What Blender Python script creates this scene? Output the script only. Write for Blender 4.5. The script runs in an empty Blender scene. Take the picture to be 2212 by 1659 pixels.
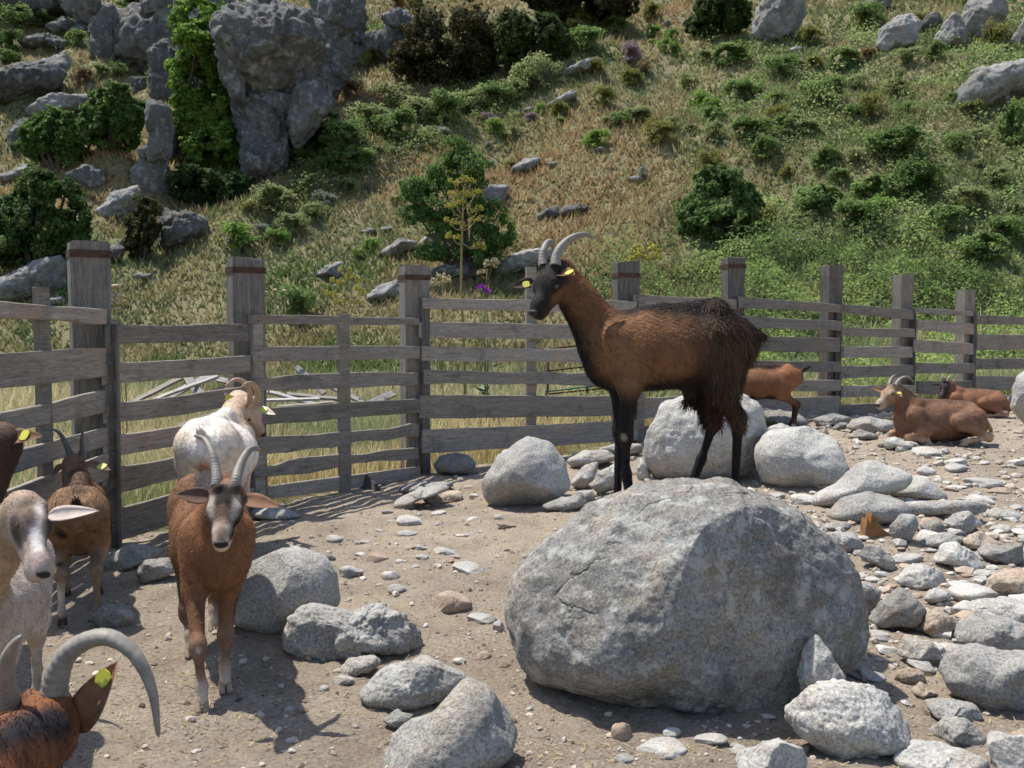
import bpy, math, random
import numpy as np
from mathutils import Vector, Matrix
from mathutils.bvhtree import BVHTree

S = bpy.context.scene
COL = S.collection
# ------------------------------------------------------------------ camera
CAM_H = 1.35
LENS = 35.0
PITCH = math.atan(129.5 / 2150.6)
cam_d = bpy.data.cameras.new('camera')
cam = bpy.data.objects.new('camera', cam_d)
COL.objects.link(cam)
cam.location = (0, 0, CAM_H)
cam.rotation_euler = (math.pi / 2 - PITCH, 0, 0)
cam_d.lens = LENS
cam_d.sensor_width = 36.0
cam_d.clip_start = 0.05
cam_d.clip_end = 1000
cam_d.dof.use_dof = True
cam_d.dof.focus_distance = 4.6
cam_d.dof.aperture_fstop = 9.0
S.camera = cam
# ------------------------------------------------------------------ sky and sun
SUN_EL = math.radians(67)
SUN_H = Vector((-0.82, 0.52, 0)).normalized()          # horizontal direction towards the sun
SUN_DIR = Vector((SUN_H.x * math.cos(SUN_EL), SUN_H.y * math.cos(SUN_EL), math.sin(SUN_EL)))
w = bpy.data.worlds.new('World')
S.world = w
w.use_nodes = True
nt = w.node_tree
nt.nodes.clear()
sky = nt.nodes.new('ShaderNodeTexSky')
sky.sky_type = 'NISHITA'
sky.sun_disc = False
sky.sun_elevation = SUN_EL
sky.sun_rotation = math.atan2(SUN_H.x, SUN_H.y)
bg = nt.nodes.new('ShaderNodeBackground')
bg.inputs['Strength'].default_value = 0.15
wo = nt.nodes.new('ShaderNodeOutputWorld')
nt.links.new(sky.outputs[0], bg.inputs[0])
nt.links.new(bg.outputs[0], wo.inputs[0])
sun_d = bpy.data.lights.new('sun', 'SUN')
sun_d.energy = 5.0
sun_d.angle = math.radians(0.55)
sun_d.color = (1.0, 0.95, 0.87)
sun = bpy.data.objects.new('sun', sun_d)
COL.objects.link(sun)
sun.rotation_euler = SUN_DIR.to_track_quat('Z', 'Y').to_euler()
S.view_settings.view_transform = 'Standard'
S.view_settings.look = 'None'
S.view_settings.gamma = 1.0
S.view_settings.exposure = 0.48
S.render.engine = 'CYCLES'
S.cycles.max_bounces = 5
S.cycles.diffuse_bounces = 4
S.cycles.glossy_bounces = 2
S.cycles.transmission_bounces = 3
S.cycles.transparent_max_bounces = 4

# ------------------------------------------------------------------ picture geometry (2212 x 1659 coordinates of the photograph)
FPX, CX, CY = 2150.6, 1106.0, 829.5
FW = np.array((0, math.cos(PITCH), -math.sin(PITCH)))
UP = np.array((0, math.sin(PITCH), math.cos(PITCH)))
EYE = np.array((0, 0, CAM_H))

def ray(px, py):
    return FW + np.array(((px - CX) / FPX, 0, 0)) - UP * ((py - CY) / FPX)

def at(px, py, Y):
    d = ray(px, py)
    return EYE + d * (Y / d[1])

# ------------------------------------------------------------------ noise
def _hash(ix, iy, iz, seed):
    n = (ix.astype(np.uint32) * np.uint32(374761393) + iy.astype(np.uint32) * np.uint32(668265263)
         + iz.astype(np.uint32) * np.uint32(2246822519) + np.uint32((seed * 3266489917) & 0xffffffff))
    n = (n ^ (n >> np.uint32(13))) * np.uint32(1274126177)
    n = (n ^ (n >> np.uint32(16))) * np.uint32(2654435761)
    n = n ^ (n >> np.uint32(15))
    return n.astype(np.float64) / 2147483647.5 - 1.0

def vnoise(P, seed=0):
    P = np.asarray(P, dtype=np.float64)
    i = np.floor(P).astype(np.int64)
    f = P - i
    u = f * f * f * (f * (f * 6 - 15) + 10)
    r = 0
    for dx in (0, 1):
        wx = u[:, 0] if dx else 1 - u[:, 0]
        for dy in (0, 1):
            wy = u[:, 1] if dy else 1 - u[:, 1]
            for dz in (0, 1):
                wz = u[:, 2] if dz else 1 - u[:, 2]
                r = r + wx * wy * wz * _hash(i[:, 0] + dx, i[:, 1] + dy, i[:, 2] + dz, seed)
    return r

def fbm(P, seed=0, octv=4, gain=0.5, lac=2.03):
    a, r, P = 1.0, 0, np.asarray(P, dtype=np.float64)
    for k in range(octv):
        r = r + a * vnoise(P, seed + k * 17)
        P = P * lac + 3.7
        a *= gain
    return r

def ridged(P, seed=0, octv=4, gain=0.5, lac=2.1):
    a, r, P = 1.0, 0, np.asarray(P, dtype=np.float64)
    for k in range(octv):
        r = r + a * (1 - 2 * np.abs(vnoise(P, seed + k * 31)))
        P = P * lac + 1.3
        a *= gain
    return r

def cells(P, seed=0):
    """random value of the nearest jittered cell: blocks with sharp joints"""
    P = np.asarray(P, float)
    i0 = np.floor(P).astype(np.int64)
    best = np.full(len(P), 9.0); val = np.zeros(len(P)); second = np.full(len(P), 9.0)
    for dx in (-1, 0, 1):
        for dy in (-1, 0, 1):
            for dz in (-1, 0, 1):
                c = i0 + np.array((dx, dy, dz))
                j = np.stack([_hash(c[:, 0], c[:, 1], c[:, 2], seed + k) for k in (1, 2, 3)], -1) * .42 + .5
                d = ((c + j - P) ** 2).sum(1)
                cl = d < best
                second = np.where(cl, best, np.minimum(second, d))
                val = np.where(cl, _hash(c[:, 0], c[:, 1], c[:, 2], seed + 9), val)
                best = np.where(cl, d, best)
    edge = np.clip((np.sqrt(second) - np.sqrt(best)) / .16, 0, 1)
    return val * edge - (1 - edge) * .9

def sstep(a, b, x):
    t = np.clip((x - a) / (b - a), 0, 1)
    return t * t * (3 - 2 * t)

def v3(x, y, z=0.0):
    x = np.asarray(x, dtype=np.float64)
    return np.stack([x, np.broadcast_to(y, x.shape), np.broadcast_to(z, x.shape)], -1)

# ------------------------------------------------------------------ mesh helpers
def mesh(name, V, faces, mat=None, col=None, smooth=True):
    """V (n,3); faces: list of int arrays (m,3) or (m,4)"""
    if not isinstance(faces, (list, tuple)):
        faces = [faces]
    V = np.asarray(V, dtype=np.float32)
    me = bpy.data.meshes.new(name)
    me.vertices.add(len(V))
    me.vertices.foreach_set('co', V.ravel())
    loops = np.concatenate([np.asarray(f, dtype=np.int32).ravel() for f in faces])
    tot = np.concatenate([np.full(len(f), np.asarray(f).shape[1], dtype=np.int32) for f in faces])
    start = np.concatenate([[0], np.cumsum(tot)[:-1]]).astype(np.int32)
    me.loops.add(len(loops))
    me.loops.foreach_set('vertex_index', loops)
    me.polygons.add(len(tot))
    me.polygons.foreach_set('loop_start', start)
    me.polygons.foreach_set('use_smooth', np.full(len(tot), bool(smooth)))
    me.update(calc_edges=True)
    me.validate()
    if col is not None:
        c = np.ones((len(V), 4), dtype=np.float32)
        c[:, :col.shape[1]] = col
        a = me.attributes.new('Col', 'FLOAT_COLOR', 'POINT')
        a.data.foreach_set('color', c.ravel())
    if mat is not None:
        me.materials.append(mat)
    return me

def link(name, me, parent=None, loc=None):
    o = bpy.data.objects.new(name, me)
    COL.objects.link(o)
    if parent is not None:
        o.parent = parent
    if loc is not None:
        o.location = loc
    return o

def tag(o, label, cat=None, group=None, kind=None):
    if label: o['label'] = label
    if cat: o['category'] = cat
    if group: o['group'] = group
    if kind: o['kind'] = kind
    return o

def empty(name, loc, label, cat, group=None):
    o = bpy.data.objects.new(name, None)
    o.empty_display_size = 0.1
    COL.objects.link(o)
    o.location = loc
    return tag(o, label, cat, group)

def tube(P, R, n=10, cap=True, sec=None, up=None):
    """tapered tube along points P with radii R; sec=(sx, sy) squash; returns V, [quads, tris]"""
    P = np.asarray(P, float)
    m = len(P)
    R = np.broadcast_to(np.asarray(R, float), (m,))
    T = np.gradient(P, axis=0)
    T /= np.linalg.norm(T, axis=1)[:, None] + 1e-12
    ref = np.array(up if up is not None else ((0, 0, 1) if abs(T[0, 2]) < 0.9 else (1, 0, 0)), float)
    V = []
    sx, sy = sec or (1, 1)
    n0 = np.cross(T[0], ref); n0 /= np.linalg.norm(n0)
    for k in range(m):
        n0 = n0 - T[k] * np.dot(n0, T[k]); n0 /= np.linalg.norm(n0) + 1e-12
        b0 = np.cross(T[k], n0)
        a = np.arange(n) * 2 * math.pi / n
        V.append(P[k] + R[k] * (np.cos(a)[:, None] * n0 * sx + np.sin(a)[:, None] * b0 * sy))
    V = np.concatenate(V)
    i = np.arange(m - 1)[:, None] * n
    j = np.arange(n)[None]
    q = np.stack([i + j, i + (j + 1) % n, i + n + (j + 1) % n, i + n + j], -1).reshape(-1, 4)
    F = [q]
    if cap:
        V = np.concatenate([V, P[:1], P[-1:]])
        jj = np.arange(n)
        t = np.concatenate([np.stack([(jj + 1) % n, jj, np.full(n, m * n)], -1),
                            np.stack([(m - 1) * n + jj, (m - 1) * n + (jj + 1) % n, np.full(n, m * n + 1)], -1)])
        F.append(t)
    return V, F

def join(parts):
    """list of (V, [faces], col or None)"""
    Vs, Fq, Ft, Cs, off = [], [], [], [], 0
    for p in parts:
        V, F = p[0], p[1]
        Vs.append(V)
        for f in F:
            f = np.asarray(f) + off
            (Fq if f.shape[1] == 4 else Ft).append(f)
        if len(p) > 2 and p[2] is not None:
            c = np.asarray(p[2], float)
            Cs.append(np.broadcast_to(c, (len(V), 3)) if c.ndim == 1 else c)
        off += len(V)
    F = []
    if Fq: F.append(np.concatenate(Fq))
    if Ft: F.append(np.concatenate(Ft))
    return np.concatenate(Vs), F, (np.concatenate(Cs) if Cs else None)

_ico = {-1: (np.array([(1, 0, 0), (0, 1, 0), (-1, 0, 0), (0, -1, 0), (0, 0, 1), (0, 0, -1)], float), np.array([(0, 1, 4), (1, 2, 4), (2, 3, 4), (3, 0, 4), (1, 0, 5), (2, 1, 5), (3, 2, 5), (0, 3, 5)]))}
def ico(n):
    if n in _ico:
        return _ico[n]
    t = (1 + 5 ** .5) / 2
    V = np.array([(-1, t, 0), (1, t, 0), (-1, -t, 0), (1, -t, 0), (0, -1, t), (0, 1, t), (0, -1, -t), (0, 1, -t),
                  (t, 0, -1), (t, 0, 1), (-t, 0, -1), (-t, 0, 1)], float)
    F = np.array([(0, 11, 5), (0, 5, 1), (0, 1, 7), (0, 7, 10), (0, 10, 11), (1, 5, 9), (5, 11, 4), (11, 10, 2), (10, 7, 6),
                  (7, 1, 8), (3, 9, 4), (3, 4, 2), (3, 2, 6), (3, 6, 8), (3, 8, 9), (4, 9, 5), (2, 4, 11), (6, 2, 10), (8, 6, 7), (9, 8, 1)])
    V /= np.linalg.norm(V, axis=1)[:, None]
    for _ in range(n):
        E = np.sort(np.concatenate([F[:, [0, 1]], F[:, [1, 2]], F[:, [2, 0]]]), axis=1)
        U, inv = np.unique(E, axis=0, return_inverse=True)
        inv = inv.ravel()
        M = V[U].mean(1)
        M /= np.linalg.norm(M, axis=1)[:, None]
        k = len(F)
        a, b, c = inv[:k] + len(V), inv[k:2 * k] + len(V), inv[2 * k:] + len(V)
        F = np.concatenate([np.stack([F[:, 0], a, c], -1), np.stack([F[:, 1], b, a], -1), np.stack([F[:, 2], c, b], -1), np.stack([a, b, c], -1)])
        V = np.concatenate([V, M])
    _ico[n] = (V, F)
    return V, F

# ------------------------------------------------------------------ materials
class NT:
    def __init__(s, name):
        s.m = bpy.data.materials.new(name)
        s.m.use_nodes = True
        s.t = s.m.node_tree
        s.t.nodes.clear()
        s.out = s.n('ShaderNodeOutputMaterial')
        s.b = s.n('ShaderNodeBsdfPrincipled')
        s.l(s.b.outputs[0], s.out.inputs['Surface'])
        s.set(s.b, 'Roughness', 0.85)
        s.set(s.b, 'Specular IOR Level', 0.25)
    def n(s, t, **k):
        x = s.t.nodes.new(t)
        for a, b in k.items():
            setattr(x, a, b)
        return x
    def set(s, node, inp, v):
        node.inputs[inp].default_value = v
    def l(s, a, b):
        s.t.links.new(a, b)
    def coord(s, kind='Object', scale=(1, 1, 1)):
        tc = s.n('ShaderNodeTexCoord')
        mp = s.n('ShaderNodeMapping')
        mp.inputs['Scale'].default_value = scale
        s.l(tc.outputs[kind], mp.inputs[0])
        return mp.outputs[0]
    def noise(s, vec, scale, detail=4, rough=0.55, dist=0.0):
        x = s.n('ShaderNodeTexNoise')
        s.set(x, 'Scale', scale); s.set(x, 'Detail', detail); s.set(x, 'Roughness', rough); s.set(x, 'Distortion', dist)
        s.l(vec, x.inputs['Vector'])
        return x.outputs['Fac']
    def vor(s, vec, scale, feature='F1'):
        x = s.n('ShaderNodeTexVoronoi', feature=feature)
        s.set(x, 'Scale', scale)
        s.l(vec, x.inputs['Vector'])
        return x.outputs['Distance']
    def ramp(s, fac, stops):
        x = s.n('ShaderNodeValToRGB')
        e = x.color_ramp.elements
        while len(e) < len(stops):
            e.new(0.5)
        for k, (p, c) in enumerate(stops):
            e[k].position = p
            e[k].color = tuple(c) + (1,) if len(c) == 3 else c
        s.l(fac, x.inputs[0])
        return x.outputs[0]
    def mix(s, fac, a, b, mode='MIX'):
        x = s.n('ShaderNodeMix', data_type='RGBA', blend_type=mode)
        for sock, v in ((x.inputs[0], fac), (x.inputs[6], a), (x.inputs[7], b)):
            if hasattr(v, 'links'):
                s.l(v, sock)
            elif isinstance(v, (int, float)):
                sock.default_value = v
            else:
                sock.default_value = tuple(v) + (1,)
        return x.outputs[2]
    def math(s, op, a, b=0.0):
        x = s.n('ShaderNodeMath', operation=op)
        for sock, v in ((x.inputs[0], a), (x.inputs[1], b)):
            if hasattr(v, 'links'):
                s.l(v, sock)
            else:
                sock.default_value = v
        return x.outputs[0]
    def bump(s, h, strength=0.5, dist=0.02, prev=None):
        x = s.n('ShaderNodeBump')
        s.set(x, 'Strength', strength); s.set(x, 'Distance', dist)
        s.l(h, x.inputs['Height'])
        if prev is not None:
            s.l(prev, x.inputs['Normal'])
        return x.outputs[0]
    def base(s, c):
        if hasattr(c, 'links'):
            s.l(c, s.b.inputs['Base Color'])
        else:
            s.b.inputs['Base Color'].default_value = tuple(c) + (1,)
    def attr(s, name='Col'):
        x = s.n('ShaderNodeAttribute', attribute_name=name)
        return x.outputs['Color']
    def rand(s):
        return s.n('ShaderNodeObjectInfo').outputs['Random']

def g(v, t=(1, 1, 1)):
    return tuple(v * k for k in t)

def rock_mat(name, lo, hi, warm, lichen=0.5, dark=0.5, coordk='Object', sc=1.0, crack=0.0, bd=None):
    m = NT(name)
    v = m.coord(coordk)
    r = m.rand()
    off = m.n('ShaderNodeVectorMath', operation='ADD')
    cmb = m.n('ShaderNodeCombineXYZ')
    m.l(m.math('MULTIPLY', r, 37.0), cmb.inputs[0]); m.l(m.math('MULTIPLY', r, 11.0), cmb.inputs[1])
    m.l(v, off.inputs[0]); m.l(cmb.outputs[0], off.inputs[1])
    v = off.outputs[0]
    big = m.noise(v, 2.2 * sc, 5, 0.6)
    c = m.ramp(big, [(0.30, lo), (0.68, hi)])
    c = m.mix(m.math('MULTIPLY', m.ramp(m.noise(v, 4.2 * sc, 4, 0.6, 0.6), [(0.5, (0, 0, 0)), (0.68, (1, 1, 1))]), 0.55), c, warm)
    # granite grain
    gr = m.noise(v, 95 * sc, 3, 0.7)
    c = m.mix(m.ramp(gr, [(0.36, (1, 1, 1)), (0.47, (0, 0, 0))]), c, g(0.10), 'MIX') if dark > 1 else m.mix(0.75, c, m.ramp(gr, [(0.30, g(0.22)), (0.49, g(0.82)), (0.66, g(1.35))]), 'MULTIPLY')
    # lichen: pale patches and dark crusts
    li = m.ramp(m.noise(v, 11 * sc, 6, 0.72), [(0.53, (0, 0, 0)), (0.61, (1, 1, 1))])
    c = m.mix(m.math('MULTIPLY', li, lichen), c, (0.45, 0.455, 0.42))
    dk = m.ramp(m.noise(v, 6.5 * sc, 6, 0.75, 0.4), [(0.52, (0, 0, 0)), (0.66, (1, 1, 1))])
    c = m.mix(m.math('MULTIPLY', dk, dark), c, (0.085, 0.082, 0.075))
    pv = m.n('ShaderNodeHueSaturation')
    m.set(pv, 'Saturation', 1.0)
    m.l(c, pv.inputs['Color'])
    m.l(m.math('ADD', m.math('MULTIPLY', r, 0.34), 0.84), pv.inputs['Value'])
    m.base(pv.outputs[0])
    h1 = m.noise(v, 9 * sc, 8, 0.68)
    if crack:
        wob = m.n('ShaderNodeVectorMath', operation='MULTIPLY_ADD')
        nz_ = m.n('ShaderNodeTexNoise'); m.set(nz_, 'Scale', 4.0); m.set(nz_, 'Detail', 5); m.l(v, nz_.inputs['Vector'])
        m.l(nz_.outputs['Color'], wob.inputs[0]); wob.inputs[1].default_value = (.5, .5, .5); m.l(v, wob.inputs[2])
        ed = m.vor(wob.outputs[0], 2.1, 'DISTANCE_TO_EDGE')
        part = m.ramp(m.noise(v, 2.4, 3), [(0.50, (0, 0, 0)), (0.56, (1, 1, 1))])
        h1 = m.math('SUBTRACT', h1, m.math('MULTIPLY', m.math('MULTIPLY', m.ramp(ed, [(0.0, (1, 1, 1)), (0.03, (0, 0, 0))]), part), crack))
    h2 = m.noise(v, 60 * sc, 4, 0.7)
    n1 = m.bump(h1, 0.6, 0.045 / sc if bd is None else bd)
    n2 = m.bump(h2, 0.6, 0.008 / sc if bd is None else bd * .2, n1)
    m.l(n2, m.b.inputs['Normal'])
    m.set(m.b, 'Roughness', 0.9)
    return m.m

M = {}
M['granite'] = rock_mat('granite', g(0.20, (1, .965, .89)), g(0.36, (1, .965, .89)), (0.36, 0.30, 0.23), 0.35, 0.35)
M['pale_granite'] = rock_mat('pale_granite', g(0.28, (1, .96, .885)), g(0.46, (1, .965, .89)), (0.42, 0.36, 0.29), 0.4, 0.18)
M['boulder'] = rock_mat('boulder_granite', g(0.15, (1, .96, .88)), g(0.31, (1, .96, .885)), (0.30, 0.235, 0.165), 0.5, 0.7, crack=.55)
M['brown_stone'] = rock_mat('brown_stone', (0.28, 0.22, 0.17), (0.44, 0.36, 0.28), (0.36, 0.25, 0.17), 0.2, 0.2)
M['loose_pale'] = rock_mat('loose_pale_stone', g(0.34, (1, .95, .87)), g(0.54, (1, .96, .885)), (0.44, 0.36, 0.28), 0.3, 0.2, sc=.13, bd=.018)
M['loose_grey'] = rock_mat('loose_grey_stone', g(0.22, (1, .96, .89)), g(0.38, (1, .96, .89)), (0.32, 0.26, 0.20), 0.3, 0.3, sc=.13, bd=.018)
M['loose_brown'] = rock_mat('loose_brown_stone', (0.30, 0.225, 0.165), (0.47, 0.37, 0.28), (0.38, 0.26, 0.18), 0.2, 0.2, sc=.13, bd=.018)
M['cliff'] = rock_mat('cliff_rock', g(0.055, (1, .99, .96)), g(0.17, (1, .985, .95)), (0.13, 0.105, 0.08), 0.32, 0.85, sc=0.30)
M['cliff_pale'] = rock_mat('cliff_pale', g(0.13, (1, .985, .94)), g(0.33, (1, .98, .93)), (0.23, 0.19, 0.145), 0.4, 0.65, sc=0.5)

def attr_mat(name, rough=0.8, transl=0.0, spec=0.2, sheen=0.0, bump=0.0, vary=0.0):
    m = NT(name)
    c = m.attr()
    if vary:
        c = m.mix(vary, c, m.ramp(m.noise(m.coord('Object'), 28, 4, 0.65), [(0.3, g(0.35)), (0.7, g(1.5))]), 'MULTIPLY')
    m.base(c)
    m.set(m.b, 'Roughness', rough); m.set(m.b, 'Specular IOR Level', spec)
    if bump:
        m.l(m.bump(m.noise(m.coord('Object'), 60, 5, 0.7), bump, 0.006), m.b.inputs['Normal'])
    if transl:
        tr = m.n('ShaderNodeBsdfTranslucent')
        m.l(c, tr.inputs[0])
        mx = m.n('ShaderNodeMixShader')
        mx.inputs[0].default_value = transl
        m.l(m.b.outputs[0], mx.inputs[1]); m.l(tr.outputs[0], mx.inputs[2])
        m.l(mx.outputs[0], m.out.inputs['Surface'])
    return m.m
M['leaf'] = attr_mat('leaf', 0.65, 0.48, 0.12)
M['grass'] = attr_mat('grass_blade', 0.7, 0.42, 0.2)
M['coat'] = attr_mat('goat_coat', 0.75, 0.0, 0.15, bump=0.5, vary=0.35)
M['hair'] = attr_mat('goat_hair', 0.62, 0.0, 0.08)
M['gravel'] = attr_mat('gravel_stone', 0.9, 0.0, 0.15, vary=0.4)

def wood_mat(name, a, b, warm, rot=False):
    m = NT(name)
    r = m.rand()
    v = m.coord('Object', (1.0, 14, 14) if not rot else (14, 14, 1.0))
    off = m.n('ShaderNodeVectorMath', operation='ADD')
    cmb = m.n('ShaderNodeCombineXYZ')
    for k in range(3):
        m.l(m.math('MULTIPLY', r, (53.0, 29.0, 71.0)[k]), cmb.inputs[k])
    m.l(v, off.inputs[0]); m.l(cmb.outputs[0], off.inputs[1])
    v = off.outputs[0]
    grain = m.noise(v, 3.2, 8, 0.68, 0.9)
    c = m.ramp(grain, [(0.25, a), (0.75, b)])
    fine = m.noise(v, 16, 4, 0.7)
    c = m.mix(0.7, c, m.ramp(fine, [(0.33, g(0.45)), (0.6, g(1.15))]), 'MULTIPLY')
    v2 = m.coord('Object', (1.6, 1.6, 1.6))
    off2 = m.n('ShaderNodeVectorMath', operation='ADD')
    m.l(v2, off2.inputs[0]); m.l(cmb.outputs[0], off2.inputs[1])
    st = m.ramp(m.noise(off2.outputs[0], 1.5, 5, 0.65, 0.5), [(0.55, (0, 0, 0)), (0.72, (1, 1, 1))])
    c = m.mix(m.math('MULTIPLY', st, 0.55), c, warm)
    dk = m.ramp(m.noise(off2.outputs[0], 2.6, 6, 0.7, 0.3), [(0.54, (0, 0, 0)), (0.70, (1, 1, 1))])
    c = m.mix(m.math('MULTIPLY', dk, 0.55), c, g(0.055, (1, .9, .8)))
    hs = m.n('ShaderNodeHueSaturation')
    m.l(c, hs.inputs['Color'])
    m.l(m.math('ADD', m.math('MULTIPLY', r, 0.65), 0.68), hs.inputs['Value'])
    m.base(hs.outputs[0])
    m.l(m.bump(fine, 0.5, 0.006, m.bump(grain, 0.6, 0.012)), m.b.inputs['Normal'])
    return m.m
M['board'] = wood_mat('weathered_board', g(0.15, (1, .87, .72)), g(0.36, (1, .89, .75)), (0.33, 0.205, 0.11))
M['sleeper'] = wood_mat('sleeper_wood', g(0.075, (1, .86, .72)), g(0.27, (1, .90, .78)), (0.20, 0.125, 0.075), True)
M['dark_wood'] = wood_mat('dark_wood', g(0.05, (1, .9, .8)), g(0.14, (1, .9, .8)), (0.10, 0.07, 0.05), True)
M['grey_plank'] = wood_mat('bleached_plank', g(0.20, (1, .95, .88)), g(0.45, (1, .95, .89)), (0.30, 0.24, 0.18))

def plain(name, c, rough=0.6, spec=0.3, metal=0.0, nscale=40, var=0.35, bump=0.0):
    m = NT(name)
    n = m.noise(m.coord('Object'), nscale, 4, 0.65)
    m.base(m.mix(1.0, m.ramp(n, [(0.3, g(1 - var)), (0.7, g(1 + var * .5))]), c, 'MULTIPLY'))
    m.set(m.b, 'Roughness', rough); m.set(m.b, 'Specular IOR Level', spec); m.set(m.b, 'Metallic', metal)
    if bump:
        m.l(m.bump(n, bump, 0.004), m.b.inputs['Normal'])
    return m.m
M['rust'] = plain('rusty_iron', (0.075, 0.042, 0.03), 0.85, 0.2, 0, 30, 0.5, 0.4)
M['green_paint'] = plain('green_paint', (0.03, 0.14, 0.11), 0.6, 0.3, 0, 30, 0.4)
M['horn_grey'] = plain('grey_horn', (0.235, 0.212, 0.18), 0.55, 0.3, 0, 35, 0.3, 0.3)
M['horn_dark'] = plain('dark_horn', (0.085, 0.08, 0.075), 0.45, 0.4, 0, 35, 0.3, 0.3)
M['horn_tan'] = plain('tan_horn', (0.34, 0.235, 0.155), 0.5, 0.4, 0, 35, 0.3, 0.3)
M['hoof_dark'] = plain('dark_hoof', (0.03, 0.027, 0.025), 0.5, 0.4, 0, 40, 0.4)
M['hoof_pale'] = plain('pale_hoof', (0.33, 0.25, 0.18), 0.6, 0.3, 0, 40, 0.4)
M['eye'] = plain('eye_amber', (0.055, 0.032, 0.012), 0.12, 0.5, 0, 40, 0.2)
M['pupil'] = plain('pupil', (0.006, 0.006, 0.006), 0.1, 0.6, 0, 10, 0.1)
M['nose'] = plain('nose_skin', (0.032, 0.024, 0.022), 0.6, 0.2, 0, 60, 0.3)
M['tag_yellow'] = plain('yellow_plastic', (0.50, 0.50, 0.06), 0.5, 0.3, 0, 20, 0.1)
M['bark'] = plain('bark', (0.10, 0.08, 0.062), 0.9, 0.15, 0, 25, 0.6, 0.6)
M['stem'] = plain('dry_stem', (0.27, 0.22, 0.09), 0.7, 0.2, 0, 25, 0.3)
M['green_stem'] = plain('green_stem', (0.12, 0.17, 0.08), 0.7, 0.2, 0, 25, 0.3)
M['umbel'] = plain('yellow_umbel', (0.36, 0.34, 0.045), 0.7, 0.2, 0, 60, 0.35)
M['dry_umbel'] = plain('dry_umbel', (0.45, 0.37, 0.22), 0.7, 0.2, 0, 60, 0.35)
M['thistle'] = plain('purple_flower', (0.36, 0.055, 0.42), 0.6, 0.2, 0, 60, 0.3)
M['broken_wood'] = plain('orange_wood', (0.30, 0.155, 0.065), 0.8, 0.2, 0, 14, 0.5, 0.6)
M['dropping'] = plain('dung', (0.055, 0.043, 0.035), 0.9, 0.1, 0, 40, 0.4)
# ------------------------------------------------------------------ terrain
FX = np.array([-2.66, -2.62, -1.95, -0.83, 1.12, 2.44, 3.70, 4.83, 6.02, 7.6, 12, 40])
FY = np.array([4.0, 5.85, 7.18, 8.83, 9.98, 10.95, 11.45, 12.3, 13.2, 14.3, 17, 30])

def fence_y(x):
    return np.interp(x, FX, FY)

def in_pen(x, y):
    return (y < fence_y(x) + 0.02) & (x > -2.66)

def H(x, y, detail=True):
    """ground height at arrays x, y"""
    x = np.asarray(x, float); y = np.asarray(y, float)
    shp = x.shape
    x = x.ravel(); y = y.ravel()
    z = 0.29 * sstep(-1.2, 3.6, x) * sstep(4.2, 9.4, y) - 0.05 * sstep(-2.4, -3.6, x)
    pen = in_pen(x, y)
    P = v3(x, y)
    z = z + 0.025 * fbm(P * 1.1, 3, 3)
    if detail:
        z = z + np.where(pen & (np.hypot(x, y) < 16), 0.012 * fbm(P * 6.0, 5, 3) + 0.006 * fbm(P * 24, 8, 2), 0)
    # field behind the fence dips a little, then the hill climbs
    out = np.where(pen, 0, 1)
    z = z - 0.10 * out * sstep(0, 2.5, y - fence_y(x))
    s = y - 16.5 + 0.17 * x
    rise = np.where(s > 6, s - 3, np.clip(s, 0, None) ** 2 / 12)
    hill = 0.56 * rise
    amp = np.clip(s / 14, 0, 1)
    hill = hill + amp * (0.9 * fbm(P * 0.10, 21, 3) + 0.28 * fbm(P * 0.45, 23, 3) + 0.07 * fbm(P * 1.7, 29, 2))
    # craggier ground to the left
    lf = sstep(-5, -12, x + 0.12 * (y - 20)) * amp
    hill = hill + lf * 0.8 * ridged(P * 0.22, 41, 3)
    return (z + hill).reshape(shp)

# ground sheet: polar grid round the camera, out past the hill
ang = np.concatenate([np.linspace(-180, -44, 34, endpoint=False), np.linspace(-44, 44, 330, endpoint=False), np.linspace(44, 180, 35)])
rad = np.concatenate([[0.02, 0.3, 0.6, 0.9], 1.2 * (150 / 1.2) ** np.linspace(0, 1, 380)])
A_, R_ = np.meshgrid(np.radians(ang), rad)
gx, gy = R_ * np.sin(A_), R_ * np.cos(A_)
gz = H(gx, gy)

_AG = np.radians(ang); _LR = np.log(rad)
def Hg(x, y):
    """height read back from the ground sheet itself"""
    x = np.asarray(x, float); y = np.asarray(y, float)
    a = np.clip(np.arctan2(x, y), _AG[0], _AG[-1] - 1e-6)
    r = np.clip(np.log(np.maximum(np.hypot(x, y), .021)), _LR[0], _LR[-1] - 1e-6)
    j = np.clip(np.searchsorted(_AG, a, side='right') - 1, 0, len(_AG) - 2)
    i = np.clip(np.searchsorted(_LR, r, side='right') - 1, 0, len(_LR) - 2)
    u = (a - _AG[j]) / (_AG[j + 1] - _AG[j]); v = (r - _LR[i]) / (_LR[i + 1] - _LR[i])
    return gz[i, j] * (1 - u) * (1 - v) + gz[i, j + 1] * u * (1 - v) + gz[i + 1, j] * (1 - u) * v + gz[i + 1, j + 1] * u * v

def H1(x, y):
    return float(Hg(np.array([x]), np.array([y]))[0])

def ground(px, py):
    """where the line of sight through a picture point meets the ground"""
    d = ray(px, py); d = d / d[1]
    t = 1.0 * (130.0) ** (np.linspace(0, 1, 1500))
    P = EYE + t[:, None] * d
    below = P[:, 2] < Hg(P[:, 0], P[:, 1])
    k = int(np.argmax(below)) if below.any() else len(t) - 1
    a, b = t[max(k - 1, 0)], t[k]
    for _ in range(12):
        c = (a + b) / 2
        p = EYE + c * d
        if p[2] < H1(p[0], p[1]): b = c
        else: a = c
    p = EYE + b * d
    p[2] = H1(p[0], p[1])
    return p

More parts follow.
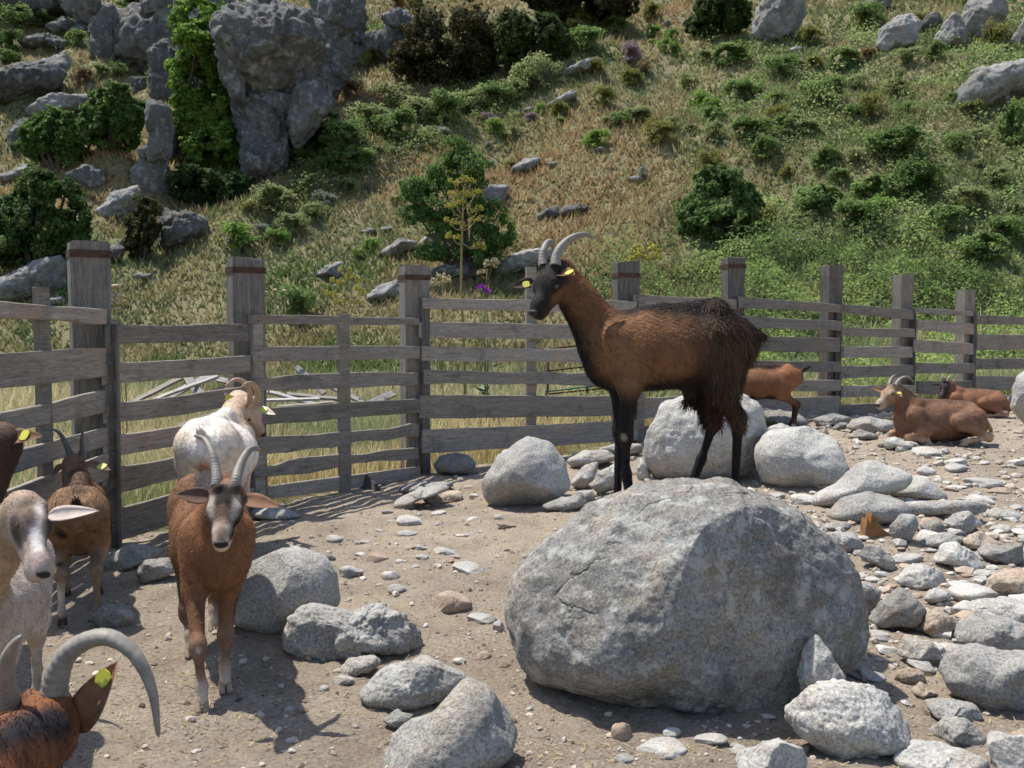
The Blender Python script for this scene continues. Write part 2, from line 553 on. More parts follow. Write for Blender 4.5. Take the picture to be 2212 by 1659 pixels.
gV = np.stack([gx.ravel(), gy.ravel(), gz.ravel()], -1)
nr, na = gx.shape
ii, jj = np.meshgrid(np.arange(nr - 1), np.arange(na - 1), indexing='ij')
gq = np.stack([ii * na + jj, (ii + 1) * na + jj, (ii + 1) * na + jj + 1, ii * na + jj + 1], -1).reshape(-1, 4)
cen = gV[gq].mean(1)
pen_f = in_pen(cen[:, 0], cen[:, 1])

def sub(V, q):
    u, inv = np.unique(q, return_inverse=True)
    return V[u], inv.reshape(q.shape)

m = NT('pen_dirt')
v = m.coord('Object')
c = m.ramp(m.noise(v, 1.1, 6, 0.65), [(0.3, (0.36, 0.295, 0.225)), (0.7, (0.53, 0.44, 0.345))])
c = m.mix(m.ramp(m.noise(v, 3.1, 7, 0.72, 0.3), [(0.47, (0, 0, 0)), (0.66, (0.6, 0.6, 0.6))]), c, (0.25, 0.19, 0.14))
c = m.mix(m.ramp(m.noise(v, 2.1, 6, 0.7), [(0.54, (0, 0, 0)), (0.72, (0.55, 0.55, 0.55))]), c, (0.53, 0.42, 0.255))
c = m.mix(0.8, c, m.ramp(m.noise(v, 70, 4, 0.75), [(0.30, g(0.30)), (0.47, g(0.92)), (0.68, g(1.4))]), 'MULTIPLY')
m.base(c)
m.l(m.bump(m.noise(v, 48, 7, 0.8), 1.0, 0.035, m.bump(m.noise(v, 14, 5, 0.6), 0.5, 0.03)), m.b.inputs['Normal'])
m.set(m.b, 'Roughness', 0.95); m.set(m.b, 'Specular IOR Level', 0.1)
M['dirt'] = m.m
m = NT('hill_soil')
v = m.coord('Object')
c = m.ramp(m.noise(v, 0.25, 7, 0.7), [(0.30, (0.125, 0.145, 0.058)), (0.50, (0.205, 0.19, 0.095)), (0.70, (0.28, 0.215, 0.12))])
c = m.mix(0.8, c, m.ramp(m.noise(v, 9, 6, 0.75), [(0.3, g(0.5)), (0.65, g(1.2))]), 'MULTIPLY')
m.base(c)
m.l(m.bump(m.noise(v, 7, 7, 0.75), 0.9, 0.12), m.b.inputs['Normal'])
M['hill'] = m.m
V_, q_ = sub(gV, gq[pen_f])
tag(link('ground', mesh('ground', V_, q_, M['dirt'])), 'trampled pale brown dirt of the goat pen', kind='structure')
V_, q_ = sub(gV, gq[~pen_f])
tag(link('hillside', mesh('hillside', V_, q_, M['hill'])), 'dry grassy hillside rising behind the fence', kind='structure')
# ------------------------------------------------------------------ rocks
def poly_radius(pts, a):
    """distance from (0,0) to a star-shaped polygon along angles a"""
    th = np.arctan2(pts[:, 1], pts[:, 0])
    o = np.argsort(th)
    pts, th = pts[o], th[o]
    r = np.linalg.norm(pts, axis=1)
    p2 = np.concatenate([pts[-1:], pts, pts[:1]])
    t2 = np.concatenate([th[-1:] - 2 * np.pi, th, th[:1] + 2 * np.pi])
    k = np.clip(np.searchsorted(t2, a, side='right') - 1, 0, len(p2) - 2)
    A, B = p2[k], p2[k + 1]
    D = np.stack([np.cos(a), np.sin(a)], -1)
    E = B - A
    den = D[:, 0] * E[:, 1] - D[:, 1] * E[:, 0]
    num = A[:, 0] * E[:, 1] - A[:, 1] * E[:, 0]
    rr = num / np.where(np.abs(den) < 1e-9, 1e-9, den)
    return np.clip(rr, r.min() * 0.5, r.max() * 1.02)

def poly_centroid(p):
    x, y = p[:, 0], p[:, 1]
    x1, y1 = np.roll(x, -1), np.roll(y, -1)
    c = x * y1 - x1 * y
    A = c.sum() / 2
    return np.array((((x + x1) * c).sum() / (6 * A), ((y + y1) * c).sum() / (6 * A)))

def rock(outline, label, mat='granite', n=4, depth=0.8, Y=None, facets=7, rough=0.035, fine=0.012, seed=1, name='boulder',
         cat='rock', group=None, parent=None, strata=0.0, sink=0.0, planes=(), blocky=0.0):
    """a solid stone whose front view has this outline; it stands on the ground where the outline ends"""
    pts = np.array(outline, float)
    w_px = np.ptp(pts[:, 0]); h_px = np.ptp(pts[:, 1])
    cp = poly_centroid(pts)
    if Y is None:
        Yf = ground((pts[:, 0].min() + pts[:, 0].max()) / 2, min(pts[:, 1].max(), 1655))[1]
        if pts[:, 1].max() > 1655:
            Yf = CAM_H / ((pts[:, 1].max() - 700) / FPX)
    else:
        Yf = Y
    d = depth * w_px * Yf / FPX / 2
    Yc = Yf + d * 0.75 if Y is None else Y
    c = at(cp[0], cp[1], Yc)
    k = Yc / FPX
    rng = np.random.default_rng(seed)
    Vn, F = ico(n)
    p = Vn.copy()
    for _ in range(facets):
        nv = rng.normal(size=3); nv[1] *= 0.8; nv /= np.linalg.norm(nv)
        dd = rng.uniform(0.64, 0.92) if facets > 8 else rng.uniform(0.70, 0.93)
        t = p @ nv - dd
        p = p - np.where(t > 0, t * 0.92, 0)[:, None] * nv
    for nv, dd in planes:
        nv = np.array(nv, float); nv /= np.linalg.norm(nv)
        t = p @ nv - dd
        p = p - np.where(t > 0, t * 0.72, 0)[:, None] * nv
    rel = (pts - cp) * np.array((1, -1)) * k
    a = np.arctan2(p[:, 2], p[:, 0])
    # soft corners on the outline
    R = 0
    for da, wt in ((-0.09, .25), (0, .5), (0.09, .25)):
        aa = (a + da + np.pi) % (2 * np.pi) - np.pi
        R = R + wt * poly_radius(rel, aa)
    rho = np.hypot(p[:, 0], p[:, 2])
    nb = 40                                     # facets must not eat the outline
    bi = np.clip(((a + np.pi) / (2 * np.pi) * nb).astype(int), 0, nb - 1)
    mx_ = np.zeros(nb); np.maximum.at(mx_, bi, rho)
    mx_ = np.where(mx_ < .3, mx_.max(), mx_)
    mx_ = (np.roll(mx_, 1) + 2 * mx_ + np.roll(mx_, -1)) / 4
    xa = (np.arange(nb) + .5) / nb * 2 * np.pi - np.pi
    rho = rho / np.interp(a, np.concatenate([xa - 2 * np.pi, xa, xa + 2 * np.pi]), np.tile(mx_, 3))
    A = h_px * k / 2
    th = math.atan2(EYE[2] - c[2], math.hypot(c[0], c[1]))
    hv = math.sqrt(max((0.45 * A) ** 2, A * A - (.6 * d * math.sin(th)) ** 2)) / (A * max(0.5, math.cos(th)))
    if Y is not None or planes: hv = 1.0
    L = np.stack([R * rho * np.cos(a), d * p[:, 1], R * rho * np.sin(a) * hv], -1)
    size = (w_px + h_px) * k / 4
    q = L / size + rng.uniform(-50, 50, 3)
    nrm = L / (np.linalg.norm(L, axis=1)[:, None] + 1e-9)
    disp = rough * fbm(q * 1.6, seed, 3) + fine * ridged(q * 4.5, seed + 5, 4) + fine * 0.6 * fbm(q * 14, seed + 9, 3)
    if blocky:
        disp = disp + blocky * cells(q * np.array((1.7, 1.7, 1.05)), seed + 41) + blocky * .5 * cells(q * np.array((4.1, 4.1, 2.6)), seed + 43)
    if strata:
        disp = disp + strata * ridged(q * np.array((3.2, 3.2, 0.7)), seed + 3, 3)
    L = L + nrm * (disp * size)[:, None]
    f = np.array((c[0], c[1], 0)); f /= np.linalg.norm(f)
    r = np.array((f[1], -f[0], 0))
    W = L[:, :1] * r + L[:, 1:2] * f + L[:, 2:] * np.array((0, 0, 1))
    c = c - np.array((0, 0, sink))
    F2 = F
    # the winding of the local frame (r, f, up) is right-handed
    me = mesh(name, W, F2, M[mat])
    if parent is not None:
        o = link(name, me, parent, Vector(c) - parent.location)
    else:
        o = link(name, me, None, c)
        tag(o, label, cat, group)
    return o

def zB(*p): return [(475 + .401 * x, 994 + .401 * y) for x, y in p]
def zC(*p): return [(1037 + .4009 * x, 994 + .4009 * y) for x, y in p]
def zD(*p): return [(1642 + .2578 * x, 847 + .2578 * y) for x, y in p]
def zE(*p): return [(1607 + .2735 * x, 1210 + .2735 * y) for x, y in p]
def zA(*p): return [(.479 * x, 864 + .479 * y) for x, y in p]
def z6(*p): return [(1080 + .3646 * x, 484 + .3646 * y) for x, y in p]

big_boulder = rock([(1310, 1068), (1400, 1046), (1480, 1040), (1560, 1042), (1640, 1058), (1720, 1090), (1790, 1140), (1845, 1230), (1872, 1330), (1866, 1390),
      (1800, 1445), (1730, 1485), (1640, 1545), (1500, 1558), (1340, 1500), (1180, 1480), (1120, 1440), (1092, 1380), (1084, 1290), (1110, 1228), (1190, 1150), (1260, 1095)],
     'massive grey granite boulder with a dark goat standing on top', 'boulder', 6, 0.86, facets=0, rough=0.035, fine=0.015, seed=44,
     planes=(((-.50, -.72, .48), .78), ((.25, -.95, .08), .74), ((.62, -.78, .0), .58), ((.15, -.82, -.55), .82)))
rock(zB((60, 860), (90, 650), (180, 540), (330, 480), (450, 480), (570, 530), (630, 620), (650, 780), (560, 850), (380, 920), (330, 950), (200, 930), (120, 880)),
     'smooth rounded pale boulder beside the goat walking forward', 'pale_granite', 5, 0.85, facets=3, rough=0.02, fine=0.007, seed=7)
rock(zB((335, 960), (380, 830), (480, 770), (600, 780), (720, 830), (770, 770), (900, 790), (1010, 870), (1080, 920), (1150, 1050), (1050, 1080), (880, 1070), (640, 1080), (480, 1040)),
     'long jagged grey rock with a hollow underneath, leaning on the smooth rounded boulder', 'granite', 5, 0.55, facets=9, rough=0.09, fine=0.03, seed=12, blocky=.05)
rock(zB((740, 1260), (870, 1110), (1000, 1070), (1150, 1080), (1290, 1150), (1340, 1190), (1250, 1250), (1150, 1300), (1080, 1350), (960, 1340), (820, 1310)),
     'grey rock with a rough brown flank behind the large front slab', 'granite', 5, 0.7, facets=6, rough=0.05, fine=0.02, seed=13)
rock(zB((850, 1659), (940, 1480), (1080, 1370), (1200, 1270), (1340, 1190), (1470, 1240), (1570, 1400), (1630, 1510), (1560, 1600), (1440, 1680), (1300, 1740), (900, 1740)),
     'large speckled grey boulder with a broad flat sunlit top', 'granite', 5, 0.8, facets=5, rough=0.03, fine=0.008, seed=16)
rock([(1040, 1040), (1080, 975), (1140, 943), (1190, 958), (1225, 1000), (1234, 1050), (1190, 1082), (1090, 1102), (1050, 1085)],
     'white angular boulder with a bright facet and shaded right side', 'pale_granite', 4, 0.85, facets=9, rough=0.03, fine=0.012, seed=21)
rock([(936, 1004), (950, 984), (983, 977), (1015, 984), (1031, 1003), (1018, 1024), (980, 1029), (945, 1024)],
     'oval greenish grey stone at the foot of a fence post', 'granite', 4, 0.8, facets=1, rough=0.02, fine=0.008, seed=22)
rock([(1388, 1000), (1395, 930), (1430, 868), (1500, 848), (1600, 846), (1640, 868), (1657, 930), (1652, 990), (1600, 1030), (1500, 1042), (1420, 1035)],
     'high rounded pale boulder behind the legs of the goat on the rock', 'pale_granite', 5, 0.8, facets=6, rough=0.04, fine=0.016, seed=31)
rock([(1630, 970), (1660, 930), (1740, 922), (1800, 948), (1836, 1005), (1820, 1042), (1740, 1058), (1650, 1047)],
     'rounded boulder with bright top and dark cracked underside, right of the high rounded boulder', 'pale_granite', 4, 0.85, facets=4, rough=0.035, fine=0.018, seed=33)
rock(zD((640, 780), (780, 620), (900, 570), (1150, 630), (1270, 690), (1200, 790), (1020, 860), (850, 860), (700, 930), (560, 990), (390, 970), (500, 850)),
     'low broad pale slab emerging from the dirt', 'pale_granite', 4, 0.7, facets=5, rough=0.03, fine=0.012, seed=35)
rock(zD((1020, 840), (1150, 740), (1300, 695), (1400, 705), (1500, 800), (1570, 880), (1400, 900), (1150, 885)),
     'pale low stone with a grooved top beside the low broad slab', 'pale_granite', 4, 0.8, facets=5, rough=0.04, fine=0.012, seed=36)
rock(zD((540, 1060), (700, 900), (900, 836), (1050, 866), (1200, 900), (1260, 1000), (1180, 1060), (900, 1080), (700, 1110)),
     'broad hump of grey rock behind the piece of broken orange wood', 'granite', 4, 0.8, facets=4, rough=0.045, fine=0.014, seed=37)
rock(zD((1150, 960), (1300, 925), (1700, 895), (1850, 886), (1890, 940), (1800, 1000), (1500, 1030), (1330, 1060), (1200, 1060)),
     'long narrow arm of rock lying sideways like a root', 'granite', 4, 0.25, facets=2, rough=0.05, fine=0.012, seed=38)
rock(zD((1095, 1110), (1180, 1020), (1290, 1020), (1325, 1110), (1260, 1250), (1160, 1275), (1085, 1200)),
     'upright rounded grey stone next to the piece of broken orange wood', 'granite', 4, 0.8, facets=3, rough=0.03, fine=0.01, seed=39)
R2 = [
 (zD((490, 1220), (620, 1165), (780, 1170), (870, 1250), (885, 1300), (780, 1345), (640, 1310), (540, 1285)), 'white flat topped stone close behind the massive boulder', 'pale_granite'),
 (zD((815, 1370), (900, 1270), (1000, 1285), (1120, 1400), (1130, 1475), (1040, 1490), (940, 1440)), 'tilted grey slab stone with dark gap beneath it', 'granite'),
 (zD((1310, 1290), (1420, 1205), (1600, 1160), (1695, 1210), (1620, 1260), (1500, 1295), (1400, 1315)), 'flat grey stone in front of two pale lumps', 'granite'),
 (zD((1530, 1115), (1640, 1015), (1740, 990), (1865, 1100), (1760, 1170), (1640, 1190)), 'pale pointed stone with gritty surface under the rock arm', 'pale_granite'),
 (zD((1335, 1120), (1480, 1050), (1555, 1130), (1500, 1200), (1380, 1200)), 'small squat grey stone wedged under the rock arm', 'granite'),
 (zD((1455, 1425), (1520, 1280), (1640, 1245), (1780, 1335), (1885, 1475), (1790, 1500), (1600, 1455)), 'white wedge shaped slab with shadow below its edge', 'pale_granite'),
 (zD((1670, 1260), (1820, 1155), (2000, 1250), (2010, 1310), (1930, 1330), (1780, 1335)), 'stone with a brown earthy top and pale side', 'brown_stone'),
 (zD((1815, 1370), (1900, 1295), (2030, 1300), (2190, 1235), (2190, 1400), (2100, 1450), (1950, 1420)), 'blocky stone cluster beside the brown topped stone', 'granite'),
 (zD((1855, 1045), (1980, 965), (2185, 1015), (2185, 1075), (1960, 1070)), 'white angular stone right of the pointed gritty stone', 'pale_granite'),
 (zE((975, 505), (1080, 340), (1220, 215), (1340, 255), (1425, 340), (1395, 430), (1320, 565), (1200, 570), (1080, 550)), 'tilted square block with a dark brown underside', 'granite'),
 (zE((1385, 545), (1440, 415), (1520, 385), (1640, 445), (1715, 545), (1590, 610), (1480, 610)), 'grey brown rounded stone leaning beside the tilted square block', 'brown_stone'),
 (zE((1195, 175), (1290, 55), (1400, 15), (1560, 85), (1615, 215), (1500, 235), (1400, 230)), 'broad white stone above the tilted square block', 'pale_granite'),
 (zE((1425, 305), (1500, 225), (1610, 235), (1635, 285), (1480, 360)), 'small white stone with a split end', 'pale_granite'),
 (zE((1915, 300), (1940, 155), (2050, 80), (2160, 55), (2270, 70), (2270, 300), (2100, 320)), 'dark brown stained rock with mossy side', 'brown_stone'),
 (zE((1695, 465), (1780, 370), (1900, 315), (2100, 305), (2290, 330), (2290, 450), (2100, 480), (1900, 465)), 'flat pale rock with striped grain', 'pale_granite'),
 (zE((1675, 665), (1720, 530), (1900, 435), (2050, 445), (2290, 500), (2290, 700), (2000, 735), (1800, 715)), 'smooth pale hump rock above the large pitted boulder', 'pale_granite'),
 (zE((1555, 905), (1680, 760), (1800, 710), (2000, 725), (2290, 690), (2320, 900), (2290, 1190), (2150, 1210), (2000, 1200), (1800, 1130), (1640, 1070)), 'large pitted boulder with an ochre stain on its face', 'granite'),
 (zE((425, 925), (470, 700), (560, 585), (690, 725), (795, 880), (790, 1040), (640, 1130), (490, 1140)), 'upright pointed stone spotted with lichen, leaning on the massive boulder', 'pale_granite'),
 (zE((325, 1205), (480, 1020), (680, 945), (850, 955), (1100, 1045), (1220, 1200), (1345, 1380), (1250, 1445), (1000, 1460), (800, 1565), (600, 1490), (380, 1355)), 'broad smooth pinkish boulder with a dark notch under its front', 'pale_granite'),
 (zE((-60, 1600), (0, 1555), (170, 1430), (290, 1380), (440, 1440), (495, 1540), (495, 1700), (300, 1780), (-100, 1720)), 'rounded pale stone with a thin crack, in front of the pinkish boulder', 'pale_granite'),
 (zE((1185, 1530), (1350, 1475), (1700, 1485), (1900, 1525), (1935, 1575), (1850, 1650), (1700, 1760), (1250, 1760)), 'wide flat pale slab with straight back edge', 'pale_granite'),
 (zE((1925, 1445), (2050, 1395), (2200, 1350), (2350, 1380), (2380, 1600), (2250, 1780), (1980, 1760)), 'rounded whitish boulder next to the wide flat slab', 'pale_granite'),
 (zE((1420, 1135), (1560, 1112), (1820, 1125), (1875, 1210), (1800, 1300), (1640, 1250), (1480, 1230)), 'flat grey slab in front of the large pitted boulder', 'granite'),
 (zE((1455, 1405), (1580, 1260), (1750, 1245), (1905, 1380), (1885, 1445), (1680, 1480), (1520, 1480)), 'half buried smooth grey stone between two flat slabs', 'granite'),
 (zE((1190, 955), (1200, 895), (1280, 845), (1400, 875), (1440, 955), (1300, 985)), 'small bright stone with brown speckled front', 'brown_stone'),
 (zE((800, 905), (930, 835), (1040, 880), (1085, 945), (880, 955)), 'small dark topped stone beside the lichen spotted pointed stone', 'granite'),
 (zE((1315, 1045), (1390, 975), (1540, 1055), (1400, 1100)), 'small triangular brown stone in dry litter', 'brown_stone'),
 (zE((1215, 745), (1280, 612), (1480, 632), (1590, 765), (1400, 845)), 'half buried flat greenish stone dusted with dirt', 'granite'),
 (zE((840, 260), (880, 190), (980, 170), (1080, 240), (1060, 330), (980, 460), (900, 470)), 'grey stone shoulder pressed against the massive boulder', 'boulder'),
 (zD((725, 300), (800, 230), (920, 203), (1100, 258), (1115, 355), (980, 345), (760, 325)), 'long flat white slab in front of the resting goat with a pale muzzle', 'pale_granite'),
 (zD((1035, 465), (1050, 388), (1130, 376), (1285, 440), (1220, 480), (1100, 490)), 'thick white stone lying before the folded legs of the resting goat', 'pale_granite'),
 (zD((720, 380), (830, 312), (970, 348), (1000, 390), (860, 400)), 'low grey mound of stone in front of the long flat white slab', 'granite'),
 (zD((55, 315), (100, 275), (180, 262), (320, 320), (320, 345), (120, 345)), 'flat pale stone lying behind the boulder with dark cracked underside', 'pale_granite'),
 (zD((600, 310), (660, 258), (730, 255), (740, 300), (650, 325)), 'small grey stone beside the long flat white slab', 'granite'),
 (zC((310, 255), (430, 198), (550, 186), (580, 240), (450, 275)), 'flat dark stone in the shade of the white angular boulder', 'granite'),
 (zC((595, 140), (640, 60), (760, 0), (805, 60), (745, 155), (650, 190)), 'pale rounded stone left of the high rounded boulder', 'pale_granite'),
 (zC((480, 130), (560, 30), (640, 0), (625, 90), (560, 160)), 'pale broken stone between the white angular boulder and a rounded stone', 'pale_granite'),
 (zC((520, 170), (600, 160), (630, 200), (560, 235), (500, 220)), 'little dark stone at the edge of shade', 'granite'),
 (z6((385, 1395), (520, 1335), (640, 1340), (705, 1390), (560, 1440), (430, 1445)), 'dark flat stone lying against the fence foot', 'granite'),
 (z6((580, 1330), (700, 1300), (840, 1300), (850, 1360), (720, 1390)), 'grey flat stone under the bottom board near the high boulder', 'granite'),
 (z6((805, 1480), (830, 1380), (885, 1430), (895, 1515), (820, 1520)), 'small upright stone against the high rounded boulder', 'pale_granite'),
 (zA((445, 705), (600, 645), (745, 690), (650, 745), (500, 768)), 'flat blue grey slab in the shade at the fence corner', 'granite'),
 (zA((615, 770), (650, 715), (760, 715), (810, 780), (640, 825)), 'second slab in the shade behind the walking goat', 'granite'),
 (zA((1110, 505), (1250, 465), (1370, 530), (1240, 540)), 'bluish stone at the fence foot behind the walking goat', 'granite'),
 (zA((420, 960), (470, 915), (560, 930), (610, 980), (560, 1030), (450, 1030)), 'shaded low stone near the legs of the goat facing the fence', 'granite'),
 (zB((945, 150), (1090, 115), (1255, 110), (1255, 150), (1100, 168), (960, 172)), 'flat dark stone lying along the bottom of the fence', 'granite'),
 (zB((915, 250), (1050, 158), (1200, 130), (1265, 160), (1100, 195), (960, 268)), 'long curved dark stone slab sloping away from the fence', 'granite'),
 (zB((1090, 200), (1150, 170), (1290, 165), (1320, 200), (1200, 235), (1110, 232)), 'flat pinkish stone below the curved dark slab', 'brown_stone'),
 (zB((640, 1130), (700, 1060), (840, 1050), (880, 1090), (800, 1150), (700, 1165)), 'crumbling grey stone under the jagged rock', 'granite'),
 (zB((870, 1390), (940, 1340), (1000, 1390), (1060, 1370), (1000, 1450), (930, 1440)), 'small forked grey stone between two large rocks', 'granite'),
 (zB((1140, 1310), (1200, 1195), (1280, 1250), (1230, 1310)), 'shaded stone wedged in the gap of the front boulders', 'granite'),
 ([(2186, 885), (2190, 830), (2215, 800), (2260, 790), (2290, 900), (2230, 935)], 'tall pale rock beside the goat with a dark face resting by the fence', 'pale_granite'),
 ([(1600, 905), (1640, 880), (1720, 890), (1750, 912), (1680, 925)], 'stones packed under the fence behind the standing brown goat', 'granite'),
 ([(1755, 905), (1800, 892), (1840, 900), (1830, 918), (1770, 922)], 'low stone under the fence post', 'granite'),
]
for k, (pts, lab, mt) in enumerate(R2):
    w_ = max(p[0] for p in pts) - min(p[0] for p in pts)
    rock(pts, lab, mt, 5 if w_ > 210 else (4 if w_ > 72 else 3), 0.8 if w_ < 160 else 0.75, facets=12, rough=0.035, fine=0.02, seed=100 + k, blocky=.02, Y=3.40 if 'upright pointed stone' in lab else None, name='stone' if w_ < 110 else 'boulder')

# ---- single stones on the dirt, each where it lies
SV = []
for k in range(9):
    Vn, F = ico(3 if k < 4 else 2)
    rng = np.random.default_rng(500 + k)
    p = Vn.copy()
    for _ in range(9):
        nv = rng.normal(size=3); nv /= np.linalg.norm(nv)
        t = p @ nv - rng.uniform(0.6, 0.92)
        p = p - np.where(t > 0, t * 0.95, 0)[:, None] * nv
    p = p * (1 + 0.09 * fbm(p * 1.8 + k * 9, k, 3) + 0.02 * fbm(p * 8 + k, k + 3, 2))[:, None]
    p = p / np.abs(p).max(0)
    SV.append(p)
stone_mesh = {}
for mt in ('pale_granite', 'granite', 'brown_stone'):
    stone_mesh[mt] = [mesh('stone', p, ico(3 if i < 4 else 2)[1], M[{'pale_granite': 'loose_pale', 'granite': 'loose_grey', 'brown_stone': 'loose_brown'}[mt]]) for i, p in enumerate(SV)]

MARKS = [(1480, 1290, 'beside the massive boulder'), (620, 1290, 'near the smooth rounded boulder'), (770, 1370, 'near the long jagged rock'), (960, 1560, 'near the large speckled boulder'), (1140, 1030, 'near the white angular boulder'),
         (1880, 1150, 'near the broken orange wood'), (1735, 1000, 'near the boulder with dark cracked underside'), (2020, 960, 'near the resting goat with pale muzzle'), (1940, 1330, 'near the tilted square block'), (2130, 1480, 'near the large pitted boulder'),
         (1840, 1550, 'near the broad pinkish boulder'), (900, 1060, 'near the curved dark slab by the fence'), (450, 1450, 'near the goat walking forward'), (2080, 1230, 'near the brown topped stone'), (2150, 1100, 'near the white angular stone of the rubble'), (2150, 1030, 'on the open dirt before the resting goats'), (1880, 1610, 'by the rounded pale stone with a crack'), (1500, 1600, 'in front of the massive boulder'), (900, 1190, 'on the open dirt between fence and boulders')]
def near(px, py, marks):
    return min(marks, key=lambda m_: (m_[0] - px) ** 2 + (m_[1] - py) ** 2)[2]
def px_of(p):
    q_ = np.array(p) - EYE
    d_ = q_ @ FW
    return CX + FPX * q_[0] / d_, CY - FPX * (q_ @ UP) / d_

def stone(x, y, sx, sy, sz, mt, rz, k, label, group):
    o = link('stone', stone_mesh[mt][k % 9 if sx < .05 else k % 4], None, (x, y, H1(x, y) + sz * 0.22))
    o.scale = (sx, sy, sz)
    o.rotation_euler = (random.uniform(-.15, .15), random.uniform(-.15, .15), rz)
    big = 'large ' if sx > .085 else ('small ' if sx < .04 else '')
    tag(o, big + label + ' ' + near(*px_of((x, y, H1(x, y))), MARKS), 'stone', group)
    return o

random.seed(5)
small = [(615, 425, 95, 45), (700, 600, 140, 80), (845, 525, 125, 60), (755, 505, 70, 30), (1020, 325, 150, 70), (1000, 400, 120, 25), (1210, 490, 140, 45), (1330, 580, 190, 70),
         (915, 620, 100, 60), (950, 695, 110, 60), (1240, 770, 240, 130), (1400, 850, 170, 70), (1500, 890, 70, 90), (1540, 350, 110, 45), (1360, 315, 70, 25), (900, 275, 70, 30), (1000, 250, 110, 40),
         (1505, 305, 60, 35), (1020, 470, 70, 30), (1080, 470, 80, 35), (580, 520, 80, 40), (860, 380, 50, 20), (490, 412, 30, 20), (1170, 345, 30, 15), (1050, 570, 60, 25), (1420, 1050, 90, 60),
         (1290, 1085, 80, 35), (560, 1230, 60, 40), (450, 1345, 90, 40), (660, 1190, 120, 50), (1370, 190, 60, 30), (1340, 145, 60, 16), (1180, 285, 90, 25), (1090, 520, 80, 30), (1230, 545, 60, 20), (970, 545, 60, 25),
         (1170, 565, 50, 25), (400, 470, 60, 20), (735, 445, 40, 25), (780, 440, 70, 22), (1330, 405, 40, 20), (1405, 385, 30, 14), (380, 1510, 60, 40), (370, 1340, 60, 24)]
small = [(475 + .401 * a, 994 + .401 * b, c * .401, d * .401) for a, b, c, d in small]
small += [(1037 + .4009 * a, 994 + .4009 * b, c * .4, d * .4) for a, b, c, d in [(770, 1460, 130, 120), (1040, 1475, 110, 55), (990, 1575, 280, 70), (780, 1615, 110, 35), (1380, 1540, 70, 35), (1620, 1300, 80, 40),
          (265, 1340, 40, 25), (1250, 1520, 200, 40), (1480, 1480, 40, 24), (1405, 1500, 34, 22), (1590, 1200, 130, 40), (1560, 1390, 90, 26), (1600, 190, 120, 40), (1680, 250, 90, 24)]]
for k, (px, py, wp, hp) in enumerate(small):
    gp = ground(px, py + hp * .4)
    kk = gp[1] / FPX
    r = random.random()
    mt = 'pale_granite' if r < .72 else ('granite' if r < .80 else 'brown_stone')
    lab = {'pale_granite': 'pale stone lying loose', 'granite': 'grey stone lying loose', 'brown_stone': 'brownish stone lying loose'}[mt]
    stone(gp[0], gp[1] + wp * kk * .3, wp * kk / 2, wp * kk * .42, max(hp * kk * .55, wp * kk * .16), mt, random.uniform(-.3, .3), k, lab, lab.split(' lying')[0] + 's on the dirt')
# rubble slope on the right
cnt = 0
tries = 0
rub = []
while cnt < 225 and tries < 6000:
    tries += 1
    px, py = random.uniform(1560, 2260), random.uniform(955, 1640)
    dens = 0.25 + 0.75 * (1 if 1000 < py < 1420 and px > 1700 + (py - 1000) * .45 else 0)
    if py > 1450: dens = 0.14
    if random.random() > dens: continue
    gp = ground(px, py)
    sz = random.choice((.02, .025, .03, .035, .04, .055, .075)) * (1.15 if py < 1400 else .8)
    if any((gp[0] - a) ** 2 + (gp[1] - b) ** 2 < (sz + c) ** 2 * .8 for a, b, c in rub): continue
    if math.hypot(gp[0] - big_boulder.location.x, gp[1] - big_boulder.location.y) < .62: continue
    rub.append((gp[0], gp[1], sz))
    r = random.random()
    mt = 'pale_granite' if r < .74 else ('granite' if r < .82 else 'brown_stone')
    lab = {'pale_granite': 'pale angular stone in the rubble', 'granite': 'grey angular stone in the rubble',
           'brown_stone': 'brown stone in the rubble'}[mt]
    stone(gp[0], gp[1], sz * random.uniform(.9, 1.7), sz * random.uniform(.8, 1.3), sz * random.uniform(.35, .62), mt, random.uniform(0, 6.28), random.randrange(9), lab, lab.split(' in the')[0] + 's of the rubble')
    cnt += 1

# ---- gravel, clods and straw: past counting
rng = np.random.default_rng(77)
def scatter_pen(n, ymin, ymax, pw=0.6):
    """points in the pen, denser towards the camera"""
    out = []
    while sum(len(o) for o in out) < n:
        a = rng.uniform(-0.62, 0.62, n * 2)
        r = ymin * (ymax / ymin) ** rng.uniform(0, 1, n * 2) ** pw
        x, y = r * np.tan(a) * 1.0, r
        ok = in_pen(x, y + 0.05) & (x > -2.6)
        out.append(np.stack([x[ok], y[ok]], -1))
    return np.concatenate(out)[:n]

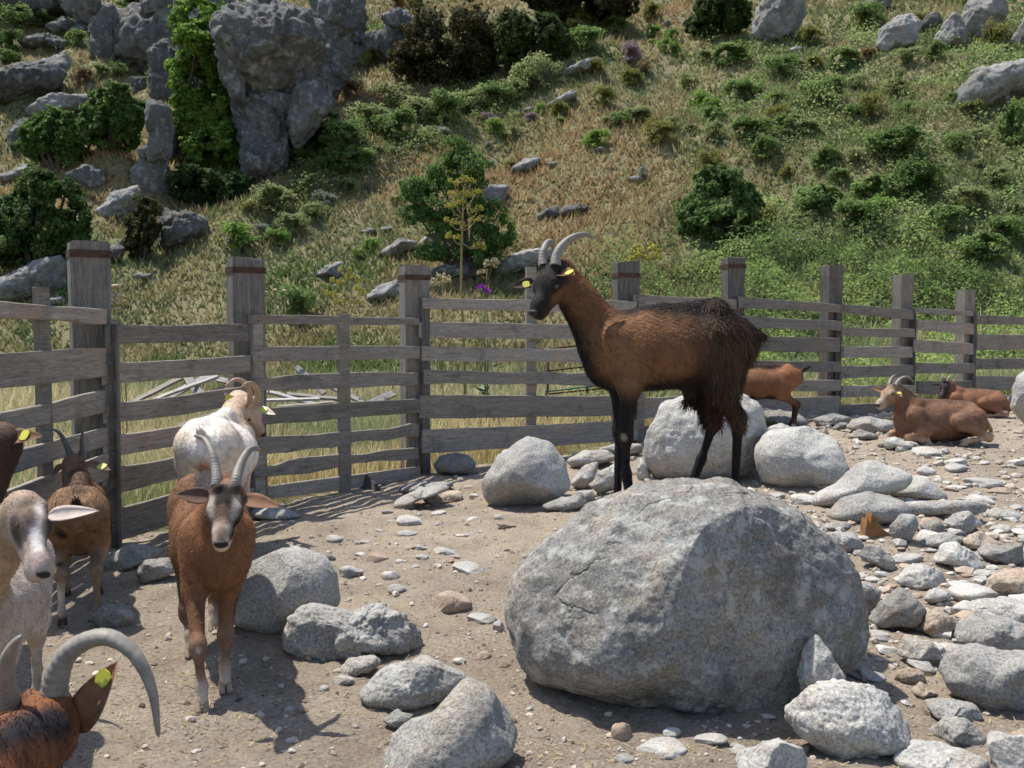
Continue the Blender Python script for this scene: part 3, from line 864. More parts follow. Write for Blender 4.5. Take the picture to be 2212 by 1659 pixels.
def pebbles(name, n, smin, smax, c0, c1, label, right=False, nico=0):
    xy = scatter_pen(n * (3 if right else 1), 2.4, 14, 0.8)
    if right:
        wgt = sstep(0.2, 2.2, xy[:, 0]) * sstep(3.6, 4.8, xy[:, 1]) * (0.35 + 0.65 * sstep(-.15, .25, fbm(v3(xy[:, 0], xy[:, 1]) * 1.3, 66, 3)))
        xy = xy[rng.random(len(xy)) < wgt][:n]
    n = len(xy)
    Vn, F = ico(nico)
    nv = len(Vn)
    s = smin * (smax / smin) ** (rng.random(n) ** 2.2) * (0.75 + 0.06 * xy[:, 1])
    z = Hg(xy[:, 0], xy[:, 1])
    a = rng.uniform(0, 6.28, n)
    sc = np.stack([s * rng.uniform(.8, 1.4, n), s * rng.uniform(.6, 1.1, n), s * rng.uniform(.4, .8, n)], -1)
    P = Vn[None] * (1 + rng.uniform(-.22, .22, (n, nv, 1))) * sc[:, None]
    ca, sa = np.cos(a)[:, None], np.sin(a)[:, None]
    X = P[..., 0] * ca - P[..., 1] * sa + xy[:, :1]
    Yy = P[..., 0] * sa + P[..., 1] * ca + xy[:, 1:]
    Z = P[..., 2] + (z + sc[:, 2] * .3)[:, None]
    V = np.stack([X, Yy, Z], -1).reshape(-1, 3)
    FF = (F[None] + (np.arange(n) * nv)[:, None, None]).reshape(-1, 3)
    t = rng.random(n)[:, None]
    c = np.array(c0) * (1 - t) + np.array(c1) * t
    c = np.repeat(c * rng.uniform(.75, 1.2, (n, 1)), nv, 0)
    return tag(link(name, mesh(name, V, FF, M['gravel'], c, smooth=False)), label, kind='stuff')

pebbles('gravel', 1600, .006, .024, (0.45, 0.40, 0.345), (0.38, 0.31, 0.25), 'small pale pebbles strewn over the dirt')
pebbles('rubble_gravel', 3000, .010, .048, (0.42, 0.395, 0.35), (0.33, 0.265, 0.205), 'pale gravel and chips in the rubble', right=True)
pebbles('clods', 3400, .005, .017, (0.11, 0.085, 0.065), (0.30, 0.235, 0.18), 'dark clods and droppings on the dirt', nico=-1)
pebbles('grit', 3200, .003, .009, (0.42, 0.36, 0.29), (0.20, 0.15, 0.11), 'coarse grit on the dirt', nico=-1)
pebbles('fence_side_clods', 900, .006, .02, (0.13, 0.105, 0.085), (0.25, 0.19, 0.15), 'dark crumbs of earth among the rubble', right=True, nico=-1)

def straws(n):
    xy = scatter_pen(n, 2.2, 9, 0.7)
    keep = rng.random(n) < sstep(-.25, .3, fbm(v3(xy[:, 0], xy[:, 1]) * 1.1, 91, 3)) + .12
    xy = xy[keep]; n = len(xy)
    a = rng.uniform(0, 6.28, n); L = rng.uniform(.012, .04, n); w_ = rng.uniform(.0012, .0024, n)
    z = Hg(xy[:, 0], xy[:, 1]) + .004
    d = np.stack([np.cos(a), np.sin(a), rng.uniform(-.1, .35, n)], -1)
    p = np.stack([-np.sin(a), np.cos(a), np.zeros(n)], -1)
    c = np.stack([xy[:, 0], xy[:, 1], z], -1)
    V = np.stack([c - p * w_[:, None], c + p * w_[:, None], c + d * L[:, None] + p * w_[:, None] * .6, c + d * L[:, None] - p * w_[:, None] * .6], 1).reshape(-1, 3)
    q = np.arange(n * 4).reshape(-1, 4)
    col = np.repeat(np.array((0.52, 0.41, 0.22)) * rng.uniform(.6, 1.2, (n, 1)), 4, 0)
    tag(link('straw_litter', mesh('straw_litter', V, q, M['grass'], col, False)), 'bits of dry straw trodden into the dirt', kind='stuff')
straws(9000)
# broken piece of orange wood among the stones
gp = ground(1895, 1160)
parts = []
for k, (dx, hh, ww) in enumerate(((0, .135, .045), (.045, .085, .045), (.095, .045, .06), (-.035, .10, .03))):
    bx = np.array([(x, y, z) for x in (-ww / 2, ww / 2) for y in (-.03, .03) for z in (-.03, hh - (x > 0) * .03)], float)
    bx[:, 0] += dx
    parts.append((bx, [np.array([(0, 1, 3, 2), (4, 6, 7, 5), (0, 4, 5, 1), (2, 3, 7, 6), (0, 2, 6, 4), (1, 5, 7, 3)])]))
Vj, Fj, _ = join(parts)
o = tag(link('broken_wood', mesh('broken_wood', Vj, Fj, M['broken_wood'], None, False), None, gp + np.array((-.04, .02, .01))), 'splintered chunk of orange brown wood standing among pale stones', 'wood')
o.rotation_euler = (0, .12, .25)
# ------------------------------------------------------------------ fence
fence = empty('board_fence', (0.0, 9.0, 0.0), 'weathered board fence on old railway sleeper posts enclosing the goat pen', 'fence')

def board(x0, t0, b0, Y0, x1, t1, b1, Y1, name='board', mat='board', thick=0.028, wav=0.006, seed=0, off=0.0):
    """a plank with uneven edges from one end to the other; t/b: upper and lower edge"""
    A0, A1 = at(x0, t0, Y0), at(x1, t1, Y1)
    B0, B1 = at(x0, b0, Y0), at(x1, b1, Y1)
    n = 18
    t = np.linspace(0, 1, n)[:, None]
    top = A0 * (1 - t) + A1 * t
    bot = B0 * (1 - t) + B1 * t
    ax = (A1 - A0); ax[2] = 0; Ln = np.linalg.norm(ax); ax /= Ln
    nrm = np.array((ax[1], -ax[0], 0))            # towards the pen
    q = v3(t[:, 0] * Ln * 1.7, seed * 3.1)
    top[:, 2] += wav * fbm(q, 1, 3) * 1.0
    bot[:, 2] += wav * fbm(q + 9, 2, 3) * 1.0
    bow = (0.012 * fbm(q * .5 + 4, 5, 2))[:, None] * nrm
    fr_t, fr_b = top + bow + nrm * off, bot + bow + nrm * off
    c0 = (A0 + A1 + B0 + B1) / 4
    rings = []
    for k in range(n):
        u = np.array((0, 0, 1.0)); e = 0.004
        rings.append([fr_t[k] - u * e, fr_t[k] - nrm * e, fr_t[k] - nrm * (thick - e), fr_t[k] - nrm * thick - u * e,
                      fr_b[k] - nrm * thick + u * e, fr_b[k] - nrm * (thick - e), fr_b[k] - nrm * e, fr_b[k] + u * e])
    W = np.array(rings).reshape(-1, 3) - c0
    L = np.stack([W @ ax, W @ -nrm, W[:, 2]], -1)
    m8 = 8
    i = np.arange(n - 1)[:, None] * m8; j = np.arange(m8)[None]
    qd = np.stack([i + j, i + (j + 1) % m8, i + m8 + (j + 1) % m8, i + m8 + j], -1).reshape(-1, 4)
    e0 = np.array([(0, 7, 6, 1), (1, 6, 5, 2), (2, 5, 4, 3)])
    e1 = np.array([(0, 1, 6, 7), (1, 2, 5, 6), (2, 3, 4, 5)]) + (n - 1) * m8
    me = mesh(name, L, [np.concatenate([qd, e0, e1])], M[mat], None, False)
    o = link(name, me, fence, Vector(c0) - fence.location)
    o.rotation_euler = (0, 0, math.atan2(ax[1], ax[0]))
    return o

SECT = [
 # (xl, Yl, xr, Yr, boards (tl, bl, tr, br))
 (-70, 4.62, 231, 5.86, [(646, 688, 667, 696), (771, 843, 750, 815), (905, 952, 844, 891), (1000, 1052, 921, 962), (1092, 1150, 980, 1036), (1180, 1240, 1047, 1098), (1290, 1370, 1130, 1176)]),
 (232, 5.86, 541, 7.17, [(701, 743, 701, 737), (787, 830, 768, 803), (872, 916, 834, 873), (943, 986, 905, 943), (1017, 1069, 955, 1000), (1108, 1176, 1020, 1083)]),
 (545, 7.19, 908, 8.80, [(679, 699, 686, 704), (748, 780, 748, 776), (815, 847, 803, 834), (884, 919, 860, 891), (948, 981, 917, 944), (1006, 1037, 964, 988), (1054, 1084, 1008, 1034)]),
 (912, 8.80, 1378, 9.93, [(642, 667, 650, 675), (696, 731, 702, 735), (748, 778, 756, 786), (803, 830, 808, 833), (854, 904, 856, 897), (929, 980, 908, 951)]),
 (1366, 9.94, 1596, 10.93, [(636, 659, 648, 668), (702, 732, 694, 724), (752, 784, 742, 772), (806, 834, 796, 824), (862, 906, 848, 886), (924, 950, 902, 926)]),
 (1600, 10.94, 1819, 11.43, [(640, 665, 657, 676), (682, 706, 694, 716), (726, 758, 729, 761), (779, 803, 781, 805), (822, 847, 820, 845), (860, 902, 855, 897)]),
 (1817, 11.43, 1977, 12.25, [(657, 677, 669, 691), (707, 726, 711, 729), (749, 771, 749, 773), (791, 817, 788, 813), (833, 859, 832, 855), (874, 902, 870, 894)]),
 (1978, 12.25, 2106, 13.16, [(664, 677, 672, 684), (691, 712, 699, 723), (734, 761, 743, 766), (783, 807, 785, 807), (823, 852, 822, 850), (868, 892, 862, 884)]),
 (2107, 13.16, 2300, 14.5, [(681, 699, 686, 703), (723, 756, 725, 757), (775, 798, 772, 795), (813, 844, 811, 838), (857, 884, 849, 872)]),
]
sd = 0
nail_parts = []
for si, (xl, Yl, xr, Yr, bs) in enumerate(SECT):
    for bi, (tl, bl, tr, br) in enumerate(bs):
        sd += 1
        thick = 0.028
        wv = 0.007
        if si == 0 and bi == 0: thick, wv = 0.075, 0.012
        if (si, bi) in ((2, 2), (3, 3), (2, 4), (2, 5)): wv = 0.022
        jit = ((sd * 37) % 11 - 5) * 1.1
        board(xl + (jit if si not in (0, 1) else 0), tl, bl, Yl, xr - (abs(jit) if si else 0), tr, br, Yr, thick=thick, wav=wv, seed=sd, off=0.003 * (sd % 3))
        for (px, pt, pb, Yy) in ((xl + 14, tl, bl, Yl), (xr - 14, tr, br, Yr)):
            for f_ in (.28, .72):
                p = at(px, pt + (pb - pt) * f_, Yy)
                Vn, F = ico(1)
                nail_parts.append((Vn * np.array((.006, .016, .006)) + p + np.array((0.0, -.006, 0)), [F]))
Vj, Fj, _ = join(nail_parts)
tag(link('nail_heads', mesh('nail_heads', Vj - np.array(fence.location), Fj, M['dark_wood']), fence), None, kind='stuff')

def post(px, wpx, top, Y, band, lean=0.0, dy=0.13, wid=None, dep=0.15, rz=None, mat='sleeper', bottom=None, chip=0.02, name='post', seed=1):
    Yp = Y + dy
    P = at(px, top, Yp)
    wm = wid or wpx * Yp / FPX * 0.86
    zb = (H1(P[0], P[1]) - 0.25) if bottom is None else bottom
    h = P[2] - zb
    n = 16
    rngp = np.random.default_rng(seed)
    V = []
    prof = [(-.5, -.44), (-.44, -.5), (.44, -.5), (.5, -.44), (.5, .44), (.44, .5), (-.44, .5), (-.5, .44)]
    for k in range(n):
        z = h * k / (n - 1)
        wob = 1 + 0.018 * math.sin(k * 1.3 + seed) + 0.02 * rngp.uniform(-1, 1)
        for (a, b) in prof:
            zz = z
            if k == n - 1:
                zz = z + chip * rngp.uniform(-1, .6)
            V.append((a * wm * wob + lean * z, b * dep * wob, zz))
    V = np.array(V)
    m8 = 8
    i = np.arange(n - 1)[:, None] * m8; j = np.arange(m8)[None]
    q = np.stack([i + j, i + (j + 1) % m8, i + m8 + (j + 1) % m8, i + m8 + j], -1).reshape(-1, 4)
    top_f = np.array([(0, 1, 2, 3), (0, 3, 4, 7), (4, 5, 6, 7)]) + (n - 1) * m8
    me = mesh(name, V, [np.concatenate([q, top_f])], M[mat], None, False)
    o = link(name, me, fence, Vector((P[0], P[1], zb)) - fence.location)
    if rz is not None: o.rotation_euler = (0, 0, rz)
    if band:
        bz = h - band
        bw, bd = wm / 2 + .006, dep / 2 + .006
        B = np.array([(s * bw, t * bd, bz + zz) for zz in (-.022, .022) for s, t in ((-1, -1), (1, -1), (1, 1), (-1, 1))])
        Bi = B * np.array((.985, .985, 1))
        VV = np.concatenate([B, Bi]); VV[:, 0] += lean * bz
        qq = []
        for k in range(4):
            k2 = (k + 1) % 4
            qq += [(k, k2, k2 + 4, k + 4), (k + 8, k + 12, k2 + 12, k2 + 8), (k + 4, k2 + 4, k2 + 12, k + 12), (k, k + 8, k2 + 8, k2)]
        tag(link('iron_band', mesh('iron_band', VV, [np.array(qq)], M['rust'], None, False), o), 'rusty flat iron band round the post top')
    return o

post(188, 92, 522, 5.86, .075, 0.004, dy=.12, rz=.55, dep=.14, seed=3)
post(529, 82, 559, 7.17, .085, 0.002, dy=.12, rz=.62, dep=.14, seed=4)
post(895, 66, 573, 8.80, .11, 0.0, dy=.12, rz=.5, dep=.15, seed=5)
post(1352, 60, 565, 9.93, .14, 0.0, dy=.13, rz=.35, dep=.15, seed=6)
post(1583, 50, 558, 10.93, .09, 0.004, dy=.13, rz=.35, dep=.15, seed=7)
post(1797, 48, 573, 11.43, 0, 0.0, dy=.13, rz=.5, dep=.16, seed=8)
post(1950, 42, 594, 12.25, 0, 0.004, dy=.13, rz=.5, dep=.16, seed=9)
post(2086, 37, 627, 13.16, 0, 0.0, dy=.13, rz=.5, dep=.16, seed=10)
# thinner uprights nailed behind the boards and stiles at the corners
post(86, 32, 620, 5.20, 0, 0.004, dy=.075, wid=.075, dep=.045, rz=1.2, mat='board', name='upright', chip=.004, seed=21)
post(741, 38, 678, 7.95, 0, 0.0, dy=.06, wid=.125, dep=.03, rz=.97, mat='board', name='upright', chip=.004, seed=22)
post(1147, 27, 577, 9.38, 0, 0.0, dy=.05, wid=.11, dep=.03, rz=.5, mat='board', name='upright', chip=.004, seed=23)
post(236, 26, 690, 5.86, 0, 0.012, dy=.05, wid=.07, dep=.05, rz=1.2, mat='board', name='upright', chip=.004, seed=24)
post(243, 12, 700, 5.86, 0, 0.012, dy=.0, wid=.02, dep=.03, rz=1.2, mat='dark_wood', name='upright', chip=.004, seed=25)  # dark strip standing in for the shaded edge and gap of the stile
post(553, 30, 682, 7.2, 0, 0.0, dy=.07, wid=.10, dep=.05, rz=.97, mat='board', name='upright', chip=.004, seed=26)
post(918, 26, 644, 8.80, 0, 0.0, dy=.05, wid=.075, dep=.04, rz=.5, mat='dark_wood', name='upright', chip=.004, seed=27)
post(1384, 20, 640, 9.93, 0, 0.0, dy=.06, wid=.085, dep=.04, rz=.5, mat='board', name='upright', chip=.004, seed=28)
post(1812, 16, 660, 11.43, 0, 0.0, dy=.03, wid=.07, dep=.03, rz=.5, mat='dark_wood', name='upright', chip=.004, seed=29)
post(1975, 14, 668, 12.25, 0, 0.0, dy=.03, wid=.06, dep=.03, rz=.6, mat='dark_wood', name='upright', chip=.004, seed=30)
post(2107, 14, 672, 13.16, 0, 0.0, dy=.03, wid=.06, dep=.03, rz=.6, mat='dark_wood', name='upright', chip=.004, seed=31)

# ---- loose planks behind and under the fence
def plank(p0, p1, wd, th, label, group, mat='grey_plank', roll=0.0):
    p0, p1 = np.array(p0, float), np.array(p1, float)
    L = np.linalg.norm(p1 - p0)
    n = 7
    V = []
    rngp = np.random.default_rng(int(L * 1000) + int(wd * 7000))
    for k in range(n):
        x = -L / 2 + L * k / (n - 1)
        e = rngp.uniform(-.05, .05) * wd
        bz = rngp.uniform(-1, 1) * .003
        V += [(x, -wd / 2 + e, -th / 2 + bz), (x, wd / 2 + e * .5, -th / 2 + bz), (x, wd / 2 + e * .5, th / 2 + bz), (x, -wd / 2 + e, th / 2 + bz)]
    V = np.array(V)
    i = np.arange(n - 1)[:, None] * 4; j = np.arange(4)[None]
    q = np.stack([i + j, i + 4 + j, i + 4 + (j + 1) % 4, i + (j + 1) % 4], -1).reshape(-1, 4)
    q = np.concatenate([q, [(0, 1, 2, 3)], [((n - 1) * 4 + 3, (n - 1) * 4 + 2, (n - 1) * 4 + 1, (n - 1) * 4)]])
    o = link('loose_plank', mesh('loose_plank', V, [q], M[mat], None, False), None, (p0 + p1) / 2)
    d = Vector(p1 - p0).normalized()
    q1 = d.to_track_quat('X', 'Z')
    o.rotation_mode = 'QUATERNION'
    o.rotation_quaternion = q1 @ Matrix.Rotation(roll, 3, 'X').to_quaternion()
    return tag(o, label, 'plank', group)

random.seed(31)
PX = [((285, 862, 8.6), (420, 790, 9.0), .10, .3), ((320, 872, 8.5), (500, 776, 9.2), .11, .5), ((300, 868, 8.3), (470, 800, 8.8), .08, .2), ((400, 800, 8.9), (440, 850, 8.5), .12, .9), ((440, 848, 8.9), (560, 800, 9.3), .10, .4),
      ((470, 812, 9.2), (580, 835, 9.1), .09, .7), ((555, 832, 9.4), (700, 868, 9.4), .12, .2), ((570, 858, 9.2), (690, 850, 9.3), .11, .15), ((600, 872, 9.0), (720, 858, 9.1), .13, .1), ((620, 845, 9.6), (740, 852, 9.7), .10, .3),
      ((640, 786, 10.2), (700, 840, 9.9), .09, .5), ((615, 822, 9.9), (668, 800, 10.1), .10, .8), ((385, 915, 8.0), (500, 870, 8.2), .11, .3), ((330, 950, 7.8), (470, 905, 8.0), .09, .5), ((700, 822, 9.9), (800, 866, 9.8), .10, .4), ((790, 870, 10), (850, 838, 10.2), .14, .6)]
for k, (a, b, wd, rl) in enumerate(PX):
    plank(at(*a) - np.array((0, 0, .03)), at(*b) - np.array((0, 0, .05)), wd * .62, .022, 'bleached grey plank from the collapsed heap behind the fence', 'planks of the heap behind the fence', 'grey_plank' if k % 4 else 'board', rl)
plank(at(780, 1040, 8.22), at(826, 1088, 8.0), .16, .025, 'dark triangular board end leaning under the fence', None, 'dark_wood', 1.2)
# rusty metal rack behind the fence
rk = ground(1235, 905); Yr = 11.0
rack = empty('metal_rack', rk, 'rusty metal rack with slanted bars standing behind the fence', 'rack')
def bar(a, b, r, mat):
    V, F = tube(np.array([a, b]) - rk, r, 6)
    link('bar', mesh('bar', V, F, M[mat]), rack)
lx0, lx1 = 1183, 1268
for (px, Y, mt) in ((1183, 10.7, 'rust'), (1268, 10.9, 'green_paint'), (1325, 11.0, 'rust')):
    p = at(px, 800, Y)
    q_ = at(px, 770, Y)
    bar((p[0], p[1], H1(p[0], p[1]) - .05), (p[0], p[1], q_[2]), .016, mt)
for (y0, y1, mt) in ((755, 742, 'rust'), (802, 790, 'rust'), (846, 834, 'green_paint'), (852, 842, 'rust'), (912, 904, 'green_paint'), (780, 766, 'rust')):
    bar(at(1178, y0, 10.68), at(1335, y1 - 6, 11.02), .010, mt)
# ------------------------------------------------------------------ goats
def nz(v):
    v = np.asarray(v, float)
    return v / (np.linalg.norm(v) + 1e-12)

def seg_dist(P, pr):
    a, b, ra, rb, lat, ls = pr[:6]
    ba = b - a
    L2 = max(ba @ ba, 1e-10)
    q = P - a
    h = np.clip((q @ ba) / L2, 0, 1)
    q = q - h[..., None] * ba
    if ls != 1.0:
        q = q + (q @ lat)[..., None] * lat * (ls - 1)
    return np.sqrt((q * q).sum(-1)) - (ra + (rb - ra) * h)

def surface(prims, h, k=0.035):
    lo = np.min([np.minimum(p[0] - p[2], p[1] - p[3]) for p in prims], axis=0) - 0.03
    hi = np.max([np.maximum(p[0] + p[2], p[1] + p[3]) for p in prims], axis=0) + 0.03
    n = np.ceil((hi - lo) / h).astype(int) + 1
    ax = [lo[i] + np.arange(n[i]) * h for i in range(3)]
    f = np.full(n, 0.25)
    for p in prims:
        r = max(p[2], p[3]) + k + 0.02
        l = np.maximum(((np.minimum(p[0], p[1]) - r - lo) / h).astype(int), 0)
        u = np.minimum(((np.maximum(p[0], p[1]) + r - lo) / h).astype(int) + 2, n)
        X, Y, Z = np.meshgrid(ax[0][l[0]:u[0]], ax[1][l[1]:u[1]], ax[2][l[2]:u[2]], indexing='ij')
        d = seg_dist(np.stack([X, Y, Z], -1), p)
        kk = min(k, 0.9 * min(p[2], p[3]) + 0.006)
        sl = f[l[0]:u[0], l[1]:u[1], l[2]:u[2]]
        hh = np.clip(kk - np.abs(sl - d), 0, None) / kk
        f[l[0]:u[0], l[1]:u[1], l[2]:u[2]] = np.minimum(sl, d) - hh * hh * kk * 0.25
    # naive surface nets
    s = f < 0
    c = np.zeros(np.array(f.shape) - 1, dtype=np.int8)
    for dx in (0, 1):
        for dy in (0, 1):
            for dz in (0, 1):
                c += s[dx:dx + c.shape[0], dy:dy + c.shape[1], dz:dz + c.shape[2]]
    act = np.argwhere((c > 0) & (c < 8))
    idx = np.full(c.shape, -1, dtype=np.int64)
    idx[tuple(act.T)] = np.arange(len(act))
    acc = np.zeros((len(act), 3)); cnt = np.zeros(len(act))
    corners = [(0, 0, 0), (1, 0, 0), (0, 1, 0), (1, 1, 0), (0, 0, 1), (1, 0, 1), (0, 1, 1), (1, 1, 1)]
    val = [f[tuple((act + np.array(o)).T)] for o in corners]
    for i in range(8):
        for j in range(i + 1, 8):
            oi, oj = np.array(corners[i]), np.array(corners[j])
            if np.abs(oi - oj).sum() != 1:
                continue
            x = (val[i] < 0) != (val[j] < 0)
            t = np.where(x, val[i] / np.where(x, val[i] - val[j], 1), 0)
            acc += np.where(x[:, None], oi + t[:, None] * (oj - oi), 0)
            cnt += x
    V = lo + (act + acc / cnt[:, None]) * h
    quads = []
    for axis in range(3):
        o1, o2 = [(1, 2), (2, 0), (0, 1)][axis]
        sa = [slice(None)] * 3; sb = [slice(None)] * 3
        sa[axis] = slice(0, -1); sb[axis] = slice(1, None)
        ch = s[tuple(sa)] != s[tuple(sb)]
        e = np.argwhere(ch)
        e = e[(e[:, o1] > 0) & (e[:, o2] > 0) & (e[:, o1] < f.shape[o1] - 1) & (e[:, o2] < f.shape[o2] - 1)]
        u1 = np.zeros(3, int); u1[o1] = 1
        u2 = np.zeros(3, int); u2[o2] = 1
        q = np.stack([idx[tuple((e - u1 - u2).T)], idx[tuple((e - u2).T)], idx[tuple(e.T)], idx[tuple((e - u1).T)]], -1)
        inside = s[tuple(e.T)]
        q[~inside] = q[~inside][:, ::-1]
        quads.append(q)
    Q = np.concatenate(quads)
    return V, Q[(Q >= 0).all(1)]

def vnormals(V, Q):
    n = np.cross(V[Q[:, 2]] - V[Q[:, 0]], V[Q[:, 3]] - V[Q[:, 1]])
    N = np.zeros_like(V)
    for k in range(4):
        np.add.at(N, Q[:, k], n)
    return N / (np.linalg.norm(N, axis=1)[:, None] + 1e-12)

def strands(V, Q, N, C, Lh, flow, n, rng, width=0.0022, lift=0.28, mask=None, lenmul=1.0, clump=0.35, droop=0.25):
    """tapered hair blades rooted on the coat"""
    tri = np.concatenate([Q[:, [0, 1, 2]], Q[:, [0, 2, 3]]])
    ar = np.linalg.norm(np.cross(V[tri[:, 1]] - V[tri[:, 0]], V[tri[:, 2]] - V[tri[:, 0]]), axis=1)
    if mask is not None:
        ar = ar * mask[tri].mean(1)
    cs = np.cumsum(ar)
    pick = np.searchsorted(cs, rng.random(n) * cs[-1])
    r1, r2 = np.sqrt(rng.random(n)), rng.random(n)
    w3 = np.stack([1 - r1, r1 * (1 - r2), r1 * r2], -1)[..., None]
    T = tri[np.clip(pick, 0, len(tri) - 1)]
    P = (V[T] * w3).sum(1); Nn = (N[T] * w3).sum(1); Cc = (C[T] * w3).sum(1); Fl = (flow[T] * w3).sum(1); L = (Lh[T] * w3[..., 0]).sum(1)
    Nn = Nn / (np.linalg.norm(Nn, axis=1)[:, None] + 1e-9)
    Fl = Fl + clump * np.stack([fbm(P * 22 + o, 7, 2) for o in (0, 31, 67)], -1) + 0.18 * rng.normal(size=P.shape)
    Fl = Fl - (Fl * Nn).sum(1)[:, None] * Nn
    Fl /= np.linalg.norm(Fl, axis=1)[:, None] + 1e-9
    L = L * rng.uniform(.6, 1.25, n) * lenmul
    d1 = Fl + Nn * lift; d1 /= np.linalg.norm(d1, axis=1)[:, None]
    d2 = Fl + Nn * lift * 0.3 + np.array((0, 0, -droop)); d2 /= np.linalg.norm(d2, axis=1)[:, None]
    B = np.cross(Nn, Fl)
    wd = (width * rng.uniform(.6, 1.3, n))[:, None]
    root = P - Nn * 0.003
    mid = P + d1 * (L * .5)[:, None]
    tip = mid + d2 * (L * .55)[:, None]
    Vs = np.stack([root - B * wd * .6, root + B * wd * .6, mid + B * wd * .5, mid - B * wd * .5, tip], 1).reshape(-1, 3)
    o = np.arange(n)[:, None] * 5
    Fq = o + np.array([[0, 1, 2, 3]]); Ft = o + np.array([[3, 2, 4]])
    tint = (rng.uniform(.70, 1.30, n) + 0.25 * fbm(P * 30, 3, 2))[:, None]
    Cs = np.repeat(np.clip(Cc * tint, 0.004, 1), 5, 0)
    return Vs, [Fq, Ft], Cs

def ear_mesh(base, tip, width, nrm, thick=0.004, cup=0.35, lop=0.0):
    e = tip - base; L = np.linalg.norm(e); e /= L
    nrm = nz(nrm - e * (nrm @ e))
    b = np.cross(nrm, e)
    nu, nv_ = 12, 7
    u = np.linspace(0, 1, nu); vv = np.linspace(-1, 1, nv_)
    U, VV = np.meshgrid(u, vv, indexing='ij')
    wp = width * np.maximum(np.sin(np.pi * np.clip(U, 0, 1) ** 0.72) ** 0.75, 0.02) * (1 - 0.25 * U) + width * 0.22 * (1 - U)
    z = cup * wp * VV ** 2 - lop * U ** 2 * L
    top = base + e * (U * L)[..., None] + b * (VV * wp)[..., None] + nrm * z[..., None]
    bot = top - nrm * (thick * (1.2 - .6 * U) * (1.05 - VV ** 2))[..., None]
    V = np.concatenate([top.reshape(-1, 3), bot.reshape(-1, 3)])
    i, j = np.meshgrid(np.arange(nu - 1), np.arange(nv_ - 1), indexing='ij')
    q = np.stack([i * nv_ + j, (i + 1) * nv_ + j, (i + 1) * nv_ + j + 1, i * nv_ + j + 1], -1).reshape(-1, 4)
    off = nu * nv_
    F = [q, q[:, ::-1] + off]
    rim = [(k * nv_) for k in range(nu)] + [(nu - 1) * nv_ + k for k in range(1, nv_)] + [k * nv_ + nv_ - 1 for k in range(nu - 2, -1, -1)] + [k for k in range(nv_ - 2, 0, -1)]
    rim = np.array(rim); r2 = np.roll(rim, -1)
    F.append(np.stack([rim, rim + off, r2 + off, r2], -1))
    return V, [np.concatenate(F)], e, b, nrm, L

def horn_mesh(pts, r0, r1, ridges=24):
    pts = np.array(pts, float)
    # smooth curve through the points
    m = 90
    t = np.linspace(0, len(pts) - 1, m)
    k = np.clip(t.astype(int), 0, len(pts) - 2); f = (t - k)[:, None]
    pe = np.concatenate([[2 * pts[0] - pts[1]], pts, [2 * pts[-1] - pts[-2]]])
    p0, p1, p2, p3 = pe[k], pe[k + 1], pe[k + 2], pe[k + 3]
    C = 0.5 * ((2 * p1) + (-p0 + p2) * f + (2 * p0 - 5 * p1 + 4 * p2 - p3) * f ** 2 + (-p0 + 3 * p1 - 3 * p2 + p3) * f ** 3)
    s = np.linspace(0, 1, m)
    R = (r0 * (1 - s) ** 0.75 + r1) * (1 + 0.085 * np.abs(np.sin(s * ridges * np.pi)) * (1 - s) ** .4)
    R[-1] *= .4
    return tube(C, R, 12, True, (1.15, 0.82))

def hoof_mesh(to, fwd, s):
    fwd = nz(np.array((fwd[0], fwd[1], 0))); side = np.array((-fwd[1], fwd[0], 0))
    parts = []
    for sg in (-1, 1):
        bot = [(-.026, .004), (.030, .003), (.036, .012), (.024, .024), (-.022, .025)]
        top = [(-.022, .004), (.006, .004), (.010, .012), (.004, .019), (-.020, .020)]
        V = []
        for ring, z in ((bot, -.030), (bot, -.022), (top, .014)):
            for a, b in (ring if sg > 0 else ring[::-1]):
                V.append(to + s * (fwd * a + side * sg * b * 1.0) + np.array((0, 0, z * s)))
        V = np.array(V); n = 5
        q = []
        for r in range(2):
            for k in range(n):
                q.append((r * n + k, r * n + (k + 1) % n, (r + 1) * n + (k + 1) % n, (r + 1) * n + k))
        V = np.concatenate([V, [V[:n].mean(0)], [V[2 * n:].mean(0)]])
        t = [((k + 1) % n, k, 3 * n) for k in range(n)] + [(2 * n + k, 2 * n + (k + 1) % n, 3 * n + 1) for k in range(n)]
        parts.append((V, [np.array(q), np.array(t)]))
    V, F, _ = join(parts)
    return V, F

STAND = dict(nb=(.25, 0, .60), ch=(.235, 0, .50), rb=(.02, 0, .505), be=(-.16, 0, .505), pv=(-.28, 0, .57), ru=(-.36, 0, .575),
             wi=(.19, 0, .69), lo=(-.08, 0, .675), cr=(-.29, 0, .675), poll=(.50, 0, .92), muz=(.66, 0, .77), tb=(-.43, 0, .64), tt=(-.50, 0, .68),
             F=[(.25, .075, .56), (.19, .09, .42), (.215, .085, .245), (.21, .085, .075), (.235, .085, .032)],
             B=[(-.30, .075, .58), (-.215, .10, .40), (-.385, .085, .285), (-.36, .085, .075), (-.335, .085, .032)])
LIE = dict(nb=(.24, 0, .30), ch=(.22, 0, .18), rb=(.02, 0, .185), be=(-.16, 0, .18), pv=(-.28, 0, .175), ru=(-.36, 0, .15),
           wi=(.18, 0, .335), lo=(-.08, 0, .315), cr=(-.28, 0, .30), poll=(.36, 0, .58), muz=(.53, 0, .47), tb=(-.44, 0, .17), tt=(-.50, 0, .10),
           F=[(.24, .10, .24), (.15, .125, .12), (.33, .13, .06), (.20, .135, .035), (.15, .135, .032)],
           B=[(-.27, .11, .20), (-.10, .18, .19), (-.36, .19, .06), (-.17, .22, .035), (-.12, .225, .032)])

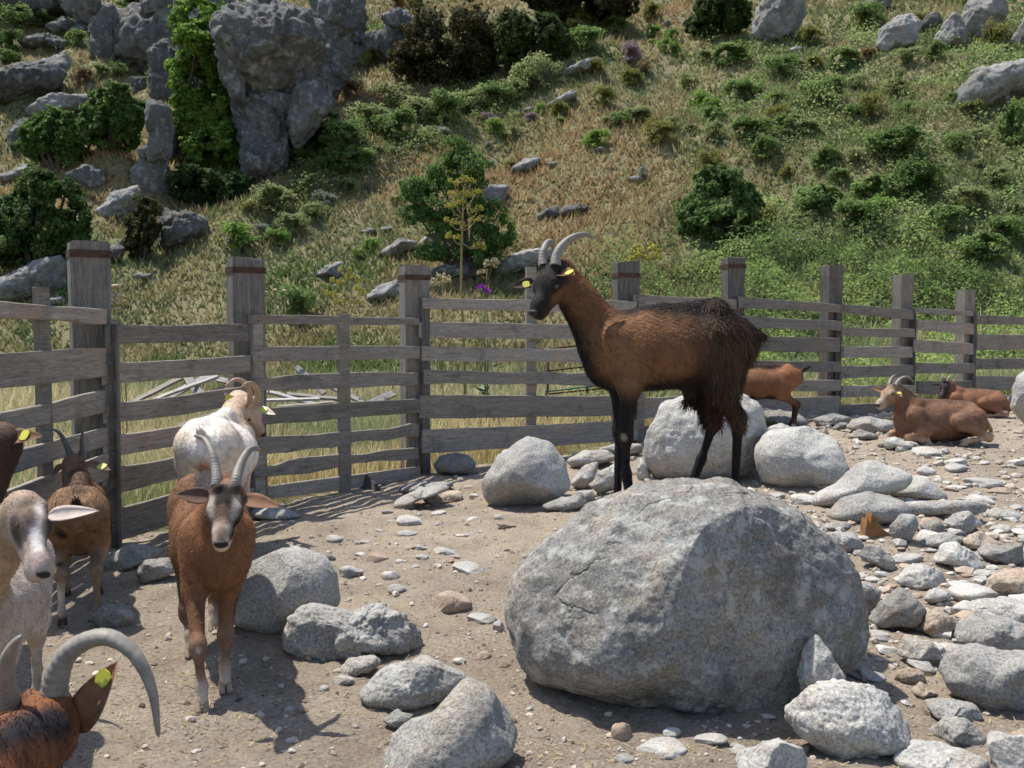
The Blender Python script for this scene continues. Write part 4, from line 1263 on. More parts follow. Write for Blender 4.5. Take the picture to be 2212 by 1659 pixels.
def pose(tpl, loc, fwd, s=1.0):
    f = nz(np.array((fwd[0], fwd[1], 0))); l = np.array((-f[1], f[0], 0)); u = np.array((0, 0, 1.0))
    loc = np.array(loc, float)
    T = lambda p: loc + s * (p[0] * f + p[1] * l + p[2] * u)
    J = {k: T(v) for k, v in tpl.items() if k not in 'FB'}
    for k, sg in (('FL', 1), ('FR', -1)):
        J[k] = [T((p[0], p[1] * sg, p[2])) for p in tpl['F']]
    for k, sg in (('HL', 1), ('HR', -1)):
        J[k] = [T((p[0], p[1] * sg, p[2])) for p in tpl['B']]
    J['f'], J['l'], J['s'], J['loc'], J['lie'] = f, l, s, loc, tpl is LIE
    return J

def goat(J, label, coat, horns=None, ears=None, horn_mat='horn_grey', paint=(), res=.010, nhair=15000, hoof='hoof_dark', hair=1.0, extra=(), up=None, tags=(), long_hair=None,
         hs=None, hw=0.0022, seed=1, tail=True, fat=1.0):
    s, f, l = J['s'], J['f'], J['l']
    hs = hs or s
    z = np.array((0, 0, 1.0))
    d = nz(J['muz'] - J['poll'])
    up = nz(up if up is not None else z)
    u = nz(up - d * (up @ d))
    sd_ = np.cross(u, d)          # towards the goat's left
    poll, muz = J['poll'], J['muz']
    HL_ = np.linalg.norm(muz - poll)
    k = hs
    fl_body = nz(-f * .75 - z * .65); fl_dn = -z * 1.0; fl_face = -d
    K = coat
    P = []
    def A(a, b, ra, rb, ls=1.0, col='body', hl=.022, flow=fl_body, lat=None):
        P.append((np.array(a, float), np.array(b, float), ra, rb, l if lat is None else lat, ls, K.get(col, K['body']), hl * hair, flow))
    A(J['ch'], J['rb'], .152 * s, .165 * s, 1.20)
    A(J['rb'], J['be'], .165 * s, .160 * s, 1.05 / fat)
    A(J['be'], J['pv'], .160 * s, .125 * s, 1.05 / fat)
    A(J['pv'], J['ru'], .125 * s, .098 * s, 1.0, 'rump')
    A(J['wi'], J['lo'], .045 * s, .045 * s, 1.0, 'ridge')
    A(J['lo'], J['cr'], .045 * s, .055 * s, 1.0, 'ridge')
    for sg in (1, -1):
        A(J['cr'] + l * sg * .065 * s, J['ru'] + l * sg * .05 * s + z * .03 * s, .04 * s, .035 * s, 1, 'rump')
    A(J['ch'] + f * .055 * s + z * .03 * s, J['ch'] + f * .04 * s - z * .05 * s, .10 * s, .085 * s, 1.1, 'chest')
    nk = poll - d * .035 * k - u * .035 * k
    A(J['nb'], J['nb'] * .45 + nk * .55, .115 * s, .078 * s, 1.25, 'neck', .02)
    A(J['nb'] * .45 + nk * .55, nk, .078 * s, .062 * k, 1.15, 'neck', .016)
    A(J['ch'] + f * .06 * s + z * .05 * s, nk - u * .03 * k, .07 * s, .045 * k, 1.1, 'throat', .018)
    # head
    A(poll - d * .005 * k - u * .012 * k, poll + d * .06 * k - u * .008 * k, .060 * k, .060 * k, 1.02, 'face', .007, fl_face, sd_)
    A(poll + d * .06 * k - u * .012 * k, muz - d * .045 * k - u * .004 * k, .055 * k, .030 * k, 1.12, 'face', .006, fl_face, sd_)
    A(muz - d * .045 * k - u * .004 * k, muz - d * .012 * k - u * .006 * k, .030 * k, .026 * k, .95, 'muzzle', .004, fl_face, sd_)
    A(poll + d * .03 * k - u * .058 * k, muz - d * .035 * k - u * .036 * k, .046 * k, .022 * k, 1.15, 'cheek', .008, fl_face, sd_)
    A(muz - d * .04 * k - u * .036 * k, muz - d * .016 * k - u * .034 * k, .022 * k, .018 * k, .9, 'muzzle', .004, fl_face, sd_)
    for sg in (1, -1):
        A(poll + d * .072 * k + sd_ * sg * .044 * k + u * .022 * k, poll + d * .10 * k + sd_ * sg * .040 * k + u * .014 * k, .016 * k, .014 * k, 1, 'brow', .005, fl_face)
        A(poll + sd_ * sg * .028 * k + u * .032 * k, poll + sd_ * sg * .029 * k + u * (.05 if horns else .035) * k, .024 * k, .016 * k, 1, 'crown', .007, fl_face)
    for key in ('FL', 'FR', 'HL', 'HR'):
        q = J[key]
        if key[0] == 'F':
            A(q[0], q[1], .080 * s, .055 * s, 1.25, 'shoulder')
            A(q[1], q[2], .042 * s, .025 * s, 1.1, 'foreleg', .012, fl_dn)
            A(q[2] + z * .012 * s, q[2] - z * .012 * s, .027 * s, .024 * s, 1, 'knee', .008, fl_dn)
            A(q[2], q[3], .020 * s, .0155 * s, 1, 'shin', .009, fl_dn)
        else:
            A(q[0], q[1], .110 * s, .070 * s, 1.25, 'thigh', .026)
            A(q[1], q[2], .058 * s, .028 * s, 1.15, 'hindleg', .016, fl_dn)
            A(q[2] + z * .01 * s, q[2] - z * .01 * s, .032 * s, .029 * s, 1, 'shin', .009, fl_dn)
            A(q[2], q[3], .0215 * s, .016 * s, 1, 'shin', .009, fl_dn)
        A(q[3], q[4] + z * .006 * s, .0205 * s, .021 * s, 1, 'pastern', .006, fl_dn)
    if tail:
        A(J['tb'], J['tt'], .026 * s, .017 * s, 1, 'tail', .04, nz(J['tt'] - J['tb']))
    for e in extra:
        A(*e)
    V, Q = surface(P, res)
    N = vnormals(V, Q)
    D = np.stack([seg_dist(V, p) for p in P], -1)
    W = np.exp(-np.clip(D - D.min(1)[:, None], 0, None) / (.011 * s)) + 1e-9
    W /= W.sum(1)[:, None]
    C = W @ np.array([p[6] for p in P])
    Lh = W @ np.array([p[7] for p in P])
    FLW = W @ np.array([p[8] for p in P])
    nn = fbm(V * 9, seed, 3)
    paint = list(paint)
    for sg in (1, -1):
        paint.append((muz + d * .012 * k + sd_ * sg * .012 * k + u * .002 * k, muz + d * .006 * k + sd_ * sg * .019 * k - u * .002 * k, .004 * k, .003 * k, (.02, .015, .014), .004 * k))
        paint.append((muz + d * .008 * k + sd_ * sg * .004 * k - u * .027 * k, muz - d * .03 * k + sd_ * sg * .026 * k - u * .026 * k, .0022 * k, .002 * k, (.03, .022, .02), .004 * k))
    for (a, b, ra, rb, colr, soft) in paint:
        dd = seg_dist(V, (np.array(a, float), np.array(b, float), ra, rb, l, 1.0)) + .012 * s * nn
        t = (1 - sstep(-soft * .5, soft, dd))[:, None]
        C = C * (1 - t) + np.array(colr) * t
    C = np.clip(C * (1 + .16 * nn + .10 * fbm(V * 45, seed + 2, 2))[:, None], .004, 1)
    org = np.array((J['loc'][0], J['loc'][1], J['loc'][2]))
    root = empty('goat', org, label, 'goat')
    V0 = V - org
    link('body', mesh('body', V0, Q, M['coat'], C), root)
    rng_ = np.random.default_rng(seed)
    hp = [strands(V0, Q, N, C, Lh, FLW, nhair, rng_, hw * s)]
    if long_hair is not None:
        for (fn, nl, ln, dr, cl) in long_hair:
            hp.append(strands(V0, Q, N, C if cl is None else C * .5 + np.array(cl) * .5, np.full(len(V), ln), np.tile(nz(np.array(dr, float)), (len(V), 1)), nl, rng_, hw * 1.5 * s, .22, fn(V).astype(float), 1.0, .5, .55))
    Vh, Fh, Ch = join(hp)
    tag(link('coat_hair', mesh('coat_hair', Vh, Fh, M['hair'], Ch, False), root), None, kind='stuff')
    # eyes, nose
    for sg in (1, -1):
        c = poll + d * .088 * k + sd_ * sg * .0475 * k + u * .010 * k
        Vn, F = ico(2)
        eo = link('eye', mesh('eye', Vn * .0155 * k, F, M['eye']), root, c - org)
        pv = Vn * np.array((1, 1, 1)) * .0085 * k
        Wp = pv @ np.stack([d * 1.1, u * .5, sd_ * .5])
        link('pupil', mesh('pupil', Wp + sd_ * sg * .0100 * k, F, M['pupil']), eo)
    Vn, F = ico(2)
    nl = (Vn * np.array((.012, .024, .014)) * k) @ np.stack([d, sd_, u])
    link('nose', mesh('nose', nl + muz + d * .008 * k + u * .008 * k - org, F, M['nose']), root)
    # hooves
    for key in ('FL', 'FR', 'HL', 'HR'):
        q = J[key]
        fw = f if not J['lie'] else (q[4] - q[3])
        Vf, Ff = hoof_mesh(q[4], fw, s)
        link('hoof', mesh('hoof', Vf - org, Ff, M[hoof], None, False), root)
    # horns
    if horns:
        for (pts, r0, r1) in horns:
            Vh, Fh = horn_mesh(np.array(pts) - org, r0, r1)
            link('horn', mesh('horn', Vh, Fh, M[horn_mat]), root)
    if ears is None:
        ears = [(poll + sd_ * sg * .050 * k - u * .004 * k - d * .004 * k, poll + sd_ * sg * .175 * k - u * .02 * k + d * .02 * k, .028 * k, nz(d + u * .4), K.get('ear', K['body'])) for sg in (1, -1)]
    for ei, (b, t_, wd, nr, cl) in enumerate(ears):
        Ve, Fe, e_, b_, n_, L_ = ear_mesh(np.array(b) - org, np.array(t_) - org, wd, np.array(nr, float))
        half = len(Ve) // 2
        cc = np.tile(np.array(cl, float), (len(Ve), 1)); cc[:half] = cc[:half] * .75 + np.array((.16, .10, .075)) * .25
        eo = link('ear', mesh('ear', Ve, Fe, M['coat'], cc), root)
        for (ti, fr, sz, side_) in tags:
            if ti == ei:
                c = np.array(b) - org + e_ * L_ * fr + n_ * (.006 * side_ * k) + b_ * wd * .15
                a_ = np.array([(-.5, -.35), (-.2, -.5), (.3, -.5), (.5, -.2), (.5, .2), (.3, .5), (-.2, .5), (-.5, .35)]) * sz
                Vt = np.concatenate([c + a_[:, :1] * e_ + a_[:, 1:] * b_ + n_ * .0022, c + a_[:, :1] * e_ + a_[:, 1:] * b_ - n_ * .0022])
                jj = np.arange(8)
                Fq = np.stack([jj, jj + 8, (jj + 1) % 8 + 8, (jj + 1) % 8], -1)
                Ft = np.array([(0, k_, k_ + 1) for k_ in range(1, 7)] + [(8, 8 + k_ + 1, 8 + k_) for k_ in range(1, 7)])
                link('ear_tag', mesh('ear_tag', Vt, [Fq, Ft], M['tag_yellow'], None, False), eo)
    return root

def horn_arc(J, sg, L, A, splay, hs=1.0, back0=0.15, n=8, twist=0.0):
    """horn rising from the crown and sweeping back; returns points"""
    d = nz(J['muz'] - J['poll']); z = np.array((0, 0, 1.0))
    u = nz(z - d * (z @ d)); sd_ = np.cross(u, d)
    p = J['poll'] + u * .05 * hs + sd_ * sg * .030 * hs
    out = [p - u * .02 * hs]
    for i in range(n):
        t = (i + .5) / n
        a = back0 + A * t
        dr = nz(u * math.cos(a) - d * math.sin(a) + sd_ * sg * (splay + twist * t))
        p = p + dr * L / n
        out.append(p)
    return out

BLK = (.017, .0145, .013); BRN = (.185, .088, .042); RUST = (.175, .085, .043); WHT = (.70, .64, .58)
# ---- 1: dark goat on the boulder
wv = [big_boulder.matrix_basis @ v.co for v in big_boulder.data.vertices]
bvh_big = BVHTree.FromPolygons(wv, [tuple(p.vertices) for p in big_boulder.data.polygons])
def on_rock(px, py, Y):
    p = at(px, py, Y)
    hit = bvh_big.ray_cast(Vector((p[0], p[1], 5)), Vector((0, 0, -1)))[0]
    if hit is not None:
        p[2] = hit.z
    return p
def G6(cx, cy, Y):
    return at(1080 + .3646 * cx, 484 + .3646 * cy, Y)
YM = 4.22
bp = big_boulder.location
J = pose(STAND, (at(1426, 900, YM)[0], YM, .68), (-1, -.06), 1.0)
J.update(nb=G6(600, 655, YM), ch=G6(700, 775, YM), rb=G6(880, 745, YM), be=G6(1050, 742, YM), pv=G6(1270, 690, YM), ru=G6(1385, 690, YM),
         wi=G6(655, 590, YM), lo=G6(950, 548, YM), cr=G6(1270, 515, YM), poll=G6(322, 292, YM - .06), muz=G6(206, 525, YM - .18), tb=G6(1455, 640, YM), tt=G6(1535, 655, YM - .02))
def foot(px, Y, dz=.030):
    q = on_rock(1080 + .3646 * px, 484 + .3646 * 1550, Y)
    return q + np.array((0, 0, dz))
fFL, fFR, fHL, fHR = foot(768, 4.10), foot(712, 4.24), foot(1358, 4.16), foot(1150, 4.30)
J['FL'] = [G6(690, 700, YM - .08), G6(768, 945, YM - .10), G6(745, 1262, YM - .10), fFL + np.array((-.012, .02, .09)), fFL]
J['FR'] = [G6(690, 700, YM + .08), G6(715, 955, YM + .08), G6(708, 1225, YM + .06), fFR + np.array((-.012, .01, .09)), fFR]
J['HL'] = [G6(1310, 690, YM - .07), G6(1290, 940, YM - .10), G6(1412, 1160, YM - .07), fHL + np.array((.025, .01, .085)), fHL]
J['HR'] = [G6(1300, 690, YM + .07), G6(1180, 940, YM + .09), G6(1268, 1175, YM + .09), fHR + np.array((.030, 0, .085)), fHR]
xs_m = (G6(1080, 700, YM)[0], G6(1180, 700, YM)[0])
coat = dict(body=BRN, rump=(.050, .031, .020), ridge=(.028, .021, .017), chest=(.03, .022, .018), neck=(.17, .080, .037), throat=(.022, .017, .015), face=(.016, .0145, .014), cheek=(.14, .068, .033), muzzle=BLK, brow=BLK, crown=BLK,
            shoulder=(.185, .090, .042), foreleg=(.10, .05, .026), knee=BLK, shin=BLK, pastern=BLK, thigh=(.065, .038, .023), hindleg=(.024, .018, .014), tail=BLK)
BB = (.016, .0135, .0125)
paint = [(G6(660, 1045, YM), G6(1120, 1050, YM), .120, .150, BB, .06),          # belly
         (G6(1250, 560, YM), G6(1330, 900, YM), .15, .14, (.045, .028, .019), .14), (G6(900, 480, YM), G6(1300, 470, YM), .05, .10, BB, .06),
         (G6(372, 510, YM), G6(530, 930, YM), .052, .085, BB, .045),         # throat line
         (G6(450, 330, YM + .02), G6(800, 490, YM), .026, .050, BB, .045),                # mane line
         (G6(742, 1010, YM - .12), G6(742, 1260, YM - .12), .010, .02, BB, .03),
         (G6(735, 1268, YM - .14), G6(735, 1268, YM - .14), .010, .010, (.34, .27, .22), .012),
         (G6(400, 400, YM - .10), G6(330, 455, YM - .14), .030, .018, (.15, .075, .036), .025), (G6(690, 640, YM - .12), G6(760, 900, YM - .12), .05, .04, (.22, .112, .054), .08)]
eN0 = G6(355, 292, YM - .115); eN1 = G6(446, 300, YM - .20); eF0 = G6(205, 348, YM - .02); eF1 = G6(72, 372, YM - .02)
lh = [(lambda V: (V[:, 0] > xs_m[1] + .03) & (V[:, 2] > 1.0) & (V[:, 2] < 1.28), 2200, .075, (.15, 0, -1), (.075, .042, .022)),
      (lambda V: (V[:, 0] > xs_m[1]) & (V[:, 2] > .92) & (V[:, 2] < 1.06), 1100, .055, (.05, 0, -1), (.12, .066, .034)),
      (lambda V: (V[:, 0] > xs_m[0]) & (V[:, 0] < xs_m[1] + .05) & (V[:, 2] < 1.05) & (V[:, 2] > .9), 600, .075, (-.35, 0, -1), BB),
      (lambda V: (V[:, 0] > G6(860, 700, YM)[0]) & (V[:, 2] > 1.36), 900, .040, (.9, 0, .05), (.04, .028, .02)),
      (lambda V: (V[:, 0] > xs_m[1]) & (V[:, 2] > 1.2), 1300, .055, (.5, 0, -1), (.07, .042, .025)),
      (lambda V: (V[:, 0] > G6(1460, 0, YM)[0]) , 350, .06, (.6, 0, -.3), BLK)]
ex = [(G6(1340, 760, YM), G6(1350, 960, YM), .10, .06, 1.15, 'rump', .05, nz((0, 0, -1.0))), (G6(1150, 890, YM), G6(1125, 1000, YM), .065, .03, 1.2, 'rump', .05, nz((-.2, 0, -1.0)))]
goat(J, 'dark brown and black goat standing on top of the massive boulder', coat,
     [([G6(330, 250, YM - .10), G6(332, 205, YM - .09), G6(352, 150, YM - .08), G6(400, 100, YM - .06), G6(455, 70, YM - .04), G6(510, 62, YM - .02), G6(556, 82, YM)], .0235, .004),
      ([G6(258, 252, YM - .06), G6(254, 215, YM - .05), G6(258, 165, YM - .04), G6(275, 122, YM - .01), G6(298, 110, YM + .03), G6(314, 128, YM + .06), G6(316, 165, YM + .08)], .0215, .004)],
     [(eN0, eN1, .030, (0.1, -.9, .55), (.17, .075, .03)), (eF0, eF1, .027, (0, -.8, .5), BLK)], 'horn_grey', paint, .0095, 32000, extra=ex, tags=((0, .62, .034, 1), (1, .38, .030, 1)), long_hair=lh, up=(0, .05, 1), seed=11, hair=1.15)

# ---- 2: rust brown goat walking towards us
def GF(zx, zy, Y):
    return at(242 + .302 * zx, 777.7 + .302 * zy, Y)
fw2 = nz((.23, -.62, 0)); loc2 = np.array((-1.19, 3.92, H1(-1.19, 3.92)))
J = pose(STAND, loc2, fw2, 1.0)
J.update(poll=GF(818, 985, 3.42), muz=GF(780, 1315, 3.27))
gFL, gFR = ground(437, 1535), ground(487, 1492)
gHL, gHR = ground(412, 1418), ground(463, 1362)
zz = np.array((0, 0, 1.0))
# its right legs are on the picture's left side
J['FR'][4] = gFL + zz * .032; J['FR'][3] = gFL + zz * .085 - fw2 * .015; J['FR'][2] = at(428, 1400, gFL[1] + .03)
J['FL'][4] = gFR + zz * .032; J['FL'][3] = gFR + zz * .085 - fw2 * .015; J['FL'][2] = at(487, 1375, gFR[1] + .03)
J['FR'][1] = at(420, 1270, 3.62); J['FL'][1] = at(492, 1270, 3.70)
J['HR'][4] = gHL + zz * .032; J['HR'][3] = gHL + zz * .085 - fw2 * .02; J['HR'][2] = at(404, 1325, gHL[1] + .06)
J['HL'][4] = gHR + zz * .032; J['HL'][3] = gHR + zz * .085 - fw2 * .02; J['HL'][2] = at(466, 1290, gHR[1] + .05)
coat = dict(body=RUST, rump=(.19, .10, .058), ridge=(.05, .035, .03), neck=(.20, .092, .043), throat=(.17, .08, .04), chest=(.19, .088, .042), face=(.17, .105, .07), cheek=(.24, .12, .06), muzzle=(.50, .42, .34), brow=(.03, .024, .022), crown=BLK,
            shoulder=(.205, .094, .045), foreleg=(.18, .088, .046), knee=(.24, .155, .11), shin=(.15, .085, .055), pastern=(.50, .41, .33), thigh=(.17, .085, .045), hindleg=(.09, .055, .035), tail=(.1, .05, .03), ear=(.10, .058, .036))
d2 = nz(J['muz'] - J['poll']); u2 = nz(zz - d2 * d2[2]); s2 = np.cross(u2, d2); p2 = J['poll']
paint = []
for sg in (1, -1):
    paint += [(p2 + d2 * .03 + s2 * sg * .047 + u2 * .03, p2 + d2 * .11 + s2 * sg * .036 + u2 * .035, .012, .010, (.36, .30, .25), .012),
              (p2 + d2 * .085 + s2 * sg * .052 + u2 * .005, p2 + d2 * .17 + s2 * sg * .034 - u2 * .0, .012, .008, BLK, .012)]
paint += [(p2 + u2 * .05, p2 + d2 * .085 + u2 * .055, .024, .014, BLK, .014),
          (p2 + d2 * .10 + u2 * .05, p2 + d2 * .19 + u2 * .035, .012, .012, (.20, .125, .085), .014),
          (J['muz'] - d2 * .01 - u2 * .02, J['muz'] - d2 * .03 - u2 * .045, .022, .02, (.55, .47, .39), .012),
          (J['wi'] + zz * .03, J['cr'] + zz * .04, .03, .03, (.03, .025, .024), .03), (J['rb'] - zz * .16, J['be'] - zz * .16, .05, .05, (.06, .035, .025), .05),
          (J['FL'][2] + s2 * .02, J['FL'][1] + s2 * .035, .012, .012, BLK, .015), (J['HR'][2] - fw2 * .02, J['HR'][1], .02, .02, BLK, .02),
          (J['FR'][2] + fw2 * .03, J['FR'][2] + fw2 * .03, .012, .012, (.5, .45, .42), .01)]
goat(J, 'rust brown goat with striped face and upright grey horns walking forward', coat,
     [([GF(752, 905, 3.43), GF(752, 860, 3.44), GF(742, 775, 3.47), GF(718, 670, 3.50), GF(682, 595, 3.54), GF(640, 556, 3.57), GF(588, 542, 3.60)], .0205, .004),
      ([GF(884, 905, 3.43), GF(888, 860, 3.44), GF(908, 785, 3.48), GF(938, 710, 3.52), GF(975, 655, 3.56), GF(1015, 630, 3.59), GF(1060, 645, 3.62)], .0205, .004)],
     [(GF(935, 1000, 3.42), GF(1208, 1052, 3.40), .030, (0.1, -.55, .6), (.20, .10, .055)), (GF(700, 985, 3.42), GF(456, 962, 3.42), .030, (-.1, -.75, .5), (.085, .05, .033))],
     'horn_grey', paint, .0105, 15000, 'hoof_pale', tags=((1, .52, .040, -1),), seed=22, up=(.0, .35, 1))

# ---- 3: cream goat looking through the fence
loc3 = at(478, 1100, 5.80); loc3[2] = H1(loc3[0], loc3[1])
fw3 = nz((-.10, 1, 0))
J = pose(STAND, loc3, fw3, 1.13)
J.update(poll=at(530, 872, 6.36), muz=at(566, 938, 6.36))
CR = (.62, .53, .44)
coat = dict(body=WHT, rump=(.72, .66, .59), ridge=(.72, .65, .58), neck=(.50, .37, .27), throat=(.40, .27, .18), face=(.46, .33, .23), cheek=(.42, .28, .185), muzzle=(.33, .22, .15), brow=(.45, .32, .22), crown=(.55, .45, .36),
            shoulder=(.6, .5, .41), foreleg=(.5, .4, .32), knee=(.4, .3, .24), shin=(.4, .3, .24), pastern=(.3, .24, .2), thigh=(.60, .50, .40), hindleg=(.52, .42, .33), tail=(.66, .58, .5), chest=CR, ear=(.6, .5, .42))
goat(J, 'cream white goat seen from behind looking through the fence boards', coat,
     [([at(549, 880, 6.2), at(554, 868, 6.18), at(557, 850, 6.13), at(550, 834, 6.08), at(536, 827, 6.03), at(519, 838, 5.99)], .020, .004),
      ([at(536, 876, 6.27), at(540, 860, 6.26), at(538, 840, 6.22), at(526, 825, 6.18), at(508, 820, 6.14), at(486, 834, 6.10)], .020, .004)],
     [(at(556, 884, 6.17), at(596, 896, 6.12), .030, (.2, -.6, .6), (.66, .57, .48)), (at(512, 878, 6.28), at(484, 848, 6.24), .028, (.3, -.8, .3), (.55, .45, .37))],
     'horn_tan', [(J['ru'] - zz * .1, J['tb'] - zz * .16, .04, .03, (.42, .24, .16), .05)], .0115, 10000, 'hoof_dark', tags=((0, .32, .045, 1), (1, .6, .045, 1)), seed=33, up=(-.2, -.1, 1), hair=1.1, fat=1.22)

# ---- 4: small brown goat facing the fence corner
loc4 = np.array((-2.07, 4.72, 0.0)); loc4[2] = H1(loc4[0], loc4[1])
fw4 = nz((-.34, .85, 0))
J = pose(STAND, loc4, fw4, .86)
J.update(poll=at(160, 1000, 5.18), muz=at(176, 1030, 5.34))
coat = dict(body=(.20, .115, .062), rump=(.23, .13, .07), ridge=(.10, .06, .04), neck=(.17, .10, .058), throat=(.12, .07, .045), face=(.17, .10, .06), cheek=(.16, .09, .05), muzzle=(.2, .15, .11), brow=(.1, .06, .04), crown=(.12, .07, .045),
            shoulder=(.21, .12, .065), foreleg=(.18, .12, .08), knee=(.16, .11, .08), shin=(.20, .15, .11), pastern=(.2, .15, .12), thigh=(.24, .14, .078), hindleg=(.25, .165, .105), tail=(.03, .025, .022), ear=(.2, .11, .06))
goat(J, 'brown goat with short dark horns standing with its rear to us at the fence corner', coat,
     [([at(154, 992, 5.17), at(150, 978, 5.17), at(144, 962, 5.16), at(135, 945, 5.15), at(124, 932, 5.14), at(111, 926, 5.13)], .019, .003),
      ([at(178, 990, 5.2), at(178, 976, 5.2), at(177, 960, 5.19), at(177, 944, 5.18), at(180, 928, 5.17)], .017, .003)],
     [(at(186, 1001, 5.18), at(240, 1016, 5.12), .026, (.1, -.5, .7), (.20, .11, .06)), (at(136, 1004, 5.18), at(112, 1030, 5.14), .024, (-.3, -.7, .3), (.17, .09, .05))],
     'horn_dark', [(J['poll'] - zz * .02, J['wi'], .02, .03, (.025, .02, .018), .03), (J['HL'][0] - fw4 * .06, J['HL'][2], .02, .015, (.025, .022, .02), .02), (J['HL'][2], J['HL'][3], .018, .015, (.5, .45, .4), .02)],
     .0105, 12000, 'hoof_dark', tags=((0, .62, .045, 1),), seed=44, hair=1.3)

# ---- 5: grey and white hornless goat
loc5 = np.array((-1.60, 2.98, 0.0)); loc5[2] = H1(loc5[0], loc5[1])
fw5 = nz((.28, -.95, 0))
J = pose(STAND, loc5, fw5, .93)
J.update(poll=at(62, 1102, 2.66), muz=at(90, 1240, 2.52))
coat = dict(body=(.42, .345, .285), rump=(.42, .34, .28), ridge=(.42, .35, .3), neck=(.36, .25, .16), throat=(.33, .22, .13), face=(.26, .20, .165), cheek=(.36, .29, .24), muzzle=(.36, .28, .25), brow=(.13, .10, .085), crown=(.24, .17, .12),
            shoulder=(.42, .335, .275), foreleg=(.4, .3, .23), knee=(.35, .28, .22), shin=(.35, .28, .22), pastern=(.3, .25, .2), thigh=(.5, .42, .36), hindleg=(.45, .38, .32), tail=WHT, chest=(.40, .29, .20), ear=(.70, .61, .55))
d5 = nz(J['muz'] - J['poll']); u5 = nz(zz - d5 * d5[2]); s5 = np.cross(u5, d5); p5 = J['poll']
K5 = .80
h5 = lambda a, b_, c_: p5 + K5 * (d5 * a + s5 * b_ + u5 * c_)
paint = [(h5(.10, 0, .050), h5(.19, 0, .030), .016, .016, (.62, .57, .54), .012), (h5(.02, .022, .052), h5(.07, .020, .052), .013, .012, (.58, .51, .45), .014),
         (h5(.055, -.012, .056), h5(.10, -.014, .050), .013, .012, (.12, .085, .068), .012), (h5(.01, 0, .05), h5(.03, -.03, .05), .014, .014, (.20, .14, .10), .016)]
for sg in (1, -1):
    paint += [(h5(.06, sg * .048, .018), h5(.12, sg * .046, .0), .018, .014, (.065, .048, .042), .014), (h5(.12, sg * .042, -.01), h5(.18, sg * .034, -.012), .010, .007, (.09, .068, .06), .012)]
goat(J, 'grey and white hornless goat with a long white ear and pale nose stripe', coat, None,
     [(at(104, 1114, 2.64), at(214, 1103, 2.60), .021, (.0, -.75, .5), (.66, .56, .50)), (at(8, 1112, 2.70), at(-95, 1120, 2.72), .030, (0, -.5, .75), (.7, .6, .54))],
     'horn_grey', paint, .0105, 13000, 'hoof_pale', seed=55, hair=1.0, up=(.1, .35, 1), hs=.80)

# ---- 6: brown goat with a dark neck, mostly out of frame
loc6 = np.array((-2.16, 3.86, 0.0)); loc6[2] = H1(loc6[0], loc6[1])
fw6 = nz((.5, -.85, 0))
J = pose(STAND, loc6, fw6, 1.0)
J.update(poll=at(-2, 942, 3.62), muz=at(-75, 990, 3.76))
coat = dict(body=(.16, .09, .05), neck=(.05, .032, .025), throat=(.035, .025, .02), face=(.15, .085, .05), crown=(.13, .075, .045), cheek=(.15, .085, .05), muzzle=(.1, .07, .05), brow=(.08, .05, .035), shin=(.06, .04, .03), pastern=(.05, .04, .03), foreleg=(.1, .06, .04), hindleg=(.1, .06, .04), ear=(.15, .085, .05))
goat(J, 'brown goat with dark neck and yellow tagged ear behind the grey and white goat', coat, None,
     [(at(14, 946, 3.60), at(94, 942, 3.52), .030, (0, -.75, .45), (.17, .095, .055)), (at(-20, 945, 3.66), at(-90, 930, 3.75), .028, (0, -.7, .5), (.15, .085, .05))],
     'horn_dark', [], .012, 7000, 'hoof_dark', tags=((0, .52, .04, 1),), seed=66)

# ---- 7: goat with great curved horns right in front
loc7 = np.array((-.93, 1.40, 0.0)); loc7[2] = H1(loc7[0], loc7[1])
fw7 = nz((-.12, 1, 0))
J = pose(STAND, loc7, fw7, .95)
J.update(poll=at(100, 1548, 1.97), muz=at(84, 1600, 2.17))
coat = dict(body=(.17, .068, .032), neck=(.16, .064, .03), ridge=(.05, .025, .018), throat=(.15, .06, .03), face=(.2, .08, .035), crown=(.16, .07, .034), cheek=(.2, .08, .035), muzzle=(.1, .06, .04), brow=(.1, .05, .03), shin=(.05, .03, .02), pastern=(.1, .08, .06), ear=(.26, .12, .055))
goat(J, 'reddish goat with a huge ridged curved horn, seen from behind and above', coat,
     [([at(118, 1530, 1.97), at(120, 1475, 1.97), at(140, 1420, 1.97), at(185, 1385, 1.97), at(238, 1378, 1.96), at(292, 1415, 1.95), at(328, 1490, 1.94), at(343, 1592, 1.93)], .027, .004),
      ([at(20, 1535, 1.96), at(10, 1490, 1.94), at(12, 1440, 1.92), at(26, 1400, 1.90), at(44, 1375, 1.88)], .026, .004)],
     [(at(165, 1578, 1.97), at(254, 1428, 1.99), .037, (-.35, -.9, .1), (.27, .125, .06)), (at(10, 1570, 2.0), at(-80, 1540, 2.0), .030, (0, -.8, .3), (.25, .12, .055))],
     'horn_grey', [(J['poll'] - d5 * 0 + zz * .0 + np.array((.05, -.08, .02)), J['wi'] + np.array((.05, 0, .05)), .03, .035, (.022, .02, .022), .03)], .0105, 15000, 'hoof_dark', tags=((0, .74, .032, 1),), seed=77, hair=1.2)

